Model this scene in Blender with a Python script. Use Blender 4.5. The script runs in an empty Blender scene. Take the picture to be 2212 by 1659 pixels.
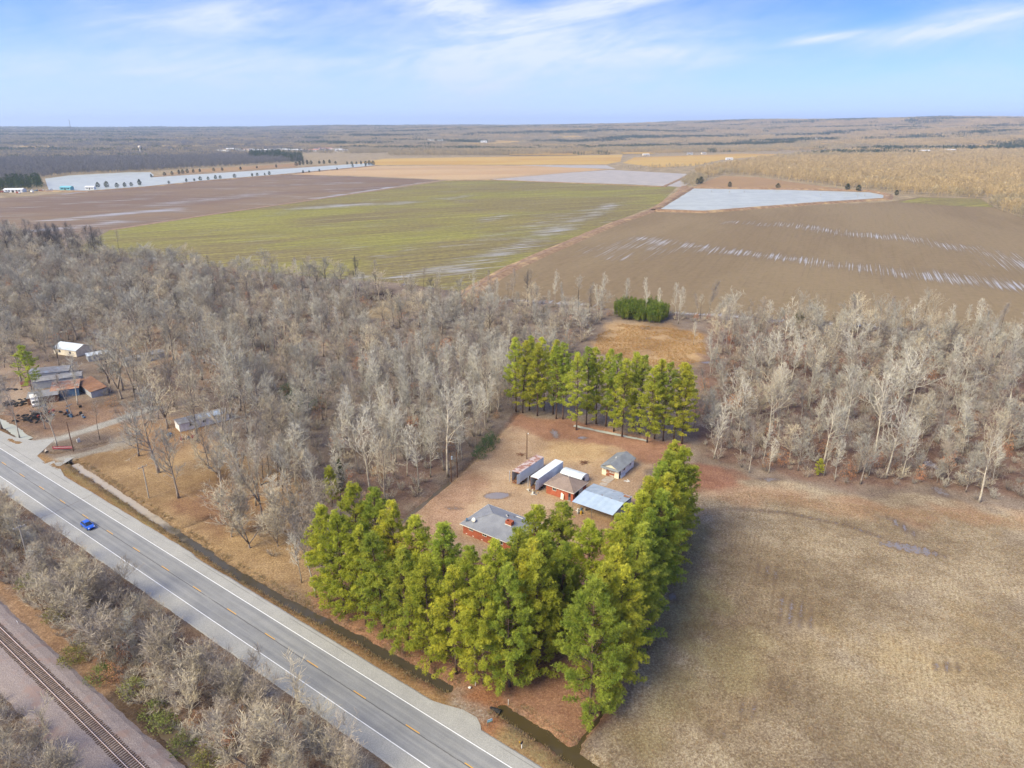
import bpy, bmesh, math, random
import numpy as np
from mathutils import Vector, Matrix
SC = bpy.context.scene
COL = SC.collection
R = math.radians
# ------------------------------------------------------------------ camera, sky, sun, exposure
CAM_H, PITCH, FPX = 91.0, math.atan((829.5-273.0)/1500.0), 1500.0
cd = bpy.data.cameras.new('camera'); cam = bpy.data.objects.new('camera', cd); COL.objects.link(cam)
cam.location = (0, 0, CAM_H); cam.rotation_euler = (math.pi/2-PITCH, 0, 0)
cd.sensor_width = 36; cd.lens = 36*FPX/2212; cd.clip_start = 0.5; cd.clip_end = 80000
SC.camera = cam
SUN_AZ, SUN_EL = R(233), R(42)          # azimuth clockwise from +Y (view direction): light comes from the left, a little behind
SUN_DIR = Vector((math.sin(SUN_AZ)*math.cos(SUN_EL), math.cos(SUN_AZ)*math.cos(SUN_EL), math.sin(SUN_EL)))
sd = bpy.data.lights.new('sun', 'SUN'); sun = bpy.data.objects.new('sun', sd); COL.objects.link(sun)
sd.energy = 2.15; sd.angle = R(36); sd.color = (1.0, 0.90, 0.61)
sun.location = (-60, -30, 150); sun.rotation_euler = SUN_DIR.to_track_quat('Z', 'Y').to_euler()
SC.view_settings.view_transform = 'Standard'; SC.view_settings.look = 'None'
SC.view_settings.exposure = 1.82; SC.view_settings.gamma = 1.0; SC.view_settings.use_curve_mapping = False
SC.cycles.use_denoising = True
try: SC.cycles.denoiser = 'OPENIMAGEDENOISE'
except Exception: pass
SC.cycles.max_bounces = 4; SC.cycles.diffuse_bounces = 2; SC.cycles.glossy_bounces = 2
SC.cycles.transmission_bounces = 2; SC.cycles.transparent_max_bounces = 8; SC.cycles.volume_bounces = 0
SC.cycles.caustics_reflective = False; SC.cycles.caustics_refractive = False

class NT:
    """small helper to write node trees"""
    def __init__(s, tree): s.t = tree; s.n = tree.nodes; s.l = tree.links
    def node(s, kind, **kw):
        nd = s.n.new(kind)
        for k, v in kw.items():
            if k == 'ins':
                for i, x in v.items(): s.put(nd.inputs[i], x)
            else: setattr(nd, k, v)
        return nd
    def put(s, sock, x):
        if isinstance(x, bpy.types.NodeSocket): s.l.new(x, sock)
        elif isinstance(x, bpy.types.Node): s.l.new(x.outputs[0], sock)
        else:
            try: sock.default_value = x
            except Exception: sock.default_value = tuple(x)+(1,)
    def math(s, op, a, b=0.0, c=0.0, clamp=False):
        nd = s.node('ShaderNodeMath', operation=op, use_clamp=clamp); s.put(nd.inputs[0], a); s.put(nd.inputs[1], b); s.put(nd.inputs[2], c)
        return nd.outputs[0]
    def vmath(s, op, a, b=(0,0,0), c=(0,0,0)):
        nd = s.node('ShaderNodeVectorMath', operation=op); s.put(nd.inputs[0], a); s.put(nd.inputs[1], b)
        if op == 'MULTIPLY_ADD': s.put(nd.inputs[2], c)
        return nd.outputs[0]
    def mix(s, f, a, b, mode='MIX'):
        nd = s.node('ShaderNodeMix', data_type='RGBA', blend_type=mode, clamp_factor=True)
        s.put(nd.inputs[0], f); s.put(nd.inputs[6], a if not isinstance(a, tuple) else tuple(a[:3])+(1,)); s.put(nd.inputs[7], b if not isinstance(b, tuple) else tuple(b[:3])+(1,))
        return nd.outputs[2]
    def noise(s, vec, scale, detail=4, rough=.55, dist=0.0, out=0):
        nd = s.node('ShaderNodeTexNoise'); s.put(nd.inputs['Vector'], vec); nd.inputs['Scale'].default_value = scale
        nd.inputs['Detail'].default_value = detail; nd.inputs['Roughness'].default_value = rough; nd.inputs['Distortion'].default_value = dist
        return nd.outputs[out]
    def ramp(s, f, lo, hi, a=0.0, b=1.0, smooth=True):
        nd = s.node('ShaderNodeMapRange', interpolation_type='SMOOTHSTEP' if smooth else 'LINEAR')
        s.put(nd.inputs[0], f); nd.inputs[1].default_value = lo; nd.inputs[2].default_value = hi; nd.inputs[3].default_value = a; nd.inputs[4].default_value = b
        return nd.outputs[0]

# world: Nishita sky with thin cirrus
wd = bpy.data.worlds.new('World'); SC.world = wd; wd.use_nodes = True
w = NT(wd.node_tree); w.n.clear()
tc = w.node('ShaderNodeTexCoord').outputs['Generated']
sp = w.node('ShaderNodeSeparateXYZ', ins={0: tc})
zup = w.math('MAXIMUM', sp.outputs[2], 0.0)
zz = w.math('ADD', w.math('MULTIPLY', zup, 3.1), 0.06)
skv = w.vmath('NORMALIZE', w.node('ShaderNodeCombineXYZ', ins={0: sp.outputs[0], 1: sp.outputs[1], 2: zz}).outputs[0])
sky = w.node('ShaderNodeTexSky', sky_type='NISHITA', sun_disc=False, sun_elevation=SUN_EL, sun_rotation=SUN_AZ, altitude=100, air_density=1.0, dust_density=0.6, ozone_density=2.2)
w.put(sky.inputs[0], skv)
hs = w.node('ShaderNodeHueSaturation', ins={'Saturation': 1.12, 'Value': 1.0, 'Color': sky.outputs[0]})
az = w.math('ARCTAN2', sp.outputs[0], sp.outputs[1])
el = w.math('ARCSINE', sp.outputs[2])
# cirrus: streaky noise in azimuth/elevation, thicker in a few banks
def bank(a0, e0, ra, re, tilt, amp):
    da = w.math('SUBTRACT', az, R(a0)); de = w.math('SUBTRACT', el, R(e0))
    de = w.math('SUBTRACT', de, w.math('MULTIPLY', da, tilt))
    q = w.math('ADD', w.math('POWER', w.math('DIVIDE', da, R(ra)), 2.0), w.math('POWER', w.math('DIVIDE', de, R(re)), 2.0))
    return w.math('MULTIPLY', w.math('EXPONENT', w.math('MULTIPLY', q, -1.0)), amp)
cv = w.node('ShaderNodeCombineXYZ', ins={0: az, 1: w.math('SUBTRACT', w.math('MULTIPLY', el, 4.5), w.math('MULTIPLY', az, 0.7)), 2: 0.0}).outputs[0]
n1 = w.noise(cv, 5.0, 8, .62, 1.2); n2 = w.noise(cv, 17.0, 6, .6, .6)
cv2 = w.node('ShaderNodeCombineXYZ', ins={0: az, 1: w.math('MULTIPLY', el, 3.0), 2: 4.0}).outputs[0]
n3 = w.noise(cv2, 2.1, 5, .55, .5)
banks = None
for b in ((-5, 8.6, 4.2, 1.5, -.25, 1.25), (8.5, 8.7, 7.5, .8, .17, 1.15), (4, 5.6, 13, 2.2, .03, 1.0), (31, 6.3, 7.5, .75, .17, .95), (22, 5.7, 2.6, .3, .10, 1.0), (-25, 3.4, 22, 1.6, 0, .6), (-18, 7.2, 9, 1.0, .08, .5), (12.5, 4.6, 5, .8, .05, .6)):
    o = bank(*b); banks = o if banks is None else w.math('ADD', banks, o)
general = w.math('ADD', w.ramp(n3, .42, .72, 0, .6), w.ramp(el, R(9), R(22), 0, .35))  # second term: extra cirrus veil above the view, added for more sky fill
tex = w.math('ADD', w.math('MULTIPLY', n1, .8), w.math('MULTIPLY', n2, .35))
dens = w.math('MULTIPLY', w.math('ADD', banks, general), w.ramp(tex, .30, .82, 0.26, 1.1))
dens = w.math('MINIMUM', w.math('MULTIPLY', dens, .98), .85)
hz = w.ramp(el, R(0.0), R(7.5), .85, 0.0)
blue = w.mix(1.0, hs.outputs[0], (.50, .61, 1.0), 'MULTIPLY')
cl = w.mix(dens, blue, (2.2, 2.35, 2.8))
cl = w.mix(hz, cl, (1.55, 1.85, 2.55))
bg = w.node('ShaderNodeBackground', ins={'Color': cl, 'Strength': 0.118})
w.put(w.node('ShaderNodeOutputWorld').inputs[0], bg)

# ------------------------------------------------------------------ coordinates
cP, sP = math.cos(PITCH), math.sin(PITCH)
def G(px, py, z=0.0):
    """point at height z that the photograph shows at (px, py) of its 2212 x 1659 view"""
    x = (px-1106)/FPX; y = (829.5-py)/FPX
    d = (x, cP+y*sP, -sP+y*cP); t = (z-CAM_H)/d[2]
    return (d[0]*t, d[1]*t)
def GP(l, z=0.0): return [G(a, b, z) for a, b in l]
def frame(ox, oy, ang):
    u = (math.cos(ang), math.sin(ang)); n = (-u[1], u[0])
    return lambda s, t: (ox+s*u[0]+t*n[0], oy+s*u[1]+t*n[1])
RANG, YANG = R(-35.8), R(-35.46)
RD = frame(-26.0-.18*.58, 92.7-.18*.81, RANG)     # s along the highway, t away from the camera
YD = frame(-26.0, 92.7, YANG)                     # the yard's own grid
def project(x, y, z=0):
    dx, dy, dz = x, y, z-CAM_H
    dep = dy*cP-dz*sP
    return 1106+FPX*dx/dep, 829.5-FPX*(dy*sP+dz*cP)/dep, dep

# ------------------------------------------------------------------ mesh helpers
class MB:
    def __init__(s): s.v = []; s.f = []
    def quad(s, *p):
        i = len(s.v); s.v += [tuple(q) for q in p]; s.f.append(tuple(range(i, i+len(p))))
    def box(s, x0, x1, y0, y1, z0, z1):
        i = len(s.v)
        s.v += [(x0,y0,z0),(x1,y0,z0),(x1,y1,z0),(x0,y1,z0),(x0,y0,z1),(x1,y0,z1),(x1,y1,z1),(x0,y1,z1)]
        s.f += [(i+3,i+2,i+1,i),(i+4,i+5,i+6,i+7),(i,i+1,i+5,i+4),(i+1,i+2,i+6,i+5),(i+2,i+3,i+7,i+6),(i+3,i,i+4,i+7)]
        return s
    def obox(s, c, size, rz=0, rx=0, ry=0):
        i = len(s.v); m = Matrix.Rotation(rz, 3, 'Z') @ Matrix.Rotation(ry, 3, 'Y') @ Matrix.Rotation(rx, 3, 'X')
        hx, hy, hz_ = size[0]/2, size[1]/2, size[2]/2
        for q in ((-1,-1,-1),(1,-1,-1),(1,1,-1),(-1,1,-1),(-1,-1,1),(1,-1,1),(1,1,1),(-1,1,1)):
            p = m @ Vector((q[0]*hx, q[1]*hy, q[2]*hz_)); s.v.append((p[0]+c[0], p[1]+c[1], p[2]+c[2]))
        s.f += [(i+3,i+2,i+1,i),(i+4,i+5,i+6,i+7),(i,i+1,i+5,i+4),(i+1,i+2,i+6,i+5),(i+2,i+3,i+7,i+6),(i+3,i,i+4,i+7)]
        return s
    def tube(s, pts, rad, n=6, cap=True):
        i0 = len(s.v); m = len(pts); prev = None
        for k in range(m):
            a = pts[max(k-1, 0)]; b = pts[min(k+1, m-1)]
            dx, dy, dz = b[0]-a[0], b[1]-a[1], b[2]-a[2]; L = math.sqrt(dx*dx+dy*dy+dz*dz) or 1; dx/=L; dy/=L; dz/=L
            if prev is None: prev = (1, 0, 0) if abs(dx) < .8 else (0, 1, 0)
            dp = prev[0]*dx+prev[1]*dy+prev[2]*dz
            ex, ey, ez = prev[0]-dp*dx, prev[1]-dp*dy, prev[2]-dp*dz; L = math.sqrt(ex*ex+ey*ey+ez*ez) or 1; ex/=L; ey/=L; ez/=L
            prev = (ex, ey, ez); fx, fy, fz = dy*ez-dz*ey, dz*ex-dx*ez, dx*ey-dy*ex
            r = rad[k] if isinstance(rad, (list, tuple)) else rad; p = pts[k]
            for j in range(n):
                ca, sa = math.cos(2*math.pi*j/n)*r, math.sin(2*math.pi*j/n)*r
                s.v.append((p[0]+ex*ca+fx*sa, p[1]+ey*ca+fy*sa, p[2]+ez*ca+fz*sa))
        for k in range(m-1):
            for j in range(n):
                a = i0+k*n+j; b = i0+k*n+(j+1) % n
                s.f.append((a, b, b+n, a+n))
        if cap:
            s.f.append(tuple(i0+(m-1)*n+j for j in range(n))); s.f.append(tuple(i0+j for j in range(n-1, -1, -1)))
        return s
    def prism(s, prof, y0, y1):
        """profile in x,z swept along y"""
        i = len(s.v); n = len(prof)
        s.v += [(x, y0, z) for x, z in prof]+[(x, y1, z) for x, z in prof]
        s.f += [(i+k, i+(k+1) % n, i+n+(k+1) % n, i+n+k) for k in range(n)]
        s.f += [tuple(i+k for k in range(n-1, -1, -1)), tuple(i+n+k for k in range(n))]
        return s
    def mesh(s, name):
        me = bpy.data.meshes.new(name); me.from_pydata(s.v, [], s.f); me.update(); return me
    def build(s, name, mat, parent=None, smooth=False, loc=None, bevel=0):
        me = s.mesh(name); me.materials.append(mat)
        if smooth: me.polygons.foreach_set('use_smooth', [True]*len(me.polygons))
        return link(name, me, parent, loc, bevel)
def link(name, me, parent=None, loc=None, bevel=0, rotz=0):
    o = bpy.data.objects.new(name, me); COL.objects.link(o)
    if parent: o.parent = parent
    if loc: o.location = loc
    if rotz: o.rotation_euler = (0, 0, rotz)
    if bevel:
        b = o.modifiers.new('edge', 'BEVEL'); b.width = bevel; b.segments = 2; b.limit_method = 'ANGLE'
    return o
def tag(o, label, cat, group=None):
    o['label'] = label; o['category'] = cat
    if group: o['group'] = group
    return o
def thing(name, label, cat, loc=(0,0,0), rotz=0, group=None):
    o = bpy.data.objects.new(name, None); COL.objects.link(o); o.empty_display_size = .3
    o.location = loc if len(loc) == 3 else (loc[0], loc[1], 0); o.rotation_euler = (0, 0, rotz)
    return tag(o, label, cat, group)
def kind(o, k): o['kind'] = k; return o
ORD = ['zeroth','first','second','third','fourth','fifth','sixth','seventh','eighth','ninth','tenth','eleventh','twelfth','thirteenth','fourteenth','fifteenth','sixteenth','seventeenth','eighteenth','nineteenth','twentieth']

# ------------------------------------------------------------------ materials
KA = 0.62
def lin(c): c /= 255.0; return c/12.92 if c <= .04045 else ((c+.055)/1.055)**2.4
def S(r, g, b, k=None): k = KA if k is None else k; return (lin(r)*k, lin(g)*k, lin(b)*k)
def base_mat(name):
    m = bpy.data.materials.new(name); m.use_nodes = True; t = NT(m.node_tree); t.n.clear()
    b = t.node('ShaderNodeBsdfPrincipled'); o = t.node('ShaderNodeOutputMaterial'); t.l.new(b.outputs[0], o.inputs[0])
    b.inputs['Specular IOR Level'].default_value = .25
    return m, t, b
def noisy(name, c1, c2, scale=3.0, rough=.85, metal=0, c3=None, s3=.3, bump=.15, coord='Object', stretch=None, spec=None, vary=0.0):
    m, t, b = base_mat(name)
    v = t.node('ShaderNodeTexCoord').outputs[coord]
    if stretch: v = t.vmath('MULTIPLY', v, stretch)
    f = t.noise(v, scale, 6, .6)
    c = t.mix(t.ramp(f, .32, .68), c1, c2)
    if c3: c = t.mix(t.ramp(t.noise(v, s3, 5, .6), .52, .66), c, c3)
    if vary:
        r = t.node('ShaderNodeObjectInfo').outputs['Random']
        c = t.mix(1.0, c, t.node('ShaderNodeCombineColor', ins={0: t.math('ADD', t.math('MULTIPLY', r, vary), 1-vary/2), 1: t.math('ADD', t.math('MULTIPLY', r, vary*.95), 1-vary/2), 2: t.math('ADD', t.math('MULTIPLY', r, vary*.8), 1-vary/2)}).outputs[0], 'MULTIPLY')
    t.put(b.inputs['Base Color'], c); b.inputs['Roughness'].default_value = rough; b.inputs['Metallic'].default_value = metal
    if spec is not None: b.inputs['Specular IOR Level'].default_value = spec
    if bump:
        bp = t.node('ShaderNodeBump', ins={'Strength': bump, 'Distance': .1, 'Height': f}); t.put(b.inputs['Normal'], bp)
    return m
def foliage(name, c1, c2, trans=.3, scale=.6, vary=.5, hue=(1,1,1)):
    m = bpy.data.materials.new(name); m.use_nodes = True; t = NT(m.node_tree); t.n.clear()
    v = t.node('ShaderNodeTexCoord').outputs['Object']
    f = t.ramp(t.noise(v, scale, 4, .6), .3, .7)
    c = t.mix(f, c1, c2)
    c = t.mix(1.0, c, t.mix(t.ramp(t.noise(v, scale*5, 3, .6), .32, .68), (.72, .74, .8), (1.22, 1.2, 1.1)), 'MULTIPLY')
    r = t.node('ShaderNodeObjectInfo').outputs['Random']
    k = t.math('ADD', t.math('MULTIPLY', r, vary), 1-vary/2)
    k2 = t.math('ADD', t.math('MULTIPLY', t.math('FRACT', t.math('MULTIPLY', r, 7.31)), vary*.5), 1-vary*.25)
    c = t.mix(1.0, c, t.node('ShaderNodeCombineColor', ins={0: t.math('MULTIPLY', k, k2), 1: k, 2: k}).outputs[0], 'MULTIPLY')
    d = t.node('ShaderNodeBsdfDiffuse', ins={0: c}); tr = t.node('ShaderNodeBsdfTranslucent', ins={0: c})
    mx = t.node('ShaderNodeMixShader', ins={0: trans, 1: d.outputs[0], 2: tr.outputs[0]})
    t.put(t.node('ShaderNodeOutputMaterial').inputs[0], mx)
    return m
# ------------------------------------------------------------------ terrain
def sdf(P, poly):
    d = np.full(len(P), 1e9); ins = np.zeros(len(P), bool); n = len(poly)
    for i in range(n):
        a = np.array(poly[i]); b = np.array(poly[(i+1) % n]); e = b-a; w_ = P-a
        h = np.clip((w_@e)/max(e@e, 1e-9), 0, 1); dd = w_-h[:, None]*e
        d = np.minimum(d, (dd**2).sum(1))
        c1 = (a[1] <= P[:, 1]) & (b[1] > P[:, 1]); c2 = (a[1] > P[:, 1]) & (b[1] <= P[:, 1])
        cr = e[0]*w_[:, 1]-e[1]*w_[:, 0]
        ins ^= (c1 & (cr > 0)) | (c2 & (cr < 0))
    d = np.sqrt(d); return np.where(ins, -d, d)
def dline(P, pts):
    d = np.full(len(P), 1e9)
    for i in range(len(pts)-1):
        a = np.array(pts[i]); e = np.array(pts[i+1])-a; w_ = P-a
        h = np.clip((w_@e)/max(e@e, 1e-9), 0, 1); dd = w_-h[:, None]*e
        d = np.minimum(d, (dd**2).sum(1))
    return np.sqrt(d)
def smooth(x): x = np.clip(x, 0, 1); return x*x*(3-2*x)
_rs = np.random.RandomState(5)
def vnoise(P, wl, seed=0, octs=3):
    r = np.random.RandomState(seed+11); out = np.zeros(len(P)); amp = 1.0
    for o in range(octs):
        for k in range(4):
            a = r.uniform(0, 6.283); f = 6.283/wl*(2**o)*r.uniform(.7, 1.3)
            out += amp*np.sin((P[:, 0]*math.cos(a)+P[:, 1]*math.sin(a))*f+r.uniform(0, 6.283))*.35
        amp *= .55
    return out
def road_t(P):
    o = np.array(RD(0, 0)); nn = np.array(RD(0, 1))-o; return (P-o)@nn
def road_s(P):
    o = np.array(RD(0, 0)); nn = np.array(RD(1, 0))-o; return (P-o)@nn
DITCH = [  # centre line, half width, depth
    (GP([(150,1000),(160,1003),(320,1110),(505,1235),(600,1290),(720,1353),(800,1395),(900,1450),(968,1488)], -.5), 1.9, 1.15),
    (GP([(1088,1535),(1150,1577),(1210,1617),(1290,1672),(1400,1750)], -.5), 2.2, 1.2),
    (GP([(1240,1622),(1262,1592),(1298,1545),(1310,1500),(1330,1420)], -.4), 1.0, .85),
    (GP([(840,1152),(877,1117),(972,1038),(1020,995),(1065,952),(1101,913),(1120,890)]), 1.5, .8),
    (GP([(-40,895),(0,912),(30,928),(58,950)], -.5), 2.6, 1.2),
    (GP([(100,975),(130,977),(175,966),(225,955)]), 1.2, .8),
    (GP([(398,1137),(458,1115)]), .9, .5), (GP([(666,994),(623,1035),(567,1064),(539,1077)]), .9, .6),
    (GP([(1240,917),(1260,922),(1330,936),(1400,950)]), 1.6, .6),
    (GP([(1480,960),(1492,985),(1480,1010)]), 1.2, .35),
    (GP([(440,1655),(360,1560),(330,1530)]), 3.0, .9),
]
def hills(x, y):
    az_ = np.degrees(np.arctan2(x, np.maximum(y, 1)))
    A = np.interp(az_, [-60, -37, -20, -11, 0, 14, 22, 30, 36, 60], [52, 56, 66, 84, 96, 112, 135, 165, 158, 140])
    r = np.hypot(x, y)
    h = A*smooth((r-2600)/6200)
    und = np.sin(x/610+1.3)*np.sin(y/770+.4)*9+np.sin(x/300+y/410)*5+np.sin(x/1500-y/900+2)*10
    return h+und*smooth((r-2600)/2500)*np.clip(A/110, .25, 1.2)
def tz(P):
    z = .05*vnoise(P, 14, 3)*np.clip((600-P[:, 1])/300, 0, 1)
    t = road_t(P)
    z = np.where((t < -8) & (t > -70), z-.75*smooth((-8-t)/5), z)
    for pts, hw, dp in DITCH:
        lo = np.min(np.array(pts), 0)-6; hi = np.max(np.array(pts), 0)+6
        m = (P[:, 0] > lo[0]) & (P[:, 0] < hi[0]) & (P[:, 1] > lo[1]) & (P[:, 1] < hi[1])
        if m.any():
            d = dline(P[m], pts)*(1+.2*vnoise(P[m], 5, 9))
            z[m] -= dp*smooth(1-d/hw)
    k = smooth((7.4-np.abs(t))/1.0); z = z*(1-k)-.12*k
    return z+hills(P[:, 0], P[:, 1])
def tz1(x, y): return float(tz(np.array([[x, y]]))[0])
def lines(c0, c1, step, lo, hi, grow):
    l = list(np.arange(c0, c1+step/2, step)); st = step; v = l[-1]
    while v < hi: st *= grow; v += st; l.append(v)
    st = step; v = l[0]; pre = []
    while v > lo: st *= grow; v -= st; pre.append(v)
    return np.array(pre[::-1]+l)
XS = lines(-150, 110, .85, -11000, 11000, 1.055); YS = lines(72, 215, .85, -500, 14500, 1.05)
gx, gy = np.meshgrid(XS, YS); GPT = np.stack([gx.ravel(), gy.ravel()], 1)
GZ = tz(GPT)
N = len(GPT)
# ---- what covers the ground: two colours per place and how wet it is
def C(*a):
    c = np.array(S(*a))*np.array([1.13, 1.14, 1.10]); return c*.86+c.mean()*.14
gc1 = np.tile(C(164,146,130), (N, 1)); gc2 = np.tile(C(126,106,94), (N, 1)); farm_ = GPT[:, 1] > 700; gc1[farm_] = C(188,166,130); gc2[farm_] = C(150,132,104); gwet = np.zeros(N); grow_ = np.zeros(N)
near = (np.abs(GPT[:, 0]) < 420) & (GPT[:, 1] < 560) & (GPT[:, 1] > 20); NI = np.where(near)[0]; NP_ = GPT[NI]
nz = vnoise(NP_, 16, 21, 4)
def cover(poly, c1, c2, feather=2.0, amt=1.0, px=True, jit=1.2, row=0.0):
    p = GP(poly) if px else poly
    d = sdf(NP_, p)+nz*feather*jit*.6
    k = (smooth(.5-d/(2*feather))*amt)[:, None]
    gc1[NI] = gc1[NI]*(1-k)+np.array(c1)*k; gc2[NI] = gc2[NI]*(1-k)+np.array(c2)*k
    grow_[NI] = grow_[NI]*(1-k[:, 0])+row*k[:, 0]
def cover_line(pts, w_, c1, c2, feather=1.0, amt=1.0, px=True, jit=1.0):
    p = GP(pts) if px else pts
    d = dline(NP_, p)-w_+nz*feather*jit*.5
    k = (smooth(.5-d/(2*feather))*amt)[:, None]
    gc1[NI] = gc1[NI]*(1-k)+np.array(c1)*k; gc2[NI] = gc2[NI]*(1-k)+np.array(c2)*k
def wetline(pts, w_, amt, px=True):
    p = GP(pts) if px else pts
    d = dline(NP_, p); gwet[NI] = np.maximum(gwet[NI], amt*smooth(1-d/w_))
def wetspot(px, py, rx, ry, amt, ang=0):
    c = np.array(G(px, py)); q = NP_-c; ca, sa = math.cos(ang), math.sin(ang)
    e = np.hypot((q[:, 0]*ca+q[:, 1]*sa)/rx, (-q[:, 0]*sa+q[:, 1]*ca)/ry)*(1+.18*nz); gwet[NI] = np.maximum(gwet[NI], amt*smooth(1.4-e))
# left lawn and driveways
cover([(130,1000),(240,960),(330,935),(480,960),(600,1000),(700,1110),(690,1290),(560,1270),(420,1180),(300,1105),(200,1030)], C(190,158,114), C(152,118,80), 3)
cover([(350,1090),(480,1040),(560,1100),(480,1160)], C(166,124,86), C(126,84,68), 4, .8)
cover([(430,1050),(560,1010),(640,1040),(560,1100)], C(186,146,98), C(150,108,68), 4, .7)
cover([(240,920),(420,900),(450,960),(330,1000)], C(184,150,110), C(152,114,84), 4)
cover([(0,860),(110,860),(270,880),(300,900),(130,940),(0,930)], C(172,138,112), C(128,100,82), 3)
cover([(0,790),(120,780),(60,870),(0,880)], C(182,160,142), C(160,130,106), 3)
cover([(200,700),(450,690),(560,760),(520,850),(360,860),(240,800)], C(172,142,114), C(138,108,86), 6, .8)
cover_line([(20,955),(60,960),(130,947),(200,925),(283,898),(330,880)], 2.2, C(182,178,172), C(160,154,148), .8)
cover_line([(120,996),(175,982),(230,968),(262,955)], 1.9, C(186,180,172), C(164,152,138), .8)
cover([(235,950),(265,942),(300,955),(260,972)], C(188,178,164), C(164,146,124), 1.5, .8)
# roadside verges
vs = [(-260,6.0),(120,5.6),(120,9.4),(-120,9.6),(-260,10)]
cover([RD(*q) for q in vs], C(178,142,96), C(146,108,66), .9, px=False, jit=.4)
cover([RD(*q) for q in ((-130,8.0),(-40,7.6),(-40,8.8),(-130,9.6))], C(140,140,84), C(166,136,86), .8, .75, px=False)
cover([RD(*q) for q in ((24,7.0),(60,6.6),(60,9.0),(26,9.5))], C(150,140,98), C(160,128,92), .8, .8, px=False)
cover([RD(*q) for q in ((-260,-6.4),(120,-6.4),(120,-9),(-260,-9))], C(164,136,108), C(130,102,80), 1, px=False)
cover([RD(*q) for q in ((-260,-9),(120,-9),(120,-23),(-260,-23))], C(156,128,108), C(116,88,74), 1.5, px=False)
cover([RD(*q) for q in ((-260,-22),(120,-22),(120,-25.6),(-260,-25.6))], C(178,142,108), C(136,102,76), 1, px=False)
cover([RD(*q) for q in ((-260,-34.5),(120,-34.5),(120,-70),(-260,-70))], C(160,144,130), C(126,100,84), 1.5, px=False)
cover_line([(245,1500),(330,1560),(420,1640)], 2.0, C(84,70,58), C(58,48,42), 1.2, .8)
cover_line([(30,1120),(70,1160),(105,1195)], 1.0, C(206,200,190), C(186,176,160), .6, .9)
cover_line([(470,1440),(560,1480),(600,1500)], 1.2, C(182,178,172), C(150,140,130), .8, .6)
cover_line([(690,1590),(800,1659)], 1.3, C(182,174,160), C(150,140,126), .8, .7)
for p_, hw_, dp_ in DITCH[:8]: cover_line(p_, hw_*.72, C(124,100,80), C(92,72,58), .5, .75, px=False)
# the yard and the pines
cover([(888,1115),(960,1045),(1040,980),(1100,912),(1250,920),(1400,955),(1410,1010),(1340,1150),(1200,1200),(1050,1230),(860,1180)], C(208,178,146), C(186,150,118), 2)
cover([(888,1115),(970,1040),(1010,1010),(1060,1040),(1000,1120),(960,1200),(860,1180)], C(190,152,126), C(160,120,96), 4, .85)
cover([(1180,960),(1290,930),(1360,985),(1300,1000),(1200,1000)], C(214,182,130), C(190,148,100), 4, .8)
cover([(1095,918),(1120,895),(1250,912),(1400,945),(1480,960),(1470,1010),(1400,1000),(1330,965),(1180,948)], C(182,136,108), C(154,106,82), 2)
cover([(680,1250),(760,1180),(880,1150),(980,1180),(1060,1220),(1200,1190),(1320,1160),(1380,1090),(1420,1000),(1475,1000),(1470,1130),(1420,1320),(1340,1560),(1250,1590),(1150,1545),(1060,1500),(960,1500),(820,1400),(700,1330)], C(180,136,108), C(152,106,82), 1.6)
cover([(960,1500),(1075,1480),(1100,1540),(1060,1600),(1010,1560)], C(182,126,88), C(150,98,66), 1.2)
cover([(1150,1545),(1250,1570),(1290,1560),(1230,1640),(1170,1600)], C(188,144,110), C(158,112,84), 1.5)
cover([(1180,1100),(1330,1120),(1320,1160),(1200,1150)], C(184,146,112), C(150,112,84), 2, .8)
cover_line([(985,1515),(1010,1530),(1040,1545)], 1.6, C(184,174,166), C(160,132,112), .9, .85)
# the big field on the right
FR = [(1480,1010),(1560,1015),(1620,1035),(1740,1045),(1850,1075),(2000,1065),(2100,1095),(2300,1105),(2600,1400),(2600,2000),(1300,1800),(1290,1690),(1255,1640),(1310,1560),(1400,1400),(1450,1260),(1480,1120)]
cover(FR, C(194,176,148), C(142,120,98), 1.6, row=1)
cover([(1500,1120),(1600,1130),(1760,1230),(1820,1500),(1700,1640),(1500,1560),(1450,1400)], C(164,142,112), C(116,94,74), 9, .8, row=1)
cover([(1500,1020),(1620,1045),(1850,1085),(2250,1110),(2250,1140),(1900,1120),(1600,1080),(1490,1090)], C(194,158,124), C(160,118,88), 4, .8, row=.4)
cover([(1470,1130),(1530,1130),(1560,1300),(1500,1400),(1430,1400)], C(160,152,104), C(138,118,80), 4, .7, row=1)
cover([(1480,1350),(1640,1380),(1620,1480),(1480,1500),(1400,1640),(1340,1600)], C(172,160,112), C(150,128,92), 4, .6, row=1)
cover([(1800,1400),(2212,1380),(2212,1520),(1900,1480)], C(200,170,112), C(160,134,92), 10, .5, row=1)
cover([(1760,1440),(2212,1540),(2212,1659),(1900,1659)], C(206,188,156), C(166,144,114), 10, .7, row=1)
cover([(1490,1000),(1550,1005),(1620,1035),(1560,1060),(1490,1060)], C(168,110,86), C(132,84,66), 2, .8)
cover_line([(1490,1102),(1600,1100),(1700,1108),(1830,1135),(1960,1180)], .7, C(150,132,118), C(120,100,86), .8, .8)
wetline([(1640,1102),(1700,1108)], .9, .6); wetline([(1700,1108),(1830,1135),(1900,1160)], 1.2, .5); wetspot(1965,1185,7.5,2.0,.74,R(-22)); wetspot(1945,1135,1.6,6,.5,R(15))
wetspot(1705,1320,5,6,0.38); wetspot(1660,1240,3,5,0.28); wetspot(2050,1440,3.0,1.8,.44); wetspot(1620,1530,3.5,2.2,0.31); wetspot(1540,1590,2.5,1.8,0.26); wetspot(1690,1480,4,2,0.22); wetspot(1455,1290,1,1.6,.8)
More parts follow.
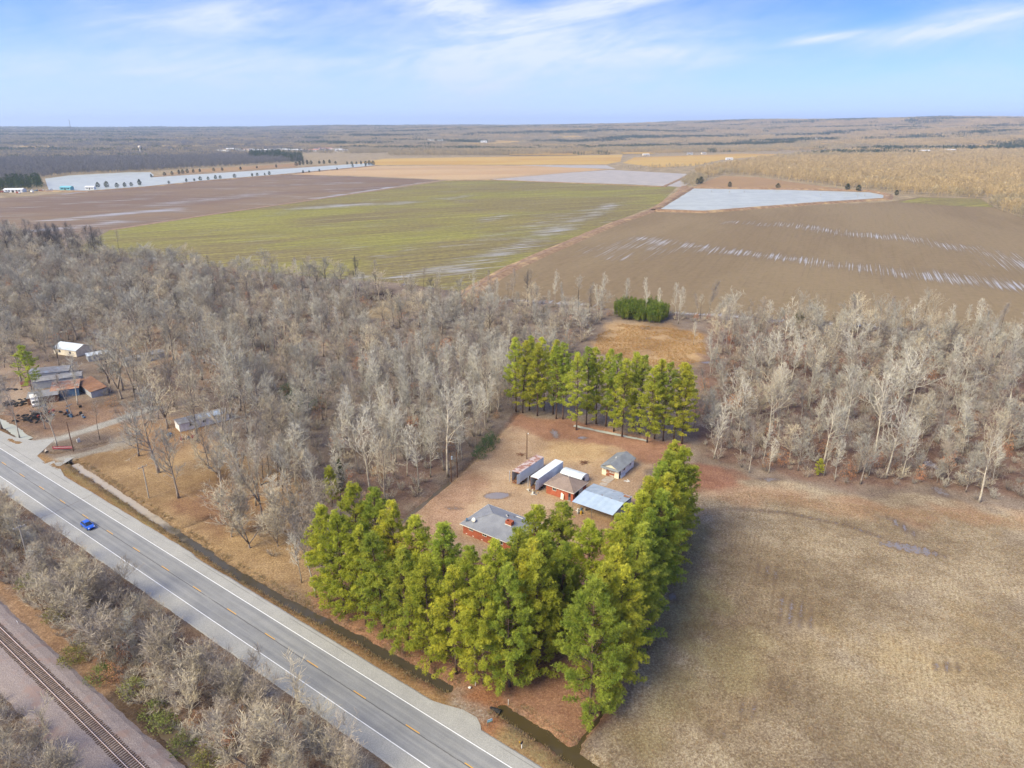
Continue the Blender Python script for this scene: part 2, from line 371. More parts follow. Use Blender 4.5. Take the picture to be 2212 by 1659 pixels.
wetspot(1073,1071,4.2,2.2,.95,R(8)); wetspot(1258,946,2.2,1.4,.74); wetspot(1199,937,1.6,4,.74,R(10)); wetspot(985,1098,3,1,.5); wetspot(1000,1035,2,.8,.3)
wetline([(1250,920),(1390,947)], 1.5, .3)
# clearings and wood floor
cover([(1290,720),(1340,695),(1440,705),(1520,720),(1530,780),(1450,800),(1280,760)], C(206,172,124), C(172,132,90), 5)
wetspot(1404,733,3,2,.8); wetspot(1530,785,4,2.5,.7); wetspot(1490,714,9,1.3,.8,R(-8)); wetspot(1395,708,4,1.5,.7)
cover([(785,690),(800,655),(868,632),(880,655),(850,690)], C(186,164,126), C(150,128,96), 4)
cover([(760,640),(850,625),(860,640),(790,655)], C(96,74,62), C(72,56,48), 3)
wetline([(1130,652),(1330,664),(1620,690),(2020,716),(2300,735)], 4, .7); wetline([(300,556),(600,580),(760,598),(870,612),(990,630)], 4, .7)
cover([(1500,880),(1540,700),(2300,740),(2300,1090),(1980,1045),(1830,1055),(1700,1025),(1520,985)], C(154,124,108), C(114,84,72), 3)
cover([(1560,690),(1800,700),(1820,780),(1650,800),(1560,760)], C(164,116,90), C(122,82,64), 6, .8)
wetspot(2030,1060,2.2,4,.6); wetspot(2005,1000,2,9,.6); wetspot(1660,1035,4,1.5,.6); wetspot(1850,900,6,10,.45)
cover([(700,1100),(860,1110),(880,1095),(960,1020),(960,980),(800,1000),(700,1030)], C(150,120,106), C(112,84,76), 3, .8)

me = bpy.data.meshes.new('ground'); nx, ny = len(XS), len(YS)
co = np.column_stack([GPT, GZ]).astype(np.float32)
i_, j_ = np.meshgrid(np.arange(nx-1), np.arange(ny-1)); a = (j_*nx+i_).ravel()
quads = np.column_stack([a, a+1, a+1+nx, a+nx]).astype(np.int32)
me.vertices.add(N); me.vertices.foreach_set('co', co.ravel())
me.loops.add(quads.size); me.loops.foreach_set('vertex_index', quads.ravel())
me.polygons.add(len(quads)); me.polygons.foreach_set('loop_start', np.arange(0, quads.size, 4, dtype=np.int32)); me.polygons.foreach_set('loop_total', np.full(len(quads), 4, np.int32))
me.polygons.foreach_set('use_smooth', np.ones(len(quads), bool)); me.update(calc_edges=True)
for nm, arr in (('cover_a', gc1), ('cover_b', gc2)):
    at = me.attributes.new(nm, 'FLOAT_COLOR', 'POINT'); at.data.foreach_set('color', np.column_stack([arr, np.ones(N)]).astype(np.float32).ravel())
for nm, arr in (('wet', gwet), ('row', grow_)):
    at = me.attributes.new(nm, 'FLOAT', 'POINT'); at.data.foreach_set('value', arr.astype(np.float32))
ROWA = R(65.5)     # ploughing runs 25 degrees right of the view direction
def ground_mat():
    m, t, b = base_mat('ground')
    P = t.node('ShaderNodeNewGeometry').outputs['Position']
    A = lambda n, o: t.node('ShaderNodeAttribute', attribute_name=n).outputs[o]
    ca, cb, wet, row = A('cover_a', 'Color'), A('cover_b', 'Color'), A('wet', 'Fac'), A('row', 'Fac')
    n_big = t.noise(P, .045, 5, .6); n_mid = t.noise(P, .35, 6, .65, .4); n_fin = t.noise(P, 2.2, 7, .7, .3); n_tuft = t.noise(P, 5.5, 4, .7)
    f = t.math('ADD', t.math('MULTIPLY', n_fin, .85), t.math('ADD', t.math('MULTIPLY', n_mid, .35), t.math('MULTIPLY', n_big, .25)))
    vr = t.node('ShaderNodeVectorRotate', rotation_type='Z_AXIS', ins={0: P, 'Angle': -ROWA}).outputs[0]
    rw = t.node('ShaderNodeSeparateXYZ', ins={0: vr}).outputs[1]
    rowwave = t.math('MULTIPLY', t.math('SINE', t.math('ADD', t.math('MULTIPLY', rw, 6.283/1.0), t.math('MULTIPLY', n_mid, 5.0))), t.math('MULTIPLY', row, .045))
    rowwave = t.math('MULTIPLY', rowwave, t.ramp(n_big, .5, .66, 0, .8))
    c = t.mix(t.ramp(t.math('ADD', f, rowwave), .58, .86), cb, ca)
    c = t.mix(1.0, c, t.mix(t.ramp(n_tuft, .3, .72), (.66, .64, .62), (1.28, 1.27, 1.22)), 'MULTIPLY')
    n_sp = t.noise(P, 2.6, 3, .75, .5)
    c = t.mix(1.0, c, t.mix(t.ramp(n_sp, .34, .68), (.80, .79, .78), (1.16, 1.16, 1.15)), 'MULTIPLY')
    c = t.mix(1.0, c, t.mix(t.ramp(n_big, .3, .7), (.80, .785, .77), (1.13, 1.13, 1.12)), 'MULTIPLY')
    rowcut = t.math('MULTIPLY', t.math('SINE', t.math('MULTIPLY', rw, 6.283/1.9)), t.math('MULTIPLY', row, .14))
    wv = t.math('ADD', t.math('ADD', wet, rowcut), t.math('ADD', t.math('MULTIPLY', t.math('SUBTRACT', n_mid, .5), .9), t.math('MULTIPLY', t.math('SUBTRACT', n_fin, .5), 1.5)))
    damp = t.ramp(wv, .18, .5); water = t.math('MULTIPLY', t.ramp(wv, .5, .6), t.ramp(wet, .05, .2))
    damp = t.math('MULTIPLY', damp, t.ramp(wet, .02, .15))
    c = t.mix(t.math('MULTIPLY', damp, .6), c, S(104, 84, 72))
    c = t.mix(t.math('MULTIPLY', water, .7), c, S(150, 146, 150))
    t.put(b.inputs['Base Color'], c)
    t.put(b.inputs['Roughness'], t.math('SUBTRACT', .95, t.math('MULTIPLY', water, .88)))
    t.put(b.inputs['Specular IOR Level'], t.math('ADD', .1, t.math('MULTIPLY', water, .5)))
    bp = t.node('ShaderNodeBump', ins={'Strength': t.math('SUBTRACT', .55, t.math('MULTIPLY', water, .55)), 'Distance': .25, 'Height': t.math('ADD', n_tuft, n_fin)}); t.put(b.inputs['Normal'], bp)
    return m
me.materials.append(ground_mat())
kind(link('ground', me), 'structure')

# ------------------------------------------------------------------ water
def water_mat(name, c, rough=.06, wave=.02, scale=1.2, spec=.5):
    m, t, b = base_mat(name)
    P = t.node('ShaderNodeNewGeometry').outputs['Position']
    n_ = t.noise(P, .05, 5, .6)
    t.put(b.inputs['Base Color'], t.mix(t.ramp(n_, .35, .65), c, tuple(x*.8 for x in c)))
    b.inputs['Roughness'].default_value = rough; b.inputs['Specular IOR Level'].default_value = spec; b.inputs['IOR'].default_value = 1.33
    bp = t.node('ShaderNodeBump', ins={'Strength': .25, 'Distance': wave, 'Height': t.noise(P, scale, 4, .6)}); t.put(b.inputs['Normal'], bp)
    return m
W_DITCH = water_mat('ditch_water', S(112, 98, 80), .05, .015, 1.5); W_PALE = water_mat('pale_water', S(186, 172, 152), .12, .015, 1.5); W_CREEK = water_mat('murky_water', S(88, 76, 50), .05, .012, 1.5)
W_REFL = water_mat('painted_reflection_water', S(112, 98, 80), .06, .015, 1.5)
_t = NT(W_REFL.node_tree); _b = next(n for n in _t.n if n.type == 'BSDF_PRINCIPLED'); _P = _t.node('ShaderNodeNewGeometry').outputs['Position']
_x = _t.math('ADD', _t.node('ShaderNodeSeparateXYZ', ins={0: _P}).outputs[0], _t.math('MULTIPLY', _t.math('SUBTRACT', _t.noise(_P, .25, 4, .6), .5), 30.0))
_t.put(_b.inputs['Base Color'], _t.mix(_t.ramp(_x, -92, -76), S(190, 176, 156), S(84, 76, 62)))     # sky reflection painted pale, pine reflection painted dark, over murky water
W_POND = water_mat('pond_water', S(206, 208, 194), .34, .03, .8, .14); W_FLOOD = water_mat('flood_water', S(200, 187, 168), .36, .02, .8, .06)
def flat(name, pts, z, mat, k='structure'):
    m = MB(); m.quad(*[(x, y, z) for x, y in pts]); return kind(m.build(name, mat), k)
def strip(name, pts, hw, z, mat):
    m = MB(); L = []; Rr = []
    for i, p in enumerate(pts):
        a_ = np.array(pts[max(i-1, 0)]); b_ = np.array(pts[min(i+1, len(pts)-1)]); d = (b_-a_)/np.linalg.norm(b_-a_); n_ = np.array([-d[1], d[0]])*hw
        L.append((p[0]+n_[0], p[1]+n_[1], z)); Rr.append((p[0]-n_[0], p[1]-n_[1], z))
    for i in range(len(pts)-1): m.quad(Rr[i], Rr[i+1], L[i+1], L[i])
    return kind(m.build(name, mat), 'structure')
D0 = DITCH[0][0]; strip('ditch_water', D0[1:]+[(D0[-1][0]+2.6, D0[-1][1]-1.9)], 1.6, -.56, W_REFL); strip('creek_water', [(DITCH[1][0][0][0]-2.4, DITCH[1][0][0][1]+1.8)]+DITCH[1][0], 2.3, -.52, W_CREEK)
strip('side_ditch_water', DITCH[2][0], .6, -.58, W_CREEK); strip('pool_water', DITCH[4][0], 2.2, -.5, W_POND); strip('rill_water', DITCH[8][0], .8, -.34, W_POND)
strip('yard_ditch_water', DITCH[3][0][:3], .9, -.5, W_DITCH); strip('brush_ditch_water', DITCH[10][0], 2.0, -1.25, W_DITCH)

# ------------------------------------------------------------------ highway
def asphalt():
    m, t, b = base_mat('asphalt')
    P = t.node('ShaderNodeTexCoord').outputs['Object']; s3 = t.node('ShaderNodeSeparateXYZ', ins={0: P}); tt = s3.outputs[1]
    ta = t.math('ABSOLUTE', tt)
    fine = t.noise(P, 6, 6, .7); longn = t.noise(t.vmath('MULTIPLY', P, (.05, 1.6, 1)), 1.0, 6, .6)
    lane = t.mix(t.ramp(longn, .3, .7), S(150, 150, 150), S(172, 171, 168))
    sh = t.mix(t.ramp(fine, .3, .7), S(176, 174, 168), S(194, 191, 183))
    c = t.mix(t.ramp(ta, 3.5, 3.95), lane, sh)
    wheel = t.math('ADD', t.math('EXPONENT', t.math('MULTIPLY', t.math('POWER', t.math('SUBTRACT', ta, .95), 2), -8.0)), t.math('EXPONENT', t.math('MULTIPLY', t.math('POWER', t.math('SUBTRACT', ta, 2.65), 2), -8.0)))
    c = t.mix(t.math('MULTIPLY', wheel, .34), c, S(140, 141, 144))
    wob = t.math('MULTIPLY', t.math('SUBTRACT', t.noise(t.vmath('MULTIPLY', P, (1, 0, 0)), .5, 4, .7), .5), .28)
    cr = t.math('ABSOLUTE', t.math('SUBTRACT', t.math('SUBTRACT', tt, wob), -.02))
    crack = t.math('MULTIPLY', t.ramp(cr, .05, .13, 1, 0), t.ramp(t.noise(P, .12, 5, .7), .36, .46, .25, 1))
    c = t.mix(t.math('MULTIPLY', crack, .75), c, S(92, 88, 86))
    edge = t.math('ABSOLUTE', t.math('SUBTRACT', t.math('ADD', tt, t.math('MULTIPLY', wob, .5)), 5.7))
    c = t.mix(t.math('MULTIPLY', t.ramp(edge, .03, .1, 1, 0), t.ramp(t.noise(P, .05, 3, .5), .45, .6, 0, .6)), c, S(110, 106, 102))
    sp_ = t.noise(P, .22, 4, .6); c = t.mix(1.0, c, t.mix(t.ramp(sp_, .3, .7), (.92, .92, .92), (1.05, 1.05, 1.045)), 'MULTIPLY')
    c = t.mix(1.0, c, t.mix(t.ramp(fine, .25, .75), (.88, .88, .88), (1.1, 1.1, 1.1)), 'MULTIPLY')
    t.put(b.inputs['Base Color'], c); b.inputs['Roughness'].default_value = .85
    t.put(b.inputs['Normal'], t.node('ShaderNodeBump', ins={'Strength': .2, 'Distance': .03, 'Height': fine}))
    return m
ASPH = asphalt()
rnd = random.Random(3)
mb = MB(); ss = np.arange(-420, 121, 3.0); prev = None
for s_ in ss:
    e1 = -6.55+rnd.uniform(-.12, .12); e2 = 6.3+rnd.uniform(-.10, .10)+(.5 if s_ < -60 else 0)
    rowp = [(s_, e1-.35, -.12), (s_, e1, .04), (s_, -3.2, .055), (s_, 0, .065), (s_, 3.2, .055), (s_, e2, .04), (s_, e2+.35, -.12)]
    if prev:
        for k in range(6): mb.quad(prev[k], rowp[k], rowp[k+1], prev[k+1])
    prev = rowp
road = mb.build('highway', ASPH, smooth=False); road.location = (*RD(0, 0), 0); road.rotation_euler = (0, 0, RANG); kind(road, 'structure')
def paint(name, c1, c2):
    m, t, b = base_mat(name); P = t.node('ShaderNodeTexCoord').outputs['Object']
    t.put(b.inputs['Base Color'], t.mix(t.ramp(t.noise(P, 5, 6, .75), .5, .72), c1, c2)); b.inputs['Roughness'].default_value = .6
    return m
WPAINT = paint('white_road_paint', S(240, 240, 238, .8), S(196, 196, 194, .7)); YPAINT = paint('yellow_road_paint', S(236, 178, 66, .75), S(196, 164, 110, .7))
for tt_ in (-3.62, 3.62):
    m = MB()
    for s_ in np.arange(-420, 120, 6.0): m.quad((s_, tt_-.075, .064), (s_+6, tt_-.075, .064), (s_+6, tt_+.075, .064), (s_, tt_+.075, .064))
    m.build('edge_line', WPAINT, road)
m = MB(); m.quad((-1.52, -.075, 0), (1.52, -.075, 0), (1.52, .075, 0), (-1.52, .075, 0)); dme = m.mesh('centre_dash'); dme.materials.append(YPAINT)
for k in range(-16, 5):
    link('centre_dash', dme, road, (k*12.35+.0, .17, .074))
def apron(pts, z=.035, name='asphalt_apron'):
    o = np.array(RD(0, 0)); m = MB(); ca, sa = math.cos(-RANG), math.sin(-RANG)
    q = [((x-o[0])*ca-(y-o[1])*sa, (x-o[0])*sa+(y-o[1])*ca, z) for x, y in pts]
    m.quad(*q); ob = m.build(name, ASPH); ob.location = (*RD(0, 0), 0); ob.rotation_euler = (0, 0, RANG); kind(ob, 'structure')
apron(GP([(905,1505),(960,1522),(1000,1533),(1030,1550),(1038,1566),(1040,1583),(1000,1575)])[::-1])
apron(GP([(0,930),(30,944),(75,952),(120,948),(80,985),(98,1000),(40,985),(-20,950)]), .03)
apron(GP([(88,1005),(120,994),(165,986),(128,1008),(140,1030)]), .033)

# ------------------------------------------------------------------ railway
BAL = noisy('ballast', S(178, 164, 159), S(134, 121, 118), 7, .95, c3=S(160, 138, 130), s3=.25, bump=.6)
RUST = noisy('rail_steel', S(120, 78, 58), S(150, 104, 80), 4, .6, metal=.2); RTOP = noisy('rail_head', S(226, 208, 200,.9), S(204, 182, 172,.9), 3, .4, metal=.1, bump=0)
TIE = noisy('tie_wood', S(106, 86, 74), S(78, 64, 58), 5, .9, c3=S(150, 126, 106), s3=1.2, vary=.35)
o_ = RD(0, -29.55)
mb = MB(); prev = None
for s_ in np.arange(-300, 121, 1.5):
    j = lambda: rnd.uniform(-.18, .18)
    rowp = [(s_, -6.6+j(), -1.0), (s_, -5.0+j(), -.55+j()*.3), (s_, -2.3+j()*.4, -.22), (s_, 0, -.2), (s_, 2.3+j()*.4, -.22), (s_, 3.6+j(), -.45+j()*.3), (s_, 4.7+j(), -.95)]
    if prev:
        for k in range(6): mb.quad(prev[k], rowp[k], rowp[k+1], prev[k+1])
    prev = rowp
bal = mb.build('railway_ballast', BAL); bal.location = (*o_, 0); bal.rotation_euler = (0, 0, RANG); kind(bal, 'structure')
trk = thing('railway_track', 'single railway track of rusty rails on dark wooden ties in pinkish ballast', 'railway track', (*o_, 0), RANG)
for y_ in (-.755, .755):
    m = MB(); m.box(-300, 120, y_-.07, y_+.07, -.13, -.11).box(-300, 120, y_-.012, y_+.012, -.11, -.015); rl = m.build('rail', RUST, trk)
    m = MB(); m.box(-300, 120, y_-.045, y_+.045, -.014, .03); m.build('rail_head', RTOP, rl)
m = MB(); m.box(-.12, .12, -1.32, 1.32, -.3, -.135); tme = m.mesh('tie'); tme.materials.append(TIE)
m2 = MB()
for k in range(-560, 220):
    s_ = k*.53
    if -86 < s_ < 2:
        o = link('tie', tme, trk, (s_+rnd.uniform(-.03, .03), rnd.uniform(-.08, .08), rnd.uniform(-.015, .01))); o.rotation_euler = (0, 0, rnd.uniform(-.02, .02))
    else: m2.box(s_-.12, s_+.12, -1.32, 1.32, -.3, -.135)
kind(m2.build('tie_run', TIE, trk), 'stuff')

# ------------------------------------------------------------------ fields, ponds and levees beyond the woods
def sheet(name, pts, cell, mat, zoff=.08, wet=None, drape=False):
    bm = bmesh.new(); vs_ = [bm.verts.new((x, y, 0)) for x, y in pts]; bm.faces.new(vs_)
    A_ = np.array(pts)
    for ax in (0, 1):
        lo, hi = A_[:, ax].min(), A_[:, ax].max()
        for c in np.arange(lo+cell, hi, cell):
            no = (1, 0, 0) if ax == 0 else (0, 1, 0); pc = (c, 0, 0) if ax == 0 else (0, c, 0)
            bmesh.ops.bisect_plane(bm, geom=bm.verts[:]+bm.edges[:]+bm.faces[:], plane_co=pc, plane_no=no)
    bmesh.ops.triangulate(bm, faces=[f for f in bm.faces if len(f.verts) > 4])
    for f in bm.faces:
        if f.normal.z < 0: f.normal_flip()
    me = bpy.data.meshes.new(name); bm.to_mesh(me); bm.free()
    n_ = len(me.vertices); c_ = np.zeros(n_*3, np.float32); me.vertices.foreach_get('co', c_); c_ = c_.reshape(-1, 3)
    if drape: c_[:, 2] = hills(c_[:, 0], c_[:, 1])
    c_[:, 2] += zoff; me.vertices.foreach_set('co', c_.ravel())
    wv = np.zeros(n_) if wet is None else wet(c_[:, :2].astype(float))
    at = me.attributes.new('wet', 'FLOAT', 'POINT'); at.data.foreach_set('value', wv.astype(np.float32))
    me.materials.append(mat); me.update()
    return kind(link(name, me), 'structure')
def field_mat(name, c1, c2, c3, ang, row=7.0, wetang=None, patch=.012, wetcol=(196,194,190), lo=.4, hi=.62, wl=.016, ww=.4):
    m, t, b = base_mat(name)
    P = t.node('ShaderNodeNewGeometry').outputs['Position']
    rot = lambda a_: t.node('ShaderNodeVectorRotate', rotation_type='Z_AXIS', ins={0: P, 'Angle': -a_}).outputs[0]
    v = rot(ang); st = t.vmath('MULTIPLY', v, (.03, 1, 1))
    n_row = t.noise(st, 1.1/row*2, 5, .65); n_p = t.noise(t.vmath('MULTIPLY', v, (.35, 1, 1)), patch, 6, .6, .6); n_f = t.noise(P, .25, 7, .7)
    c = t.mix(t.ramp(n_p, lo, hi), c1, c2)
    c = t.mix(t.math('MULTIPLY', t.ramp(t.math('ADD', t.math('MULTIPLY', n_row, .7), t.math('MULTIPLY', n_f, .4)), .45, .72), .6), c, c3)
    c = t.mix(1.0, c, t.mix(t.ramp(n_f, .3, .7), (.84, .84, .84), (1.14, 1.14, 1.12)), 'MULTIPLY')
    c = t.mix(1.0, c, t.mix(t.ramp(n_row, .35, .65), (.88, .87, .86), (1.08, 1.08, 1.08)), 'MULTIPLY')
    wet = t.node('ShaderNodeAttribute', attribute_name='wet').outputs['Fac']
    vw = rot(wetang if wetang is not None else ang)
    nw = t.noise(t.vmath('MULTIPLY', vw, (wl, ww, 1)), 1.0, 5, .62, .3); nw2 = t.noise(P, .02, 4, .6)
    q = t.math('ADD', wet, t.math('ADD', t.math('MULTIPLY', t.math('SUBTRACT', nw, .5), 2.3), t.math('MULTIPLY', t.math('SUBTRACT', nw2, .5), .7)))
    water = t.math('MULTIPLY', t.math('MULTIPLY', t.ramp(q, .42, .92), .75), t.ramp(wet, .05, .15))
    c = t.mix(t.math('MULTIPLY', t.ramp(q, .2, .5), .35), c, S(112, 98, 84))
    c = t.mix(water, c, S(*wetcol))
    t.put(b.inputs['Base Color'], c); t.put(b.inputs['Roughness'], t.math('SUBTRACT', .95, t.math('MULTIPLY', water, .8)))
    t.put(b.inputs['Specular IOR Level'], t.math('ADD', .03, t.math('MULTIPLY', water, .5)))
    t.put(b.inputs['Normal'], t.node('ShaderNodeBump', ins={'Strength': t.math('SUBTRACT', .4, t.math('MULTIPLY', water, .4)), 'Distance': .4, 'Height': t.math('ADD', n_f, n_row)}))
    return m
def wetfield(base, items):
    """items: (polyline in picture points, width in metres, amount)"""
    L = [(GP(p), w_, a_) for p, w_, a_ in items]
    def f(P):
        o = np.full(len(P), base)
        for p, w_, a_ in L: o = np.maximum(o, a_*smooth(1.0-dline(P, p)/w_))
        return o
    return f
M_GREEN = field_mat('winter_wheat', S(134,120,90), S(148,145,82), S(178,170,90), R(28), 9, R(28), .010, lo=.42, hi=.64)
M_BROWN = field_mat('stubble_right', S(148,129,101), S(159,140,110), S(131,111,88), ROWA, 6, ROWA, .010, wl=.013, ww=.9)
M_WETB = field_mat('stubble_left', S(144,122,106), S(160,138,114), S(124,102,90), R(20), 8, R(12), .008, wl=.012, ww=.22)
M_TAN = field_mat('tan_field', S(206,172,132), S(216,186,146), S(192,158,120), R(10), 9, R(5), .006, (214,200,186))
M_GOLD = field_mat('gold_field', S(216,180,110), S(206,164,96), S(196,168,110), R(20), 9, None, .006)
M_PAST = field_mat('pasture', S(172,142,110), S(184,152,112), S(158,126,98), R(30), 9, None, .008)
M_BANK = noisy('levee_grass', S(176,146,112), S(140,108,80), .25, .95, c3=S(196,166,120), s3=.05, bump=.3)
M_TRACK = noisy('farm_track', S(176,146,122), S(150,122,100), .15, .95, bump=.1)
sheet('green_field', GP([(240,496),(690,431),(960,391),(1060,389),(1200,393),(1350,398),(1462,404),(1424,441),(1320,482),(1195,535),(1100,578),(1000,632),(870,612),(700,600),(500,580),(270,556),(150,545)]), 14, M_GREEN, .08,
      wetfield(.22, [([(640,452),(760,443),(890,436)], 42, .62), ([(960,430),(1010,424)], 26, .6), ([(980,590),(1150,520),(1330,440)], 34, .60), ([(1010,530),(1200,470),(1330,440)], 50, .42), ([(850,604),(940,585),(1060,545)], 24, .55), ([(280,553),(500,576),(720,598),(860,606)], 5, .8), ([(820,560),(900,530)],22,.4), ([(1030,480),(1090,465)], 30, .5)]))
sheet('brown_field_right', GP([(1004,640),(1110,582),(1205,538),(1330,486),(1415,458),(1521,461),(1640,452),(1760,443),(1920,436),(1990,425),(2120,429),(2150,448),(2212,472),(2400,540),(2500,760),(2212,732),(2020,716),(1750,697),(1330,668)]), 14, M_BROWN, .08,
      wetfield(.02, [([(1390,515),(1470,528),(1556,541),(1680,556),(1756,566),(1900,584),(2056,606),(2300,632)], 30, .62), ([(1300,545),(1400,520)], 44, .46), ([(1640,485),(1700,487),(1831,506),(1930,512),(2006,522),(2120,545),(2300,600)], 44, .50), ([(1340,560),(1420,540),(1520,545)], 34, .42), ([(2000,590),(2300,625)], 34, .55), ([(1020,634),(1130,652),(1330,664),(1620,690),(2020,714)], 5, .9), ([(1550,482),(1600,478)], 16, .5)]))
sheet('green_corner', GP([(1990,427),(2118,430),(2146,447),(2080,446),(1990,440),(1940,437)]), 40, M_GREEN, .14)
sheet('brown_field_left', GP([(-60,432),(120,419),(320,402),(470,390),(625,377),(760,381),(952,389),(690,429),(240,494),(60,510),(-60,520)]), 18, M_WETB, .08,
      wetfield(.30, [([(60,500),(150,492),(260,478)], 34, .74), ([(110,475),(260,462),(380,452)], 34, .80), ([(360,440),(560,420)], 70, .55), ([(690,428),(800,412),(945,391)], 14, .95), ([(600,400),(780,395)], 70, .52), ([(130,420),(190,414)], 14, .9), ([(30,450),(300,430)], 40, .55)]))
strip('farm_track_far', GP([(238,497),(460,463),(690,430),(880,402),(958,390)]), 3.2, .18, M_TRACK)
sheet('tan_field', GP([(630,377),(690,369),(810,359),(1000,357),(1110,358),(1160,357),(1316,366),(1230,373),(1106,384),(1050,388),(955,388),(780,380)]), 30, M_TAN, .1, wetfield(.06, [([(700,368),(900,362),(1050,365)], 70, .34), ([(1060,387),(1200,376),(1320,368)], 60, .5)]))
sheet('flooded_field', GP([(1050,389),(1106,384),(1230,373),(1320,367),(1490,376),(1432,402),(1350,398),(1200,393)]), 40, W_FLOOD, .06)
sheet('flooded_strip', GP([(1120,357),(1310,357),(1330,365),(1230,362)]), 60, W_FLOOD, .13)
sheet('flooded_corner', GP([(1440,402),(1496,377),(1512,382),(1476,404)]), 30, W_FLOOD, .12)
sheet('gold_field', GP([(690,366),(830,343),(1110,338),(1250,336),(1345,334),(1340,349),(1310,355),(1110,356),(900,356),(815,357)]), 60, M_GOLD, .11)
sheet('gold_field_far', GP([(1345,352),(1370,340),(1546,334),(1640,330),(1760,326),(1760,330),(1640,338),(1560,345),(1500,358),(1420,362)]), 60, M_GOLD, .12)
sheet('pasture', GP([(1500,404),(1530,390),(1560,380),(1640,383),(1700,392),(1800,406),(1900,416),(1870,415),(1660,408)]), 30, M_PAST, .1)
sheet('reservoir_meadow', GP([(345,378),(420,366),(560,358),(650,352),(640,360),(500,369),(400,375)]), 60, M_PAST, .15)
flat('reservoir_water', GP([(97,386),(150,379),(280,372),(325,372),(332,378),(330,383),(500,372),(640,363),(800,352),(812,357),(620,375),(450,389),(310,403),(190,412),(105,410)]), .12, W_POND)
flat('pond_water', GP([(1420,452),(1499,408),(1700,411),(1876,416),(1908,422),(1908,428),(1756,438),(1521,456)]), .5, W_POND)
def levee(name, pts, top, base, h, mat):
    m = MB(); rows = []
    P_ = []
    for i in range(len(pts)-1):
        a_, b_ = np.array(pts[i]), np.array(pts[i+1]); n_ = max(1, int(np.linalg.norm(b_-a_)/12))
        P_ += [a_+(b_-a_)*k/n_ for k in range(n_)]
    P_.append(np.array(pts[-1]))
    for i, p in enumerate(P_):
        d = P_[min(i+1, len(P_)-1)]-P_[max(i-1, 0)]; d = d/np.linalg.norm(d); n_ = np.array([-d[1], d[0]])
        j = rnd.uniform(-.6, .6); hh = h*(1+rnd.uniform(-.12, .12))
        rows.append([(p[0]+n_[0]*o, p[1]+n_[1]*o, z) for o, z in ((base/2+j, 0), (top/2, hh), (-top/2, hh), (-base/2+j, 0))])
    for i in range(len(rows)-1):
        for k in range(3): m.quad(rows[i][k+1], rows[i+1][k+1], rows[i+1][k], rows[i][k])
    return kind(m.build(name, mat), 'structure')
levee('pond_levee', GP([(1412,455),(1494,406),(1700,409),(1880,413),(1920,422),(1915,431),(1756,441),(1521,459),(1416,456)]), 4.5, 13, 2.0, M_BANK)
levee('farm_levee', GP([(985,648),(1100,581),(1200,537),(1325,484),(1412,455),(1470,415),(1480,402)]), 7, 13, .7, M_BANK)
strip('farm_track', GP([(985,646),(1100,580),(1200,536),(1325,483),(1414,454),(1472,412)]), .9, .82, M_TRACK)
levee('reservoir_levee', GP([(90,413),(190,414),(310,405),(450,391),(620,377),(815,358)]), 4, 10, 1.2, M_BANK)
levee('reservoir_spit', GP([(330,382),(500,371),(640,362),(700,357)]), 3, 9, 1.0, M_BANK)
levee('flood_levee', GP([(1432,404),(1494,376)]), 3, 8, 1.0, M_BANK); levee('field_levee', GP([(960,391),(1060,389),(1200,394),(1440,404)]), 2.5, 7, .8, M_BANK)
def FAR(px, r): return ((px-1106)/(FPX*1.063)*r, r)
hr = random.Random(21); HM = []
for k in range(22):
    px_, r_ = hr.uniform(0, 2212), hr.uniform(2750, 5600); w_, d_ = hr.uniform(26, 70), hr.uniform(70, 200)
    HM.append(('hill_meadow', [(px_-w_, r_), (px_-w_*.3, r_+d_), (px_+w_, r_+d_*.8), (px_+w_*.6, r_-d_*.2)]))
for nm, q in (('gold_clearing', [(1780,3700),(1850,3950),(1960,3960),(1900,3680)]), ('hill_meadow', [(1640,4350),(1690,4550),(1730,4400)]), ('hill_meadow', [(1340,3550),(1480,3680),(1500,3560)]), ('hill_meadow', [(1000,3700),(1100,4200),(1125,4000),(1040,3650)]), ('gold_clearing', [(1100,2560),(1240,2620),(1250,2450),(1100,2430)]), ('hill_meadow', [(300,3300),(420,3420),(430,3250),(310,3200)]), ('hill_meadow', [(700,3600),(800,3750),(830,3600),(720,3520)]), ('hill_meadow', [(1540,3300),(1660,3380),(1680,3260),(1550,3200)]), ('hill_meadow', [(2040,3000),(2150,3080),(2160,2960),(2050,2920)]), ('hill_meadow', [(1180,4600),(1240,4800),(1270,4650)]), ('hill_meadow', [(560,4300),(640,4500),(650,4300)]), *HM, ('gold_clearing', [(1340,2700),(1400,2750),(1420,2560),(1350,2540)])):
    sheet(nm, [FAR(*p) for p in q], 80, M_GOLD, 1.5, None, True)
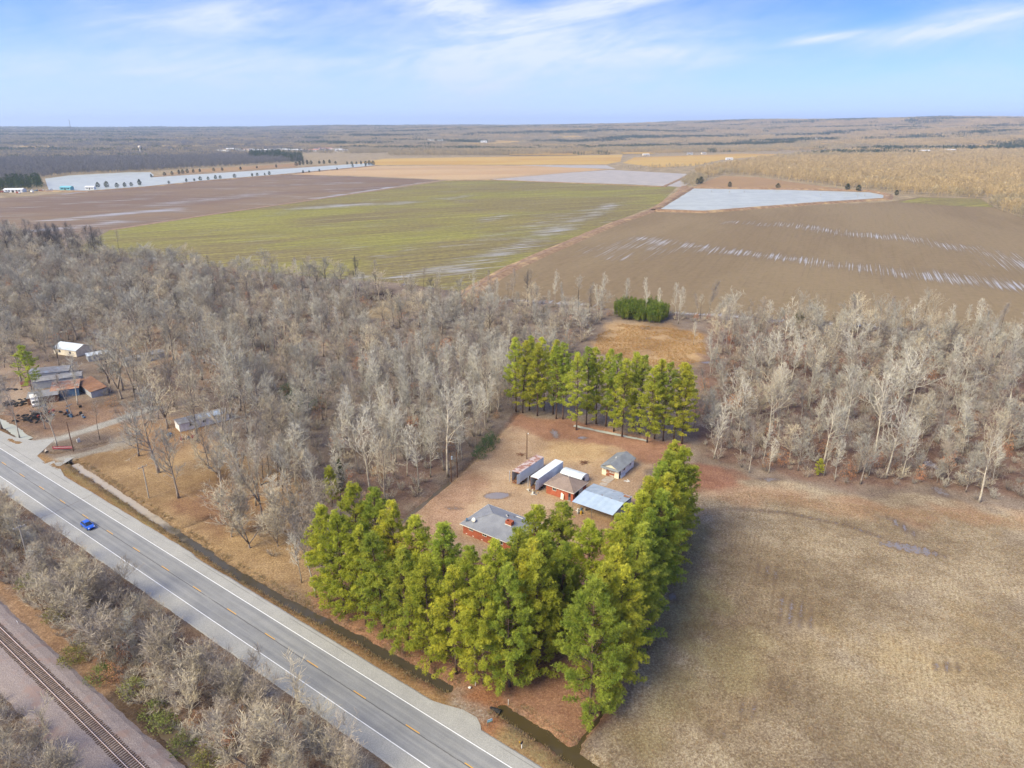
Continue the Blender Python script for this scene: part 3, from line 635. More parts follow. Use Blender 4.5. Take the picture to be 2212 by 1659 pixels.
# ------------------------------------------------------------------ vegetation: one mesh pair per kind, shared by all its copies
BARK = {k: noisy('bark_'+k, a, b, 2.2, .95, bump=.3, vary=.6, stretch=(1, 1, .35)) for k, a, b in (
    ('grey', S(168,154,140,.85), S(116,104,96,.8)), ('pale', S(198,189,173,.78), S(148,139,127,.75)), ('dark', S(92,80,72), S(64,56,52)), ('pine', S(128,104,90), S(84,66,58)))}
def twig_mat(name, c, d):
    c, d = [tuple((x*.72+sum(q)/3*.28)*1.6*g_ for x, g_ in zip(q, (.985, 1.02, .99))) for q in (c, d)]
    return noisy(name, c, d, .5, .95, bump=0, vary=.45, spec=.1)
TWIG = {'grey': twig_mat('twig_grey', S(180,170,154), S(146,136,124)), 'pale': twig_mat('twig_pale', S(206,194,176), S(170,158,144)), 'brown': twig_mat('twig_brown', S(178,158,136), S(142,124,108)),
        'mauve': twig_mat('twig_mauve', S(166,150,138), S(130,114,106)), 'beige': twig_mat('twig_beige', S(196,176,146), S(160,142,118)), 'dark': twig_mat('twig_dark', S(104,96,94), S(82,76,76))}
NEEDLE = foliage('pine_needles', S(140,148,56,1.26), S(192,190,78,1.26), .5, .35, .24)
NEEDLE2 = foliage('pine_needles_cool', S(126,142,60,1.26), S(176,180,78,1.26), .5, .35, .24)
CEDAR = foliage('cedar_leaf', S(72,84,58,.6), S(98,104,66,.6), .15, .4, .4)
SHRUBL = foliage('shrub_leaf', S(108,116,64,.9), S(146,146,84,.9), .25, .8, .5)
HOLLY = foliage('holly_leaf', S(60,90,60,.8), S(90,116,70,.8), .15, .8, .4)
BAMBOO = foliage('bamboo_leaf', S(84,110,40,.85), S(158,164,66,.85), .3, .25, .3)
RUSTL = foliage('rust_leaf', S(172,122,88,.9), S(200,150,110,.9), .25, .8, .5)
GRASS = foliage('dry_grass', S(210,186,144,.66), S(176,148,108,.66), .3, .05, .5)
GRASSG = foliage('gold_grass', S(226,184,118,.66), S(196,148,88,.66), .3, .05, .4)

def rdir(r, d, ang):
    """direction d turned by ang in a random plane"""
    a = r.gauss(0, 1), r.gauss(0, 1), r.gauss(0, 1); dp = a[0]*d[0]+a[1]*d[1]+a[2]*d[2]
    p = (a[0]-dp*d[0], a[1]-dp*d[1], a[2]-dp*d[2]); L = math.sqrt(p[0]**2+p[1]**2+p[2]**2) or 1
    c, s_ = math.cos(ang), math.sin(ang)
    return (d[0]*c+p[0]/L*s_, d[1]*c+p[1]/L*s_, d[2]*c+p[2]/L*s_)
def nrm(d): L = math.sqrt(d[0]**2+d[1]**2+d[2]**2) or 1; return (d[0]/L, d[1]/L, d[2]/L)
def twig(mb, r, p, d, L, w_):
    s_ = nrm((r.gauss(0, 1), r.gauss(0, 1), r.gauss(0, 1))); i = len(mb.v)
    m_ = (p[0]+d[0]*L*.55+s_[1]*L*.06, p[1]+d[1]*L*.55-s_[0]*L*.06, p[2]+d[2]*L*.55+L*.03)
    mb.v += [(p[0]-s_[0]*w_, p[1]-s_[1]*w_, p[2]-s_[2]*w_), (p[0]+s_[0]*w_, p[1]+s_[1]*w_, p[2]+s_[2]*w_), (m_[0]+s_[0]*w_*.7, m_[1]+s_[1]*w_*.7, m_[2]+s_[2]*w_*.7), (p[0]+d[0]*L, p[1]+d[1]*L, p[2]+d[2]*L+L*.08)]
    mb.f += [(i, i+1, i+2), (i, i+2, i+3)]
def limb(r, p, d, L, segs, wob, trop):
    pts = [p]
    for k in range(segs):
        d = nrm((d[0]+r.gauss(0, wob), d[1]+r.gauss(0, wob), d[2]+r.gauss(0, wob)+trop))
        p = (p[0]+d[0]*L/segs, p[1]+d[1]*L/segs, p[2]+d[2]*L/segs); pts.append(p)
    return pts, d
def along(pts, t):
    x = t*(len(pts)-1); i = min(int(x), len(pts)-2); f = x-i; a, b = pts[i], pts[i+1]
    return (a[0]+(b[0]-a[0])*f, a[1]+(b[1]-a[1])*f, a[2]+(b[2]-a[2])*f), nrm((b[0]-a[0], b[1]-a[1], b[2]-a[2]))
def bare_tree(seed, h, tr, s0, nl, ang, lw, trop, nb, nt, tw=1.0, tl=1.2, lean=.04, fork=0, prof='round', twd=.022):
    r = random.Random(seed); T, Cn = MB(), MB()
    d0 = nrm((r.gauss(0, lean), r.gauss(0, lean), 1)); leaders = []
    if fork:
        fh = h*s0*.9; bole, d1 = limb(r, (0, 0, -.3), d0, fh, 4, .03, .05)
        T.tube(bole, [tr*1.35]+[tr*(1-.12*k) for k in range(1, 5)], 7)
        for k in range(fork):
            dd = rdir(r, d1, R(r.uniform(14, 30))); pts, _ = limb(r, bole[-1], dd, h-fh, 6, .07, .06)
            rr = tr*.62; T.tube(pts, [rr*(1-.15*j) for j in range(7)], 5); leaders.append((pts, rr, .12))
    else:
        pts, _ = limb(r, (0, 0, -.3), d0, h, 8, .035, .02)
        T.tube(pts, [tr*1.35]+[tr*(1-.115*k) for k in range(1, 9)], 7); leaders.append((pts, tr, s0))
    for pts, rr, st in leaders:
        nn = max(3, nl//len(leaders))
        for k in range(nn):
            t = st+(0.97-st)*(k+r.random()*.8)/nn; p, d = along(pts, min(t, .98)); q = (t-st)/(1-st)
            pf = {'round': math.sqrt(max(.05, 1-(q*1.05-.35)**2*1.5)), 'tall': .55+.5*math.sin(math.pi*min(1, q+.15)), 'vase': .5+.7*q*(1.25-q)*1.6, 'cone': 1.1-.85*q}[prof]
            L = h*lw*pf*r.uniform(.75, 1.2); dd = rdir(r, d, R(r.uniform(*ang)*(1-.35*q)))
            if dd[2] < -.1: dd = (dd[0], dd[1], abs(dd[2]))
            br = min(rr*.42*(1-.55*q), .03+L*.022); bp, _ = limb(r, p, nrm(dd), L, 4, .13, trop)
            (T if br > .075 and not fork else Cn).tube(bp, [br, br*.8, br*.6, br*.42, br*.22], 4, cap=False)
            for j in range(nb):
                u_ = .22+.78*(j+r.random())/nb; p2, d2 = along(bp, min(u_, .99)); L2 = L*r.uniform(.28, .5)*(1.15-.5*u_)+.4
                b2, _ = limb(r, p2, rdir(r, d2, R(r.uniform(25, 60))), L2, 3, .16, trop*.8)
                Cn.tube(b2, [br*.34+.012, br*.24+.01, br*.16+.008, .008], 3, cap=False)
                for m_ in range(nt):
                    p3, d3 = along(b2, r.uniform(.15, 1)); twig(Cn, r, p3, nrm((lambda q_: (q_[0], q_[1], q_[2]+.25))(rdir(r, d3, R(r.uniform(15, 65))))), tl*r.uniform(.5, 1.15)*tw, twd)
            for m_ in range(nt):
                p3, d3 = along(bp, r.uniform(.3, 1)); twig(Cn, r, p3, rdir(r, d3, R(r.uniform(20, 70))), tl*r.uniform(.5, 1.1)*tw, twd)
    return T, Cn
def pair(T, Cn, tm, cm, nm):
    a = T.mesh(nm+'_trunk'); a.materials.append(tm); a.polygons.foreach_set('use_smooth', [True]*len(a.polygons)); b = Cn.mesh(nm+'_crown'); b.materials.append(cm); return a, b
KINDS = {}     # name -> (height, [(trunk mesh, crown mesh)...])
def make_kind(key, n, seed, h, bark, twigs, **kw):
    KINDS[key] = (h, [pair(*bare_tree(seed+i, h, **kw), BARK[bark], TWIG[twigs[i % len(twigs)]], key) for i in range(n)])
make_kind('oak', 3, 10, 18, 'grey', ['grey', 'beige', 'grey'], tr=.34, s0=.28, nl=17, ang=(35, 72), lw=.40, trop=.08, nb=8, nt=12, prof='round', twd=.026)
make_kind('vase', 2, 20, 20, 'grey', ['grey', 'beige'], tr=.36, s0=.22, nl=20, ang=(22, 50), lw=.30, trop=.07, nb=8, nt=12, fork=4, prof='vase', twd=.026)
make_kind('slender', 4, 30, 19, 'pale', ['pale', 'grey', 'pale', 'mauve'], tr=.17, s0=.34, nl=22, ang=(22, 46), lw=.19, trop=.10, nb=5, nt=7, prof='tall', tl=1.0)
make_kind('sycamore', 3, 40, 24, 'pale', ['pale', 'grey', 'beige'], tr=.29, s0=.36, nl=15, ang=(30, 66), lw=.33, trop=.07, nb=6, nt=8, prof='round', fork=0)
make_kind('thicket_tree', 3, 50, 13, 'grey', ['mauve', 'brown', 'grey'], tr=.15, s0=.2, nl=20, ang=(25, 55), lw=.30, trop=.09, nb=6, nt=8, prof='round', tl=1.0)
make_kind('pole_tree', 2, 60, 17, 'dark', ['brown', 'grey'], tr=.16, s0=.58, nl=14, ang=(25, 50), lw=.18, trop=.1, nb=4, nt=6, prof='tall', tl=.9)
make_kind('dark_tree', 2, 70, 20, 'dark', ['dark', 'mauve'], tr=.28, s0=.34, nl=18, ang=(25, 55), lw=.26, trop=.08, nb=6, nt=8, prof='tall')
make_kind('lopped', 1, 80, 13, 'dark', ['grey'], tr=.42, s0=.5, nl=9, ang=(30, 70), lw=.20, trop=.08, nb=3, nt=3, prof='cone')
make_kind('small_tree', 3, 90, 8, 'grey', ['brown', 'beige', 'mauve'], tr=.10, s0=.12, nl=18, ang=(25, 60), lw=.36, trop=.1, nb=6, nt=8, prof='round', tl=.9, twd=.013)
make_kind('fuzzy', 2, 100, 10, 'grey', ['beige', 'brown'], tr=.14, s0=.12, nl=26, ang=(18, 48), lw=.34, trop=.12, nb=7, nt=10, prof='vase', fork=3, tl=1.0, twd=.017)
# leafy kinds
def leaves(mb, r, c, rad, n, size, flat_=.7, up=.3):
    for k in range(n):
        d = nrm((r.gauss(0, 1), r.gauss(0, 1), r.gauss(0, 1)*flat_)); q = rad*r.uniform(.35, 1)
        p = (c[0]+d[0]*q, c[1]+d[1]*q, c[2]+d[2]*q*flat_); L = size*r.uniform(.6, 1.3)
        a = nrm((d[0]+r.gauss(0, .6), d[1]+r.gauss(0, .6), d[2]+up+r.gauss(0, .5))); s_ = nrm((r.gauss(0, 1), r.gauss(0, 1), r.gauss(0, 1))); i = len(mb.v); w_ = L*.34
        mb.v += [(p[0]-s_[0]*w_, p[1]-s_[1]*w_, p[2]-s_[2]*w_), (p[0]+s_[0]*w_, p[1]+s_[1]*w_, p[2]+s_[2]*w_), (p[0]+a[0]*L, p[1]+a[1]*L, p[2]+a[2]*L)]
        mb.f.append((i, i+1, i+2))
def tuft(mb, r, p, d, L, n, w_=.045):
    """a brush of pine needles round the tip of a shoot"""
    for k in range(n):
        a = rdir(r, d, R(r.uniform(8, 88))); s_ = nrm((r.gauss(0, 1), r.gauss(0, 1), r.gauss(0, 1))); l = L*r.uniform(.75, 1.2); i = len(mb.v)
        b0 = (p[0]-d[0]*l*.3*r.random(), p[1]-d[1]*l*.3*r.random(), p[2]-d[2]*l*.3*r.random())
        mb.v += [(b0[0]-s_[0]*w_, b0[1]-s_[1]*w_, b0[2]-s_[2]*w_), (b0[0]+s_[0]*w_, b0[1]+s_[1]*w_, b0[2]+s_[2]*w_), (b0[0]+a[0]*l, b0[1]+a[1]*l, b0[2]+a[2]*l)]
        mb.f.append((i, i+1, i+2))
def pine(seed, h, tr, c0, wid, dens=1.0, lower=1.0, open_=0.0, needles=15):
    r = random.Random(seed); T, Cn = MB(), MB()
    pts, _ = limb(r, (0, 0, -.3), nrm((r.gauss(0, .015), r.gauss(0, .015), 1)), h, 9, .012, .02)
    T.tube(pts, [tr*1.3]+[tr*(1-.1*k) for k in range(1, 10)], 8)
    z = c0*h; k = 0
    while z < h*.985:
        q = (z-c0*h)/(h-c0*h); prof = (.58*lower+.47*math.sin(math.pi*min(1, q*.82+.19)))*(1-q**4)+.10
        step = (.62-.22*q)/dens; nb = 3 if q < .85 else 4
        for j in range(nb):
            if r.random() < open_*(1-q): continue
            az_ = r.uniform(0, 6.283); L = max(.7, wid*prof*r.uniform(.62, 1.18)); up = .12+.55*q+r.gauss(0, .12)
            p, _ = along(pts, min(.985, (z+.3+r.uniform(-.5, .5))/(h+.3)))
            bp, _ = limb(r, p, nrm((math.cos(az_), math.sin(az_), up)), L, 4, .1, .05)
            T.tube(bp, [.022+.012*L, .018+.009*L, .015+.005*L, .013, .008], 3, cap=False)
            ns = max(3, int(L*2.9))
            for m_ in range(ns):
                u_ = .38+.62*(m_+r.random())/ns; p2, d2 = along(bp, min(.99, u_)); cl_ = .42+.28*r.random()+.10*L*(1-u_)
                ce = rdir(r, d2, R(r.uniform(20, 65))); ce = nrm((ce[0], ce[1], ce[2]+.45))
                c_ = (p2[0]+ce[0]*cl_*.7, p2[1]+ce[1]*cl_*.7, p2[2]+ce[2]*cl_*.7)
                for n_ in range(4):
                    o = nrm((r.gauss(0, 1), r.gauss(0, 1), r.gauss(.35, .8))); pp = (c_[0]+o[0]*cl_*.55, c_[1]+o[1]*cl_*.55, c_[2]+o[2]*cl_*.4)
                    tuft(Cn, r, pp, nrm((o[0]*.7+ce[0]*.4, o[1]*.7+ce[1]*.4, o[2]*.6+.75)), .42, needles, .036)
        z += step; k += 1
    for n_ in range(14): tuft(Cn, r, (pts[-1][0]+r.gauss(0, .3), pts[-1][1]+r.gauss(0, .3), h-r.uniform(.1, 1.2)), (0, 0, 1), .38, needles)
    return T, Cn
KINDS['pine'] = (24, [pair(*pine(200+i, 24, .27, (.06, .04, .10, .07, .05)[i], (4.3, 4.7, 4.1, 4.5, 4.8)[i], 1.0), BARK['pine'], (NEEDLE, NEEDLE, NEEDLE2, NEEDLE, NEEDLE2)[i], 'pine') for i in range(5)])
KINDS['open_pine'] = (26, [pair(*pine(220+i, 26, .24, (.14, .24, .1)[i], (4.7, 4.4, 4.9)[i], .85, .72, .2), BARK['pine'], (NEEDLE, NEEDLE2, NEEDLE)[i], 'open_pine') for i in range(3)])
KINDS['young_pine'] = (10, [pair(*pine(240+i, 10, .12, .12, 2.0, 1.2, 1.0), BARK['pine'], NEEDLE, 'young_pine') for i in range(2)])
def cedar(seed, h, wid):
    r = random.Random(seed); T, Cn = MB(), MB(); T.tube([(0, 0, -.2), (0, 0, h*.5), (0, 0, h*.92)], [.14, .1, .03], 5)
    for k in range(46):
        z = h*(.06+.92*k/46); rr = wid*(math.sin(math.pi*min(1, (k/46)*.80+.2))**.8)*.95
        for j in range(6):
            a = r.uniform(0, 6.283); q = rr*r.uniform(.55, 1.0); leaves(Cn, r, (math.cos(a)*q, math.sin(a)*q, z), .5, 7, .34, .8, .6)
    return T, Cn
KINDS['cedar'] = (6, [pair(*cedar(260+i, 6, (2.5, 2.1, 1.7)[i]), BARK['dark'], CEDAR, 'cedar') for i in range(3)])
def bush(seed, h, wid, leaf, n=60, stems=12, size=.22):
    r = random.Random(seed); T, Cn = MB(), MB()
    for k in range(stems):
        a = r.uniform(0, 6.283); d = nrm((math.cos(a)*r.uniform(.1, .6), math.sin(a)*r.uniform(.1, .6), 1)); pts, _ = limb(r, (math.cos(a)*.15, math.sin(a)*.15, -.15), d, h*r.uniform(.5, .8), 4, .12, .04)
        T.tube(pts, [.04, .03, .025, .018, .01], 4, cap=False)
    for k in range(n):
        a = r.uniform(0, 6.283); q = math.sqrt(r.random())*wid; z = h*(.15+.8*r.random()*math.sqrt(max(.05, 1-(q/wid)**2)))
        leaves(Cn, r, (math.cos(a)*q, math.sin(a)*q, z), .42, 12, size, .8, .4)
    return pair(T, Cn, BARK['grey'], leaf, 'bush')
KINDS['shrub'] = (3, [bush(300, 3, 1.9, SHRUBL, 90), bush(301, 3, 1.6, SHRUBL, 70)]); KINDS['holly'] = (4, [bush(302, 4, 2.2, HOLLY, 120)])
KINDS['rust_tree'] = (5, [bush(304, 5, 1.7, RUSTL, 60, 10, .2), bush(305, 5, 1.3, RUSTL, 46, 8, .2)])
def bare_shrub(seed, h, wid, tw, n=16):
    r = random.Random(seed); T, Cn = MB(), MB()
    for k in range(n):
        a = r.uniform(0, 6.283); d = nrm((math.cos(a)*r.uniform(.15, .9)*wid/h*1.4, math.sin(a)*r.uniform(.15, .9)*wid/h*1.4, 1)); pts, _ = limb(r, (math.cos(a)*.2, math.sin(a)*.2, -.15), d, h*r.uniform(.7, 1.05), 5, .12, .02)
        T.tube(pts, [.03, .026, .02, .016, .01, .006], 3, cap=False)
        for j in range(22):
            p3, d3 = along(pts, r.uniform(.2, 1)); twig(Cn, r, p3, rdir(r, d3, R(r.uniform(15, 60))), r.uniform(.35, .95), .013)
    return pair(T, Cn, BARK['grey'], TWIG[tw], 'bare_shrub')
KINDS['bare_shrub'] = (3, [bare_shrub(310, 3, 2.0, 'mauve'), bare_shrub(311, 3, 1.6, 'brown'), bare_shrub(312, 3, 2.3, 'grey'), bare_shrub(313, 3, 1.8, 'beige')])
def clump_grass(seed, h, n, mat, wid=.35):
    r = random.Random(seed); Cn = MB()
    for k in range(n):
        a = r.uniform(0, 6.283); q = r.random()*wid; d = nrm((math.cos(a)*r.uniform(0, .9), math.sin(a)*r.uniform(0, .9), 1)); L = h*r.uniform(.6, 1.2); s_ = (math.sin(a+r.gauss(0, .8))*.03, math.cos(a+r.gauss(0, .8))*.03, 0); p = (math.cos(a)*q, math.sin(a)*q, -.04); i = len(Cn.v)
        Cn.v += [(p[0]-s_[0], p[1]-s_[1], p[2]), (p[0]+s_[0], p[1]+s_[1], p[2]), (p[0]+d[0]*L, p[1]+d[1]*L, p[2]+d[2]*L)]; Cn.f.append((i, i+1, i+2))
    m_ = Cn.mesh('grass_tuft'); m_.materials.append(mat); return m_

NAMES = {'oak': 'bare_tree', 'vase': 'bare_tree', 'slender': 'bare_tree', 'sycamore': 'sycamore_tree', 'thicket_tree': 'bare_tree', 'pole_tree': 'bare_tree', 'dark_tree': 'bare_tree', 'lopped': 'bare_tree', 'small_tree': 'bare_tree', 'fuzzy': 'bare_tree',
         'pine': 'pine_tree', 'open_pine': 'pine_tree', 'young_pine': 'pine_tree', 'cedar': 'cedar_tree', 'shrub': 'evergreen_shrub', 'holly': 'evergreen_shrub', 'rust_tree': 'brown_leaved_tree', 'bare_shrub': 'bare_shrub'}
PART = {}
VR = random.Random(77)
def plant(key, x, y, h, label, group=None, var=None, rot=None, wide=1.0, z=None, cat=None):
    H, l = KINDS[key]; v = VR.randrange(len(l)) if var is None else var % len(l)
    o = thing(NAMES[key], label, cat or ('tree' if not NAMES[key].endswith('shrub') else 'shrub'), (x, y, tz1(x, y) if z is None else z), VR.uniform(0, 6.283) if rot is None else rot, group)
    s_ = h/H; o.scale = (s_*wide, s_*wide, s_)
    stem, top = ('stem', 'foliage') if NAMES[key].endswith('shrub') else ('trunk', 'crown')
    if NAMES[key] == 'bare_shrub': top = 'twigs'
    a = link(stem, l[v][0], o); b = link(top, l[v][1], o)
    PART.setdefault((key, v), (a, b))
    return o
def scatter(name, items, protos, label=None):
    """items: (x, y, z, rot, sx, sz, proto index); one object that nobody could count"""
    me = bpy.data.meshes.new(name); A_ = np.array(items, float); me.from_pydata([tuple(p) for p in A_[:, :3]], [], []); me.update()
    for nm, arr, tp in (('rot', A_[:, 3], 'FLOAT'), ('idx', A_[:, 6], 'INT')):
        at = me.attributes.new(nm, tp, 'POINT'); at.data.foreach_set('value', arr.astype(np.int32 if tp == 'INT' else np.float32))
    at = me.attributes.new('scl', 'FLOAT_VECTOR', 'POINT'); at.data.foreach_set('vector', A_[:, [4, 4, 5]].astype(np.float32).ravel())
    g = bpy.data.node_groups.new(name, 'GeometryNodeTree'); t = NT(g)
    g.interface.new_socket('Geometry', in_out='INPUT', socket_type='NodeSocketGeometry'); g.interface.new_socket('Geometry', in_out='OUTPUT', socket_type='NodeSocketGeometry')
    gi = t.node('NodeGroupInput'); go = t.node('NodeGroupOutput'); join = t.node('GeometryNodeJoinGeometry')
    for obs in reversed(protos):
        j = t.node('GeometryNodeJoinGeometry')
        for ob in obs:
            oi = t.node('GeometryNodeObjectInfo', transform_space='ORIGINAL'); oi.inputs['Object'].default_value = ob; t.l.new(oi.outputs['Geometry'], j.inputs[0])
        gi2 = t.node('GeometryNodeGeometryToInstance'); t.l.new(j.outputs[0], gi2.inputs[0]); t.l.new(gi2.outputs[0], join.inputs[0])
    na = lambda nm, tp: t.node('GeometryNodeInputNamedAttribute', data_type=tp, ins={'Name': nm}).outputs['Attribute']
    ip = t.node('GeometryNodeInstanceOnPoints'); t.l.new(gi.outputs[0], ip.inputs['Points']); t.l.new(join.outputs[0], ip.inputs['Instance']); ip.inputs['Pick Instance'].default_value = True
    t.l.new(na('idx', 'INT'), ip.inputs['Instance Index'])
    cx = t.node('ShaderNodeCombineXYZ'); t.l.new(na('rot', 'FLOAT'), cx.inputs[2]); t.l.new(cx.outputs[0], ip.inputs['Rotation']); t.l.new(na('scl', 'FLOAT_VECTOR'), ip.inputs['Scale'])
    t.l.new(ip.outputs[0], go.inputs[0])
    o = link(name, me); md = o.modifiers.new('scatter', 'NODES'); md.node_group = g; kind(o, 'stuff')
    if label: o['label'] = label
    return o
def inpoly(P, poly): return sdf(P, poly) < 0
def fill(poly, cell, seed, px=True):
    p = GP(poly) if px else poly; A_ = np.array(p); lo, hi = A_.min(0), A_.max(0); rs = np.random.RandomState(seed)
    X, Y = np.meshgrid(np.arange(lo[0], hi[0], cell), np.arange(lo[1], hi[1], cell)); Q = np.stack([X.ravel(), Y.ravel()], 1)+rs.uniform(-.48, .48, (X.size, 2))*cell
    return Q[inpoly(Q, p)]
KEEP = [GP(q) for q in ([(880,1118),(960,1045),(1040,985),(1098,910),(1255,900),(1420,945),(1500,965),(1500,1010),(1420,1180),(1050,1250),(850,1190)], [(1290,725),(1340,700),(1440,708),(1520,722),(1525,775),(1450,800),(1285,762)], [(788,690),(802,658),(868,634),(878,655),(848,688)],
        [(60,800),(200,790),(235,845),(190,890),(40,900),(40,850)], [(130,760),(230,760),(240,790),(130,790)], [(255,790),(360,760),(360,785),(260,800)], [(375,900),(500,880),(505,925),(380,950)], [(0,940),(130,940),(290,890),(300,915),(150,965),(30,985)], [(0,830),(70,830),(70,880),(0,900)])]
def free(Q):
    k = np.ones(len(Q), bool)
    for p in KEEP: k &= ~inpoly(Q, p)
    t = road_t(Q); k &= ~((t > -7.5) & (t < 11.5))
    return Q[k]
# ------------------------------------------------------------------ pines
def pine_row(items, key, where, group, frame_=None):
    for k, it in enumerate(items):
        (x, y) = frame_(it[0], it[1]) if frame_ else G(it[0], it[1], it[2]*.995)
        plant(key, x, y, it[2], where % ORD[k+1] if '%' in where else where, group, var=it[3] if len(it) > 3 else k, wide=it[4] if len(it) > 4 else 1.0)
pine_row([(-23.5,13.6,22.5,0),(-18.2,12.9,23.5,1),(-12.4,13.3,22,3),(-6.8,12.9,23,2),(-1.2,13.3,21.5,4),(4.6,13.1,22.5,0),(10.2,13.6,22,3),(15.6,14.6,23.5,1),(19.6,16.6,24.5,4,.92)], 'pine', '%s pine from the left in the front row along the roadside ditch', 'pines in the front row by the ditch', RD)
pine_row([(-21,20,25,3),(-15.5,19.6,25.5,2),(-10,20.2,24.5,1),(-4,19.5,24,0),(2.4,19.8,24.5,4),(8.2,19.4,23,2),(13.4,21.5,24.5,3)], 'pine', '%s pine from the left in the second row behind the ditch pines', 'pines in the second row', RD)
pine_row([(14.6,25.6,24.5,2),(19.6,24.4,25,1),(22.0,21.6,25,0,.9),(17.5,30.5,23,4),(21.2,30.5,23,2,.9),(23,37.2,24,3,1.1),(12.2,34.8,24.5,1),(14.6,39,24.5,2,1.1)], 'pine', '%s pine counted up from the driveway in the clump before the brick house', 'pines before the brick house', RD)
pine_row([(34.0,19.4,26.5,4,1.0),(33.0,25.4,25.5,1,.92),(34.6,27.4,24.5,3),(31.2,31.6,25,0,.95),(33.2,34,25,2),(28.9,38,25,3,1.05),(31.8,40.6,24.5,4),(27.4,44.6,25,1),(30.4,47.4,24.5,2),(26.2,51.4,24.5,0,1.05),(29,54.2,24.5,4),(25,58.2,24.5,3),(27.6,61.4,24.5,1),(23.8,65.2,24,2),(26.2,68.6,24,0),(22.6,72.2,24,4),(24.8,76,24,3),(21.4,79.4,23.5,1)], 'pine', '%s pine from the road in the row beside the open field', 'pines along the field edge', RD)
pine_row([(1115,731,26,0),(1145,729,26,1),(1178,730,26,2),(1198,736,26,0),(1220,744,26,1),(1130,737,25.5,2),(1163,742,25.5,0),(1205,750,25,1)], 'open_pine', '%s pine from the left in the thick clump at the back of the yard', 'pines in the clump behind the yard')
pine_row([(1251,762,26,0),(1273,753,26,1),(1295,752,26,2),(1317,756,26,0),(1335,764,26,1),(1354,772,26,2),(1379,762,26,0,1.1),(1393,768,26,1),(1410,790,25,2),(1427,777,26,0),(1446,784,25.5,1),(1470,785,25.5,2,1.15),(1488,792,25,0,1.1)], 'open_pine', '%s pine from the left in the thin row with bare lower trunks behind the yard', 'pines in the back row')
x, y = G(44, 748, 19); plant('open_pine', x, y, 19, 'lone pine with a high yellow-green crown beside the junk yard', var=1, wide=1.35)
x, y = G(719, 1090); plant('young_pine', x, y, 10.5, 'slim young pine just left of the roadside pines', var=0, wide=.9)
x, y = G(736, 1060); plant('cedar', x, y, 9, 'narrow olive cedar behind the slim young pine', var=2, wide=.6)
x, y = G(1768, 1028); plant('young_pine', x, y, 5.2, 'small bright pine at the edge of the wood by the open field', var=1, wide=.95)
x, y = G(1725, 700); plant('cedar', x, y, 7, 'dark cedar among bare trees by the brown field', var=1)
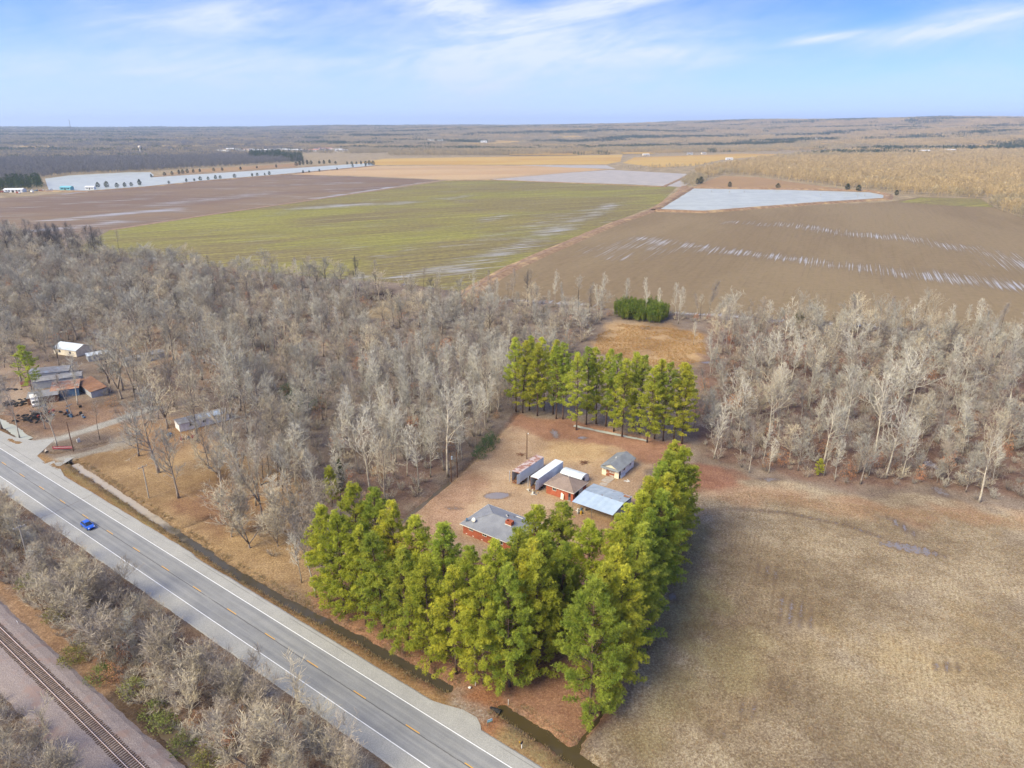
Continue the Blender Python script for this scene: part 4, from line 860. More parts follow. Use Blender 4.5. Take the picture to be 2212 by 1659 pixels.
# ------------------------------------------------------------------ bare trees one can point at
for key, px, py, h, var, wide, lab in (
    ('oak', 343, 1021, 22, 0, 1.0, 'tall bare oak on the left lawn, left of the two trunks by the utility pole'),
    ('oak', 300, 985, 15, 2, .9, 'bare tree on the lawn beside the second gravel drive'), ('slender', 478, 1062, 17, 1, 1.3, 'tall pale tree at the left side of the lawn grove'), ('vase', 520, 1035, 18, 0, .9, 'forked bare tree at the top left of the lawn grove'), ('oak', 415, 880, 17, 0, 1.0, 'bare tree behind the left end of the grey mobile home'), ('oak', 330, 880, 16, 1, 1.0, 'bare tree between the gravel drive and the grey mobile home'),
    ('oak', 386, 1076, 17, 0, .9, 'bare tree on the left lawn nearest the roadside utility pole'),
    ('oak', 452, 1012, 15, 2, .9, 'bare tree with rough trunk below the grey mobile home'), ('lopped', 597, 1132, 6, 0, 1.0, 'dark snapped trunk in the lower lawn grove'),
    ('oak', 428, 952, 19, 1, .9, 'bare tree in front of the grey mobile home'),
    ('vase', 263, 862, 22, 0, 1.15, 'big vase-shaped bare tree right of the junk yard sheds'),
    ('pole_tree', 216, 949, 12, 0, .9, 'thin dark tree on the strip between the two gravel drives'),
    ('slender', 124, 966, 19, 1, 1.2, 'tall grey bare tree beside the red banner'),
    ('slender', 98, 927, 16, 0, 1.2, 'bare tree in front of the tyre heap'),
    ('slender', 42, 943, 20, 3, 1.2, 'leaning tall tree by the pale roadside pool'),
    ('oak', 4, 925, 17, 2, .9, 'bare tree at the left picture edge by the pool'),
    ('slender', 168, 874, 17, 2, 1.3, 'bare tree against the blue shed wall'), ('slender', 155, 897, 15, 3, 1.2, 'bare tree in the scrub below the blue shed'),
    ('pole_tree', 568, 1033, 15, 0, .8, 'thin straight trunk left of the gully in the lawn grove'), ('pole_tree', 582, 1020, 15, 1, .8, 'second thin straight trunk beside the lawn gully'),
    ('pole_tree', 608, 1005, 13, 0, .7, 'thin trunk at the top of the lawn grove'), ('pole_tree', 624, 1040, 14, 1, .7, 'thin trunk standing on the gully bank'), ('pole_tree', 600, 1048, 16, 0, .8, 'thin trunk just below the gully'), ('pole_tree', 612, 1066, 15, 1, .8, 'lowest thin trunk below the gully'),
    ('vase', 567, 1118, 21, 1, .8, 'large leaning tree with rough bark in the lawn grove'),
    ('fuzzy', 539, 1183, 14, 0, 1.5, 'broad twiggy tree beside the ditch bend'), ('fuzzy', 500, 1160, 12, 1, 1.4, 'beige twiggy tree on the ditch bank right of the lawn'),
    ('fuzzy', 640, 1210, 13, 1, 1.5, 'wide beige twiggy tree just left of the roadside pines'), ('fuzzy', 600, 1180, 10, 0, 1.3, 'small twiggy tree between the two broad ones by the ditch'),
    ('slender', 683, 1290, 20, 3, .9, 'tall thin bare tree touching the left end of the roadside pines'),
    ('sycamore', 800, 1064, 21, 0, 1.15, 'pale spreading sycamore behind the left end of the roadside pines'),
    ('sycamore', 968, 1030, 25, 1, 1.25, 'huge white-limbed sycamore at the yard corner by the two poles'),
    ('slender', 905, 1060, 18, 0, 1.3, 'pale bare tree between the two white sycamores'),
    ('small_tree', 1500, 930, 11, 0, 1.1, 'small whitish bare tree at the right end of the back pine row'),
    ('sycamore', 415, 760, 17, 2, 1.2, 'rounded beige tree in front of the dark wood left of the clearing'), ('oak', 455, 745, 15, 1, .9, 'smaller rounded tree right of the beige round one'),
    ('vase', 300, 800, 20, 1, 1.1, 'wide bare tree behind the far grey trailer'), ('vase', 500, 905, 21, 0, 1.1, 'wide bare tree growing over the end of the grey mobile home'),
    ('sycamore', 2115, 1085, 22, 2, 1.0, 'white-trunked sycamore at the field edge near the right picture edge'), ('sycamore', 1890, 985, 25, 0, 1.0, 'leaning white sycamore deep in the right wood'),
    ('sycamore', 1960, 900, 24, 1, 1.1, 'tall white sycamore in the middle of the right wood'), ('sycamore', 1745, 880, 25, 2, 1.0, 'tall pale sycamore left of centre in the right wood'), ('sycamore', 1830, 840, 24, 0, 1.0, 'pale sycamore behind the middle of the right wood'),
    ('sycamore', 1780, 1000, 19, 1, 1.15, 'low spreading white-limbed sycamore above the small bright pine'),
    ('sycamore', 1660, 950, 21, 2, 1.1, 'grey rounded sycamore near the left end of the right wood'), ('sycamore', 1590, 960, 20, 0, 1.0, 'grey tree at the left end of the right wood'),
    ('dark_tree', 208, 556, 21, 0, 1.0, 'dark bare tree against the green field at the end of the left wood'), ('dark_tree', 225, 557, 20, 1, 1.0, 'second dark tree against the green field'), ('pole_tree', 262, 558, 20, 0, .9, 'thin dark tree standing alone before the green field'),
    ('dark_tree', 770, 625, 18, 0, .9, 'dark bare tree standing out against the green field near the clearing'), ('dark_tree', 812, 628, 17, 1, .8, 'dark bare tree on the clearing bank'), ('dark_tree', 1140, 660, 17, 0, .8, 'dark lone tree on the edge of the brown field'), ('slender', 1352, 672, 17, 0, 1.0, 'grey tree behind the green bamboo'), ('slender', 1465, 700, 18, 0, 1.1, 'tall grey tree right of the green bamboo'), ('slender', 1498, 745, 10, 0, 1.2, 'young pale tree in the golden clearing'),
    ('fuzzy', 615, 1640, 12, 0, 1.3, 'bare tree in the bottom brush with fine twigs over the road'), ('small_tree', 560, 1560, 9, 0, 1.2, 'pale tree in the brush above the bottom ditch'), ('small_tree', 420, 1500, 9, 1, 1.3, 'whitish branching tree in the middle of the roadside brush'), ('small_tree', 350, 1460, 10, 0, 1.2, 'bare tree in the roadside brush above the green shrub'),
    ('fuzzy', 245, 1400, 11, 1, 1.5, 'wide twiggy tree in the roadside brush below the blue car'), ('fuzzy', 150, 1340, 10, 0, 1.5, 'twiggy tree in the roadside brush at the left'), ('small_tree', 60, 1280, 8, 0, 1.3, 'pale bare tree in the brush by the left picture edge')):
    x, y = G(px, py); plant(key, x, y, h, lab, None, var, wide=wide)
# ------------------------------------------------------------------ woods: the largest as trees, the rest as one mass
CAND = []
def wood(poly, cell, seed, mix, where, group, px=True):
    rs = random.Random(seed)
    Q_ = free(fill(poly, cell, seed, px)); pn = vnoise(Q_, 38, seed+3, 3); gn = vnoise(Q_, 30, seed+9, 3)
    for (x_, y_), a_, g_ in zip(Q_, pn, gn):
        if g_ > .85 or (g_ > .55 and rs.random() < .5): continue
        q = min(.999, max(0, .5+.34*a_+rs.uniform(-.32, .32))); acc = 0
        for key, wgt, h0, h1, wd_ in mix:
            acc += wgt
            if q <= acc: break
        h = rs.uniform(h0*.88, h1*1.12); CAND.append((x_, y_, h, key, rs.randrange(len(KINDS[key][1])), wd_*rs.uniform(.9, 1.15), rs.uniform(0, 6.283), where, group))
W1 = [(620,1090),(700,1112),(840,1122),(890,1095),(1095,905),(1112,880),(1235,770),(1290,705),(1320,682),(1000,655),(880,645),(700,608),(500,588),(270,560),(0,535),(-150,560),(-150,790),(0,775),(150,740),(250,755),(350,738),(430,790),(520,850),(560,930),(600,1000)]
wood([(770,1030),(960,1032),(1095,905),(1110,870),(1085,790),(800,800),(720,900),(720,980)], 4.7, 1, [('slender', .8, 11, 16, 1.15), ('thicket_tree', .14, 8, 11, 1.1), ('sycamore', .06, 15, 18, .95)], 'young wood left of the yard', 'young wood left of the yard')
wood([(620,1090),(700,1112),(840,1122),(880,1100),(770,1030),(720,980),(720,900),(800,800),(640,780),(430,790),(520,850),(560,930),(600,1000)], 6.6, 2, [('thicket_tree', .5, 7, 11, 1.25), ('oak', .28, 10, 15, 1.0), ('slender', .22, 11, 15, 1.1)], 'mixed wood behind the left lawn', 'mixed wood behind the left lawn')
wood([(430,790),(640,780),(800,800),(1085,790),(1110,870),(1235,770),(1290,705),(1320,682),(1000,655),(880,645),(700,608),(620,600),(480,690),(350,738)], 7.0, 3, [('thicket_tree', .45, 5, 9, 1.5), ('oak', .25, 9, 14, 1.2), ('slender', .18, 10, 14, 1.1), ('dark_tree', .05, 11, 14, 1), ('pole_tree', .07, 10, 14, 1)], 'wood below the green field', 'wood between yard and green field')
wood([(350,738),(480,690),(620,600),(500,588),(270,560),(0,535),(-150,560),(-150,790),(0,775),(150,740),(250,755)], 7.4, 4, [('oak', .5, 8, 14, 1.3), ('thicket_tree', .42, 5, 10, 1.5), ('dark_tree', .08, 10, 13, 1.1)], 'dense far left wood', 'dense wood at the far left')
wood([(-100,520),(0,518),(120,528),(262,556),(200,562),(-100,548)], 8.0, 5, [('dark_tree', .8, 13, 17, 1.2), ('oak', .2, 12, 15, 1.1)], 'dark belt by the wet field', 'far dark belt')
wood([(-60,770),(350,742),(430,795),(520,855),(560,930),(600,1000),(480,1000),(300,925),(200,880),(100,840),(-60,860)], 10.5, 6, [('oak', .45, 15, 20, 1), ('vase', .25, 16, 20, 1), ('thicket_tree', .2, 9, 13, 1.1), ('slender', .1, 14, 18, 1.1)], 'trees round the sheds', 'trees around the junk yard')
wood([(455,1010),(600,1000),(700,1112),(690,1290),(640,1285),(540,1210),(470,1130),(440,1060)], 7.6, 7, [('fuzzy', .42, 8, 13, 1.2), ('slender', .33, 12, 17, 1.2), ('vase', .1, 14, 18, 1), ('thicket_tree', .15, 8, 12, 1.1)], 'grove on the left lawn', 'lawn grove')
W5 = [(1512,985),(1600,1022),(1720,1028),(1830,1058),(1980,1048),(2100,1078),(2260,1093),(2420,1060),(2420,760),(2212,736),(2028,720),(1750,702),(1535,700),(1545,740),(1535,800),(1505,880)]
wood(W5, 6.5, 8, [('sycamore', .14, 15, 20, 1.1), ('thicket_tree', .45, 6, 10, 1.3), ('slender', .2, 11, 16, 1.1), ('oak', .21, 9, 14, 1.1)], 'wood behind the open field', 'wood behind the open field')
wood([(880,645),(1000,655),(1320,675),(1535,700),(1750,700),(2028,718),(2300,735),(2300,722),(2028,708),(1530,684),(1000,640),(880,630)], 9, 9, [('slender', .4, 13, 18, 1), ('pole_tree', .35, 12, 17, 1), ('thicket_tree', .25, 6, 10, 1)], 'strip by the brown field', 'strip along the brown field')
wood([RD(*q) for q in ((-140,-9.5),(-60,-10.5),(44,-11),(44,-22),(-140,-22))], 3.9, 10, [('small_tree', .55, 4.5, 8.5, 1.2), ('fuzzy', .2, 6, 9, 1.2), ('thicket_tree', .25, 5, 8, 1.3)], 'brush beside the railway', 'brush between road and railway', px=False)
wood([RD(*q) for q in ((-80,-36),(6,-36),(6,-60),(-80,-60))], 4.2, 11, [('small_tree', .5, 5, 8, 1.3), ('fuzzy', .2, 6, 9, 1.3), ('thicket_tree', .3, 6, 9, 1.3)], 'thicket beyond the railway', 'thicket beyond the railway', px=False)
SEEN = []
for c in CAND:
    px, py, dep = project(c[0], c[1], c[2]*.6)
    if -40 < px < 2252 and py < 1720 and dep > 5: SEEN.append((c[2]*c[5]/dep, c))
SEEN.sort(key=lambda q: -q[0])
PER = {}; CHOSEN = []; REST = []
for sz, c in SEEN:
    cap = {'thicket beyond the railway': 16, 'brush between road and railway': 46, 'wood behind the open field': 62, 'young wood left of the yard': 62}.get(c[8], 26)
    if PER.get(c[8], 0) < cap and len(CHOSEN) < 238: PER[c[8]] = PER.get(c[8], 0)+1; CHOSEN.append(c)
    else: REST.append(c)
LOOK = {'oak': 'broad-crowned bare tree', 'vase': 'vase-shaped bare tree', 'slender': 'slender pale bare tree', 'sycamore': 'white-limbed sycamore', 'thicket_tree': 'low twiggy bare tree', 'pole_tree': 'thin dark-stemmed tree', 'dark_tree': 'dark bare tree', 'small_tree': 'small branching bare tree', 'fuzzy': 'fine-twigged upright tree'}
for g_ in sorted(set(c[8] for c in CHOSEN)):
    L_ = [c for c in CHOSEN if c[8] == g_]; pp = [project(c[0], c[1])[:2] for c in L_]
    xq = np.quantile([p[0] for p in pp], [.25, .5, .75]); yq = np.quantile([p[1] for p in pp], [.25, .5, .75])
    for c, p in zip(L_, pp):
        a_ = int(np.searchsorted(xq, p[0])); b_ = int(np.searchsorted(yq, p[1]))
        lab = LOOK[c[3]]+', '+['far', 'middle back', 'middle front', 'front'][b_]+' '+['left', 'centre left', 'centre right', 'right'][a_]+' of the '+c[7]
        plant(c[3], c[0], c[1], c[2], lab, c[8], c[4], c[6], c[5])
# undergrowth positions
UNDER = []
rs = random.Random(9)
for poly, cell, px_, h0, h1, seed in ((W1, 5.2, True, 1.5, 4.2, 31), (W5, 4.6, True, 1.5, 4.2, 32), ([RD(*q) for q in ((-150,-9),(46,-9.5),(46,-23),(-150,-23))], 2.0, False, 1.0, 2.6, 33), ([RD(*q) for q in ((-90,-35.5),(8,-35.5),(8,-62),(-90,-62))], 2.4, False, 1.2, 2.8, 34),
    ([(460,1010),(600,1000),(700,1112),(685,1260),(600,1225),(520,1150)], 5.5, True, 1.0, 2.6, 35), ([(-60,770),(350,742),(520,855),(600,1000),(480,1000),(240,890),(100,830),(-60,860)], 7, True, 1, 3, 36), ([(880,645),(1320,675),(1535,700),(2300,735),(2300,722),(1530,684),(1000,640)], 4, True, 1, 3, 37)):
    for x_, y_ in free(fill(poly, cell, seed, px_)): UNDER.append((x_, y_, rs.uniform(h0, h1)))
for x_, y_ in [G(*q) for q in ((215,1462),(330,1530),(447,1640),(395,1600),(160,1420),(285,1490),(120,1330),(350,1555),(60,1260))]: plant('shrub', x_, y_, 3.4, 'green evergreen shrub in the roadside brush beside the railway', 'green shrubs by the railway', wide=1.2)
for px, py, h in ((640,870,5),(655,895,5),(625,850,4.5),(690,880,4.5)): x, y = G(px, py); plant('holly', x, y, h, 'dark green holly thicket in the wood behind the grey mobile home', 'hollies in the left wood', wide=1.5)
for px, py, h in ((1050,972,5.5),(1035,990,4.5),(1062,955,5)): x, y = G(px, py); plant('holly', x, y, h, 'dark evergreen on the bank at the left edge of the yard', 'evergreens on the yard bank', wide=.9)
for px, py in ((1690,1010),(1655,1015),(1985,1040),(1830,1035),(1890,1010),(1620,760),(1600,740),(1660,735),(1550,720),(1700,730),(1740,760),(1780,740),(1580,705),(1840,800),(1880,820),(1720,790)):
    x, y = G(px, py); plant('rust_tree', x, y, VR.uniform(4, 7), 'small tree holding rusty brown leaves in the right wood', 'rusty-leaved trees in the right wood')
for px, py in ((320,585),(335,590),(400,600),(410,610),(90,640),(20,620),(470,610)): x, y = G(px, py); plant('rust_tree', x, y, VR.uniform(7, 9), 'russet-leaved tree in the dense far left wood', 'russet trees in the left wood', wide=1.2)
x, y = G(1548, 700); plant('rust_tree', x, y, 9.5, 'tall narrow russet tree at the wood edge right of the bamboo', None, 1, wide=.55)
SH = [(px, py) for px, py in ((-1,-1),)][:0]
for k, (s_, t_) in enumerate([(-60,-12),(-52,-19),(-44,-13),(-36,-20),(-30,-12),(-22,-18),(-14,-12),(-8,-20),(0,-12.5),(8,-14),(-70,-17),(-80,-12)]):
    x, y = RD(s_, t_); plant('bare_shrub', x, y, VR.uniform(2.2, 3.2), 'leafless grey shrub low in the brush between road and railway', 'leafless shrubs by the road', k)
mass_keys = [k for k in KINDS if any(c[3] == k for c in REST)]
protos = []; pidx = {}
for c in REST:
    kv = (c[3], c[4])
    if kv not in pidx:
        if kv not in PART: kv = (c[3], next(v for (kk, v) in PART if kk == c[3]))
        if kv not in pidx: pidx[kv] = len(protos); protos.append(PART[kv])
    pidx[(c[3], c[4])] = pidx[kv]
Z = tz(np.array([(c[0], c[1]) for c in REST]))
scatter('bare_woodland', [(c[0], c[1], Z[i], c[6], c[2]/KINDS[c[3]][0]*c[5], c[2]/KINDS[c[3]][0], pidx[(c[3], c[4])]) for i, c in enumerate(REST)], protos, 'mass of leafless grey-brown woodland trees between the yard and the fields')
UA = np.array([(u_[0], u_[1]) for u_ in UNDER]); Z = tz(UA)
up = [PART[('bare_shrub', v)] for v in range(4)]+[PART[('rust_tree', v)] for v in range(2) if ('rust_tree', v) in PART]
scatter('undergrowth', [(u_[0], u_[1], Z[i], rs.uniform(0, 6.28), u_[2]/3*rs.uniform(.8, 1.5), u_[2]/3, rs.choice([0,1,2,3,0,1,2,3,0,1,2,3,0,1,2,4]) if len(up) > 4 else rs.randrange(4)) for i, u_ in enumerate(UNDER)], up, 'tangled leafless undergrowth on the floor of the woods')
# bamboo thicket
def bamboo(seed):
    r = random.Random(seed); T, Cn = MB(), MB()
    for k in range(9):
        a = r.uniform(0, 6.283); q = r.random()*.9; pts, _ = limb(r, (math.cos(a)*q, math.sin(a)*q, -.2), nrm((math.cos(a)*.12, math.sin(a)*.12, 1)), 7*r.uniform(.8, 1.1), 5, .05, 0)
        T.tube(pts, [.03, .03, .025, .02, .015, .01], 3, cap=False)
        for j in range(26):
            p, _ = along(pts, r.uniform(.25, 1)); leaves(Cn, r, p, .45, 5, .34, 1, -.1)
    return pair(T, Cn, BARK['grey'], BAMBOO, 'bamboo')
bmp = [bamboo(i) for i in range(2)]
BQ = fill([(1328,676),(1345,668),(1430,672),(1442,690),(1425,700),(1370,694),(1335,690)], 2.1, 41); bpr = []
for k in range(2):
    o = thing('bamboo_clump', ['bright bamboo clump at the left end of the green thicket by the brown field', 'bright bamboo clump at the right end of the green thicket by the brown field'][k], 'bamboo', (*G((1332, 1438)[k], 684), 0), 0)
    bpr.append((link('canes', bmp[k][0], o), link('foliage', bmp[k][1], o)))
scatter('bamboo_thicket', [(q[0], q[1], 0, VR.uniform(0, 6), VR.uniform(.8, 1.2), VR.uniform(.5, 1.2), k % 2) for k, q in enumerate(BQ)], bpr, 'bright green bamboo thicket at the edge of the brown field')
# grass
tuft_a = clump_grass(1, .34, 14, GRASS); tuft_b = clump_grass(2, .5, 18, GRASSG, .45); tuft_c = clump_grass(3, .26, 12, GRASS, .5)
ga = link('grass_tuft', tuft_a); ga.location = (*G(1700, 1500), tz1(*G(1700, 1500))); kind(ga, 'stuff'); gb = link('golden_grass_tuft', tuft_b); gb.location = (*G(1400, 745), 0); kind(gb, 'stuff'); gc_ = link('short_grass_tuft', tuft_c); gc_.location = (*G(1800, 1550), tz1(*G(1800, 1550))); kind(gc_, 'stuff')
def grass(name, poly, cell, seed, pr, s0, s1, thresh=None, px=True, lab=None):
    Q = fill(poly, cell, seed, px)
    if thresh is not None:
        nn = vnoise(Q, 22, 5, 4); Q = Q[nn > thresh]
    Q = Q[np.abs(road_t(Q)) > 7]
    pr_ = project(Q[:, 0].mean(), Q[:, 1].mean()); Zq = tz(Q); rr = np.random.RandomState(seed)
    scatter(name, np.column_stack([Q, Zq, rr.uniform(0, 6.28, len(Q)), rr.uniform(s0, s1, len(Q)), rr.uniform(s0, s1, len(Q)), rr.randint(0, len(pr), len(Q))]), pr, lab)
grass('field_grass', [(1490,1080),(1620,1060),(1850,1090),(2250,1120),(2250,1700),(1300,1700),(1320,1570),(1440,1300)], .62, 51, [[ga], [gc_]], .6, 1.25, -.9, lab='dry tan grass and stubble covering the open field')
grass('clearing_grass', [(1290,725),(1340,700),(1440,708),(1520,722),(1525,775),(1450,800),(1285,762)], 1.0, 52, [[gb]], .9, 1.7, -.6, lab='golden broom grass in the clearing')
grass('yard_grass', [(900,1120),(1100,920),(1250,945),(1400,985),(1330,1040),(1180,985),(1080,1030),(1060,1080)], .95, 53, [[gc_]], .5, .9, -.3, lab='short dry grass in the yard')
grass('verge_grass', [RD(*q) for q in ((-150,7.2),(60,7.0),(60,9.5),(-150,9.6))], .55, 54, [[ga], [gc_]], .45, .9, -.8, px=False, lab='rough dry grass on the verge beside the ditch')

def bank_grass(name, pts, hw, seed, lab):
    P_ = np.array(pts); lo, hi = P_.min(0)-4, P_.max(0)+4; rr = np.random.RandomState(seed); n_ = int((hi-lo).prod()/.16); Q = rr.uniform(lo, hi, (n_, 2)); d = dline(Q, pts)
    Q = Q[(d > hw*.5) & (d < hw*1.25) & (vnoise(Q, 5, seed, 3) > -.5)]; Q = Q[np.abs(road_t(Q)) > 6.9]; Zq = tz(Q); s_ = rr.uniform(.6, 1.5, len(Q))
    scatter(name, np.column_stack([Q, Zq, rr.uniform(0, 6.28, len(Q)), s_, s_, rr.randint(0, 2, len(Q))]), [[ga], [gc_]], lab)
bank_grass('ditch_grass', DITCH[0][0], 2.0, 61, 'ragged dry grass on both banks of the roadside ditch'); bank_grass('creek_grass', DITCH[1][0][:4], 2.3, 62, 'ragged grass along the lower ditch by the driveway')
# ------------------------------------------------------------------ building materials
def brick_mat():
    m, t, b = base_mat('red_brick'); P = t.node('ShaderNodeTexCoord').outputs['Object']
    sp_ = t.node('ShaderNodeSeparateXYZ', ins={0: P}); v = t.node('ShaderNodeCombineXYZ', ins={0: t.math('ADD', sp_.outputs[0], sp_.outputs[1]), 1: sp_.outputs[2], 2: 0.0}).outputs[0]
    br = t.node('ShaderNodeTexBrick', ins={'Vector': v, 'Color1': S(204,108,76)+(1,), 'Color2': S(178,90,64)+(1,), 'Mortar': S(196,150,124)+(1,), 'Scale': 4.5, 'Mortar Size': .012})
    c = t.mix(1.0, br.outputs[0], t.mix(t.ramp(t.noise(P, .8, 5, .6), .3, .7), (.85, .85, .85), (1.1, 1.1, 1.1)), 'MULTIPLY')
    t.put(b.inputs['Base Color'], c); b.inputs['Roughness'].default_value = .9
    t.put(b.inputs['Normal'], t.node('ShaderNodeBump', ins={'Strength': .3, 'Distance': .02, 'Height': br.outputs[1]})); return m
def shingle_mat(name, c1, c2):
    m, t, b = base_mat(name); P = t.node('ShaderNodeTexCoord').outputs['Object']
    n_ = t.noise(P, .5, 6, .65); n2_ = t.noise(P, 9, 4, .7); sp_ = t.node('ShaderNodeSeparateXYZ', ins={0: P})
    course = t.math('FRACT', t.math('MULTIPLY', sp_.outputs[2], 11.0))
    c = t.mix(t.ramp(n_, .3, .7), c1, c2); c = t.mix(1.0, c, t.mix(t.ramp(n2_, .3, .7), (.84, .84, .84), (1.12, 1.12, 1.12)), 'MULTIPLY')
    c = t.mix(t.ramp(course, .0, .16, .28, 0), c, (.02, .02, .02))
    t.put(b.inputs['Base Color'], c); b.inputs['Roughness'].default_value = .95; return m
def metal_mat(name, c1, c2, rustc, amt, rough=.45, metal=.25, stretch=(1,1,1)):
    m, t, b = base_mat(name); P = t.node('ShaderNodeTexCoord').outputs['Object']; v = t.vmath('MULTIPLY', P, stretch)
    r_ = t.node('ShaderNodeObjectInfo').outputs['Random']; off = t.node('ShaderNodeCombineXYZ', ins={0: t.math('MULTIPLY', r_, 37.0), 1: 0.0, 2: 0.0}).outputs[0]
    v2 = t.vmath('ADD', v, off); n_ = t.noise(v, .7, 5, .6); rn = t.noise(v2, .55, 7, .68)
    c = t.mix(t.ramp(n_, .3, .7), c1, c2); k = t.ramp(rn, .72-amt*.45, .80-amt*.4)
    c = t.mix(k, c, t.mix(t.ramp(t.noise(v, 3, 4, .6), .3, .7), rustc, tuple(x*.65 for x in rustc)))
    c = t.mix(1.0, c, t.mix(r_, (.92, .92, .93), (1.06, 1.06, 1.05)), 'MULTIPLY')
    t.put(b.inputs['Base Color'], c); t.put(b.inputs['Roughness'], t.math('ADD', rough, t.math('MULTIPLY', k, .4))); t.put(b.inputs['Metallic'], t.math('MULTIPLY', t.math('SUBTRACT', 1.0, k), metal))
    return m
BRICK = brick_mat(); SH_GREY = shingle_mat('grey_shingle', S(166,168,174), S(148,150,158)); SH_BROWN = shingle_mat('brown_shingle', S(172,152,140), S(150,132,122)); SH_GAR = shingle_mat('slate_shingle', S(158,162,164), S(134,138,142))
WHITE = noisy('white_paint', S(244,240,232,.8), S(222,216,206,.75), 1.2, .6, bump=.02); CREAM = noisy('cream_and_sunlit_siding', S(246,232,206,.8), S(230,214,186,.75), 1.2, .65, bump=.03)
GLASS, _t, _b = base_mat('window_glass'); _b.inputs['Base Color'].default_value = (.02, .024, .03, 1); _b.inputs['Roughness'].default_value = .12; _b.inputs['Specular IOR Level'].default_value = .5
BLACK = noisy('black_rubber', S(36,36,38), S(54,53,54), 3, .8, vary=.3); DARK = noisy('dark_inside', S(40,34,30), S(64,54,46), 2, .9); CONC = noisy('concrete', S(206,192,176), S(178,164,148), 1.2, .95)
TIN = metal_mat('tin_roof', S(192,208,224,.75), S(180,198,216,.75), S(150,104,80), .08, .5, .08); TINR = metal_mat('worn_tin_roof', S(184,196,208,.7), S(164,176,190,.7), S(170,132,110), .25, .55, .08); TING = metal_mat('galvanised_sheet', S(220,226,228,.75), S(202,210,214,.75), S(160,130,110), .1, .5, .08)
TRL = metal_mat('trailer_aluminium', S(222,230,236,.85), S(204,214,224,.85), S(170,150,136), .10, .5, .05, (1, 1, .5)); TRROOF = metal_mat('rusty_trailer_roof', S(208,194,190,.75), S(190,168,164,.75), S(172,128,114,.75), .6, .6, .05); TRROOF2 = metal_mat('trailer_roof', S(226,232,236,.8), S(210,216,222,.8), S(170,140,120), .2, .55, .05)
RUSTY = metal_mat('rust_panel', S(190,120,84), S(160,92,64), S(226,214,204), .55, .8, .1); RUSTROOF = metal_mat('rusted_tin', S(204,160,128), S(176,120,88), S(206,192,178), .5, .7, .2); LEAFROOF = metal_mat('leaf_strewn_tin', S(168,124,92), S(140,102,78), S(196,196,200), .30, .8, .1)
BLUEW = metal_mat('blue_tin_wall', S(116,146,172), S(94,126,154), S(150,120,104), .15, .6, .2); PINKR = metal_mat('faded_red_tin', S(206,120,104), S(190,142,128), S(190,180,174), .4, .7, .1); MOBILE = metal_mat('mobile_home_side', S(206,206,204), S(184,186,188), S(150,136,124), .2, .6, .15); MROOF = metal_mat('mobile_home_roof', S(172,168,166), S(150,146,142), S(186,200,214), .38, .6, .2)
POLE = noisy('weathered_pole', S(160,142,126), S(128,110,96), 2, .9, stretch=(1,1,.1)); POLED = noisy('creosote_pole', S(132,100,78), S(104,78,62), 2, .9, stretch=(1,1,.1)); POLEW = noisy('pale_pole', S(206,196,180), S(180,168,152), 2, .85, stretch=(1,1,.1))
WOOD = noisy('old_planks', S(164,120,92), S(120,86,66), 2.5, .9, vary=.5); STEELP = noisy('steel_post', S(150,150,150), S(120,118,116), 2, .6, metal=.3)
def col_mat(name, c, rough=.6, k=.75): return noisy(name, S(*c, k), S(*[x*.88 for x in c], k), 2, rough, bump=0)

def hip(m, x0, x1, y0, y1, z0, rise):
    w_ = (y1-y0)/2; a, b_ = x0+w_, x1-w_; ym = (y0+y1)/2; z1 = z0+rise
    if a > b_: a = b_ = (a+b_)/2
    A_, B_, C_, D_, E_, F_ = (x0,y0,z0), (x1,y0,z0), (x1,y1,z0), (x0,y1,z0), (a,ym,z1), (b_,ym,z1)
    m.quad(A_, B_, F_, E_); m.quad(B_, C_, F_); m.quad(C_, D_, E_, F_); m.quad(D_, A_, E_); m.quad(D_, C_, B_, A_)
    return [(A_, E_), (B_, F_), (C_, F_), (D_, E_), (E_, F_)]
def window(parent, x, y, z, w_, h, axis, frame=WHITE):
    """axis: 'x' wall runs along x (faces y), 'y' wall runs along y; sits proud of the wall"""
    f = MB(); p = MB(); d = .05; sy = 1
    if axis[0] == 'x':
        o = -d if axis[1] == '-' else d
        for (a, b_, c, e) in ((-w_/2-.07, w_/2+.07, -h/2-.08, -h/2), (-w_/2-.07, w_/2+.07, h/2, h/2+.07), (-w_/2-.07, -w_/2, -h/2, h/2), (w_/2, w_/2+.07, -h/2, h/2), (-.025, .025, -h/2, h/2)):
            f.box(x+a, x+b_, min(y, y+o), max(y, y+o), z+c, z+e)
        p.box(x-w_/2, x+w_/2, min(y, y+o*.4), max(y, y+o*.4), z-h/2, z+h/2)
    else:
        o = -d if axis[1] == '-' else d
        for (a, b_, c, e) in ((-w_/2-.07, w_/2+.07, -h/2-.08, -h/2), (-w_/2-.07, w_/2+.07, h/2, h/2+.07), (-w_/2-.07, -w_/2, -h/2, h/2), (w_/2, w_/2+.07, -h/2, h/2), (-.025, .025, -h/2, h/2)):
            f.box(min(x, x+o), max(x, x+o), y+a, y+b_, z+c, z+e)
        p.box(min(x, x+o*.4), max(x, x+o*.4), y-w_/2, y+w_/2, z-h/2, z+h/2)
    wo = f.build('window', frame, parent); p.build('pane', GLASS, wo); return wo
def rectwall(m, x0, x1, y0, y1, z0, z1, th=.2):
    m.box(x0, x1, y0, y0+th, z0, z1); m.box(x0, x1, y1-th, y1, z0, z1); m.box(x0, x0+th, y0+th, y1-th, z0, z1); m.box(x1-th, x1, y0+th, y1-th, z0, z1)

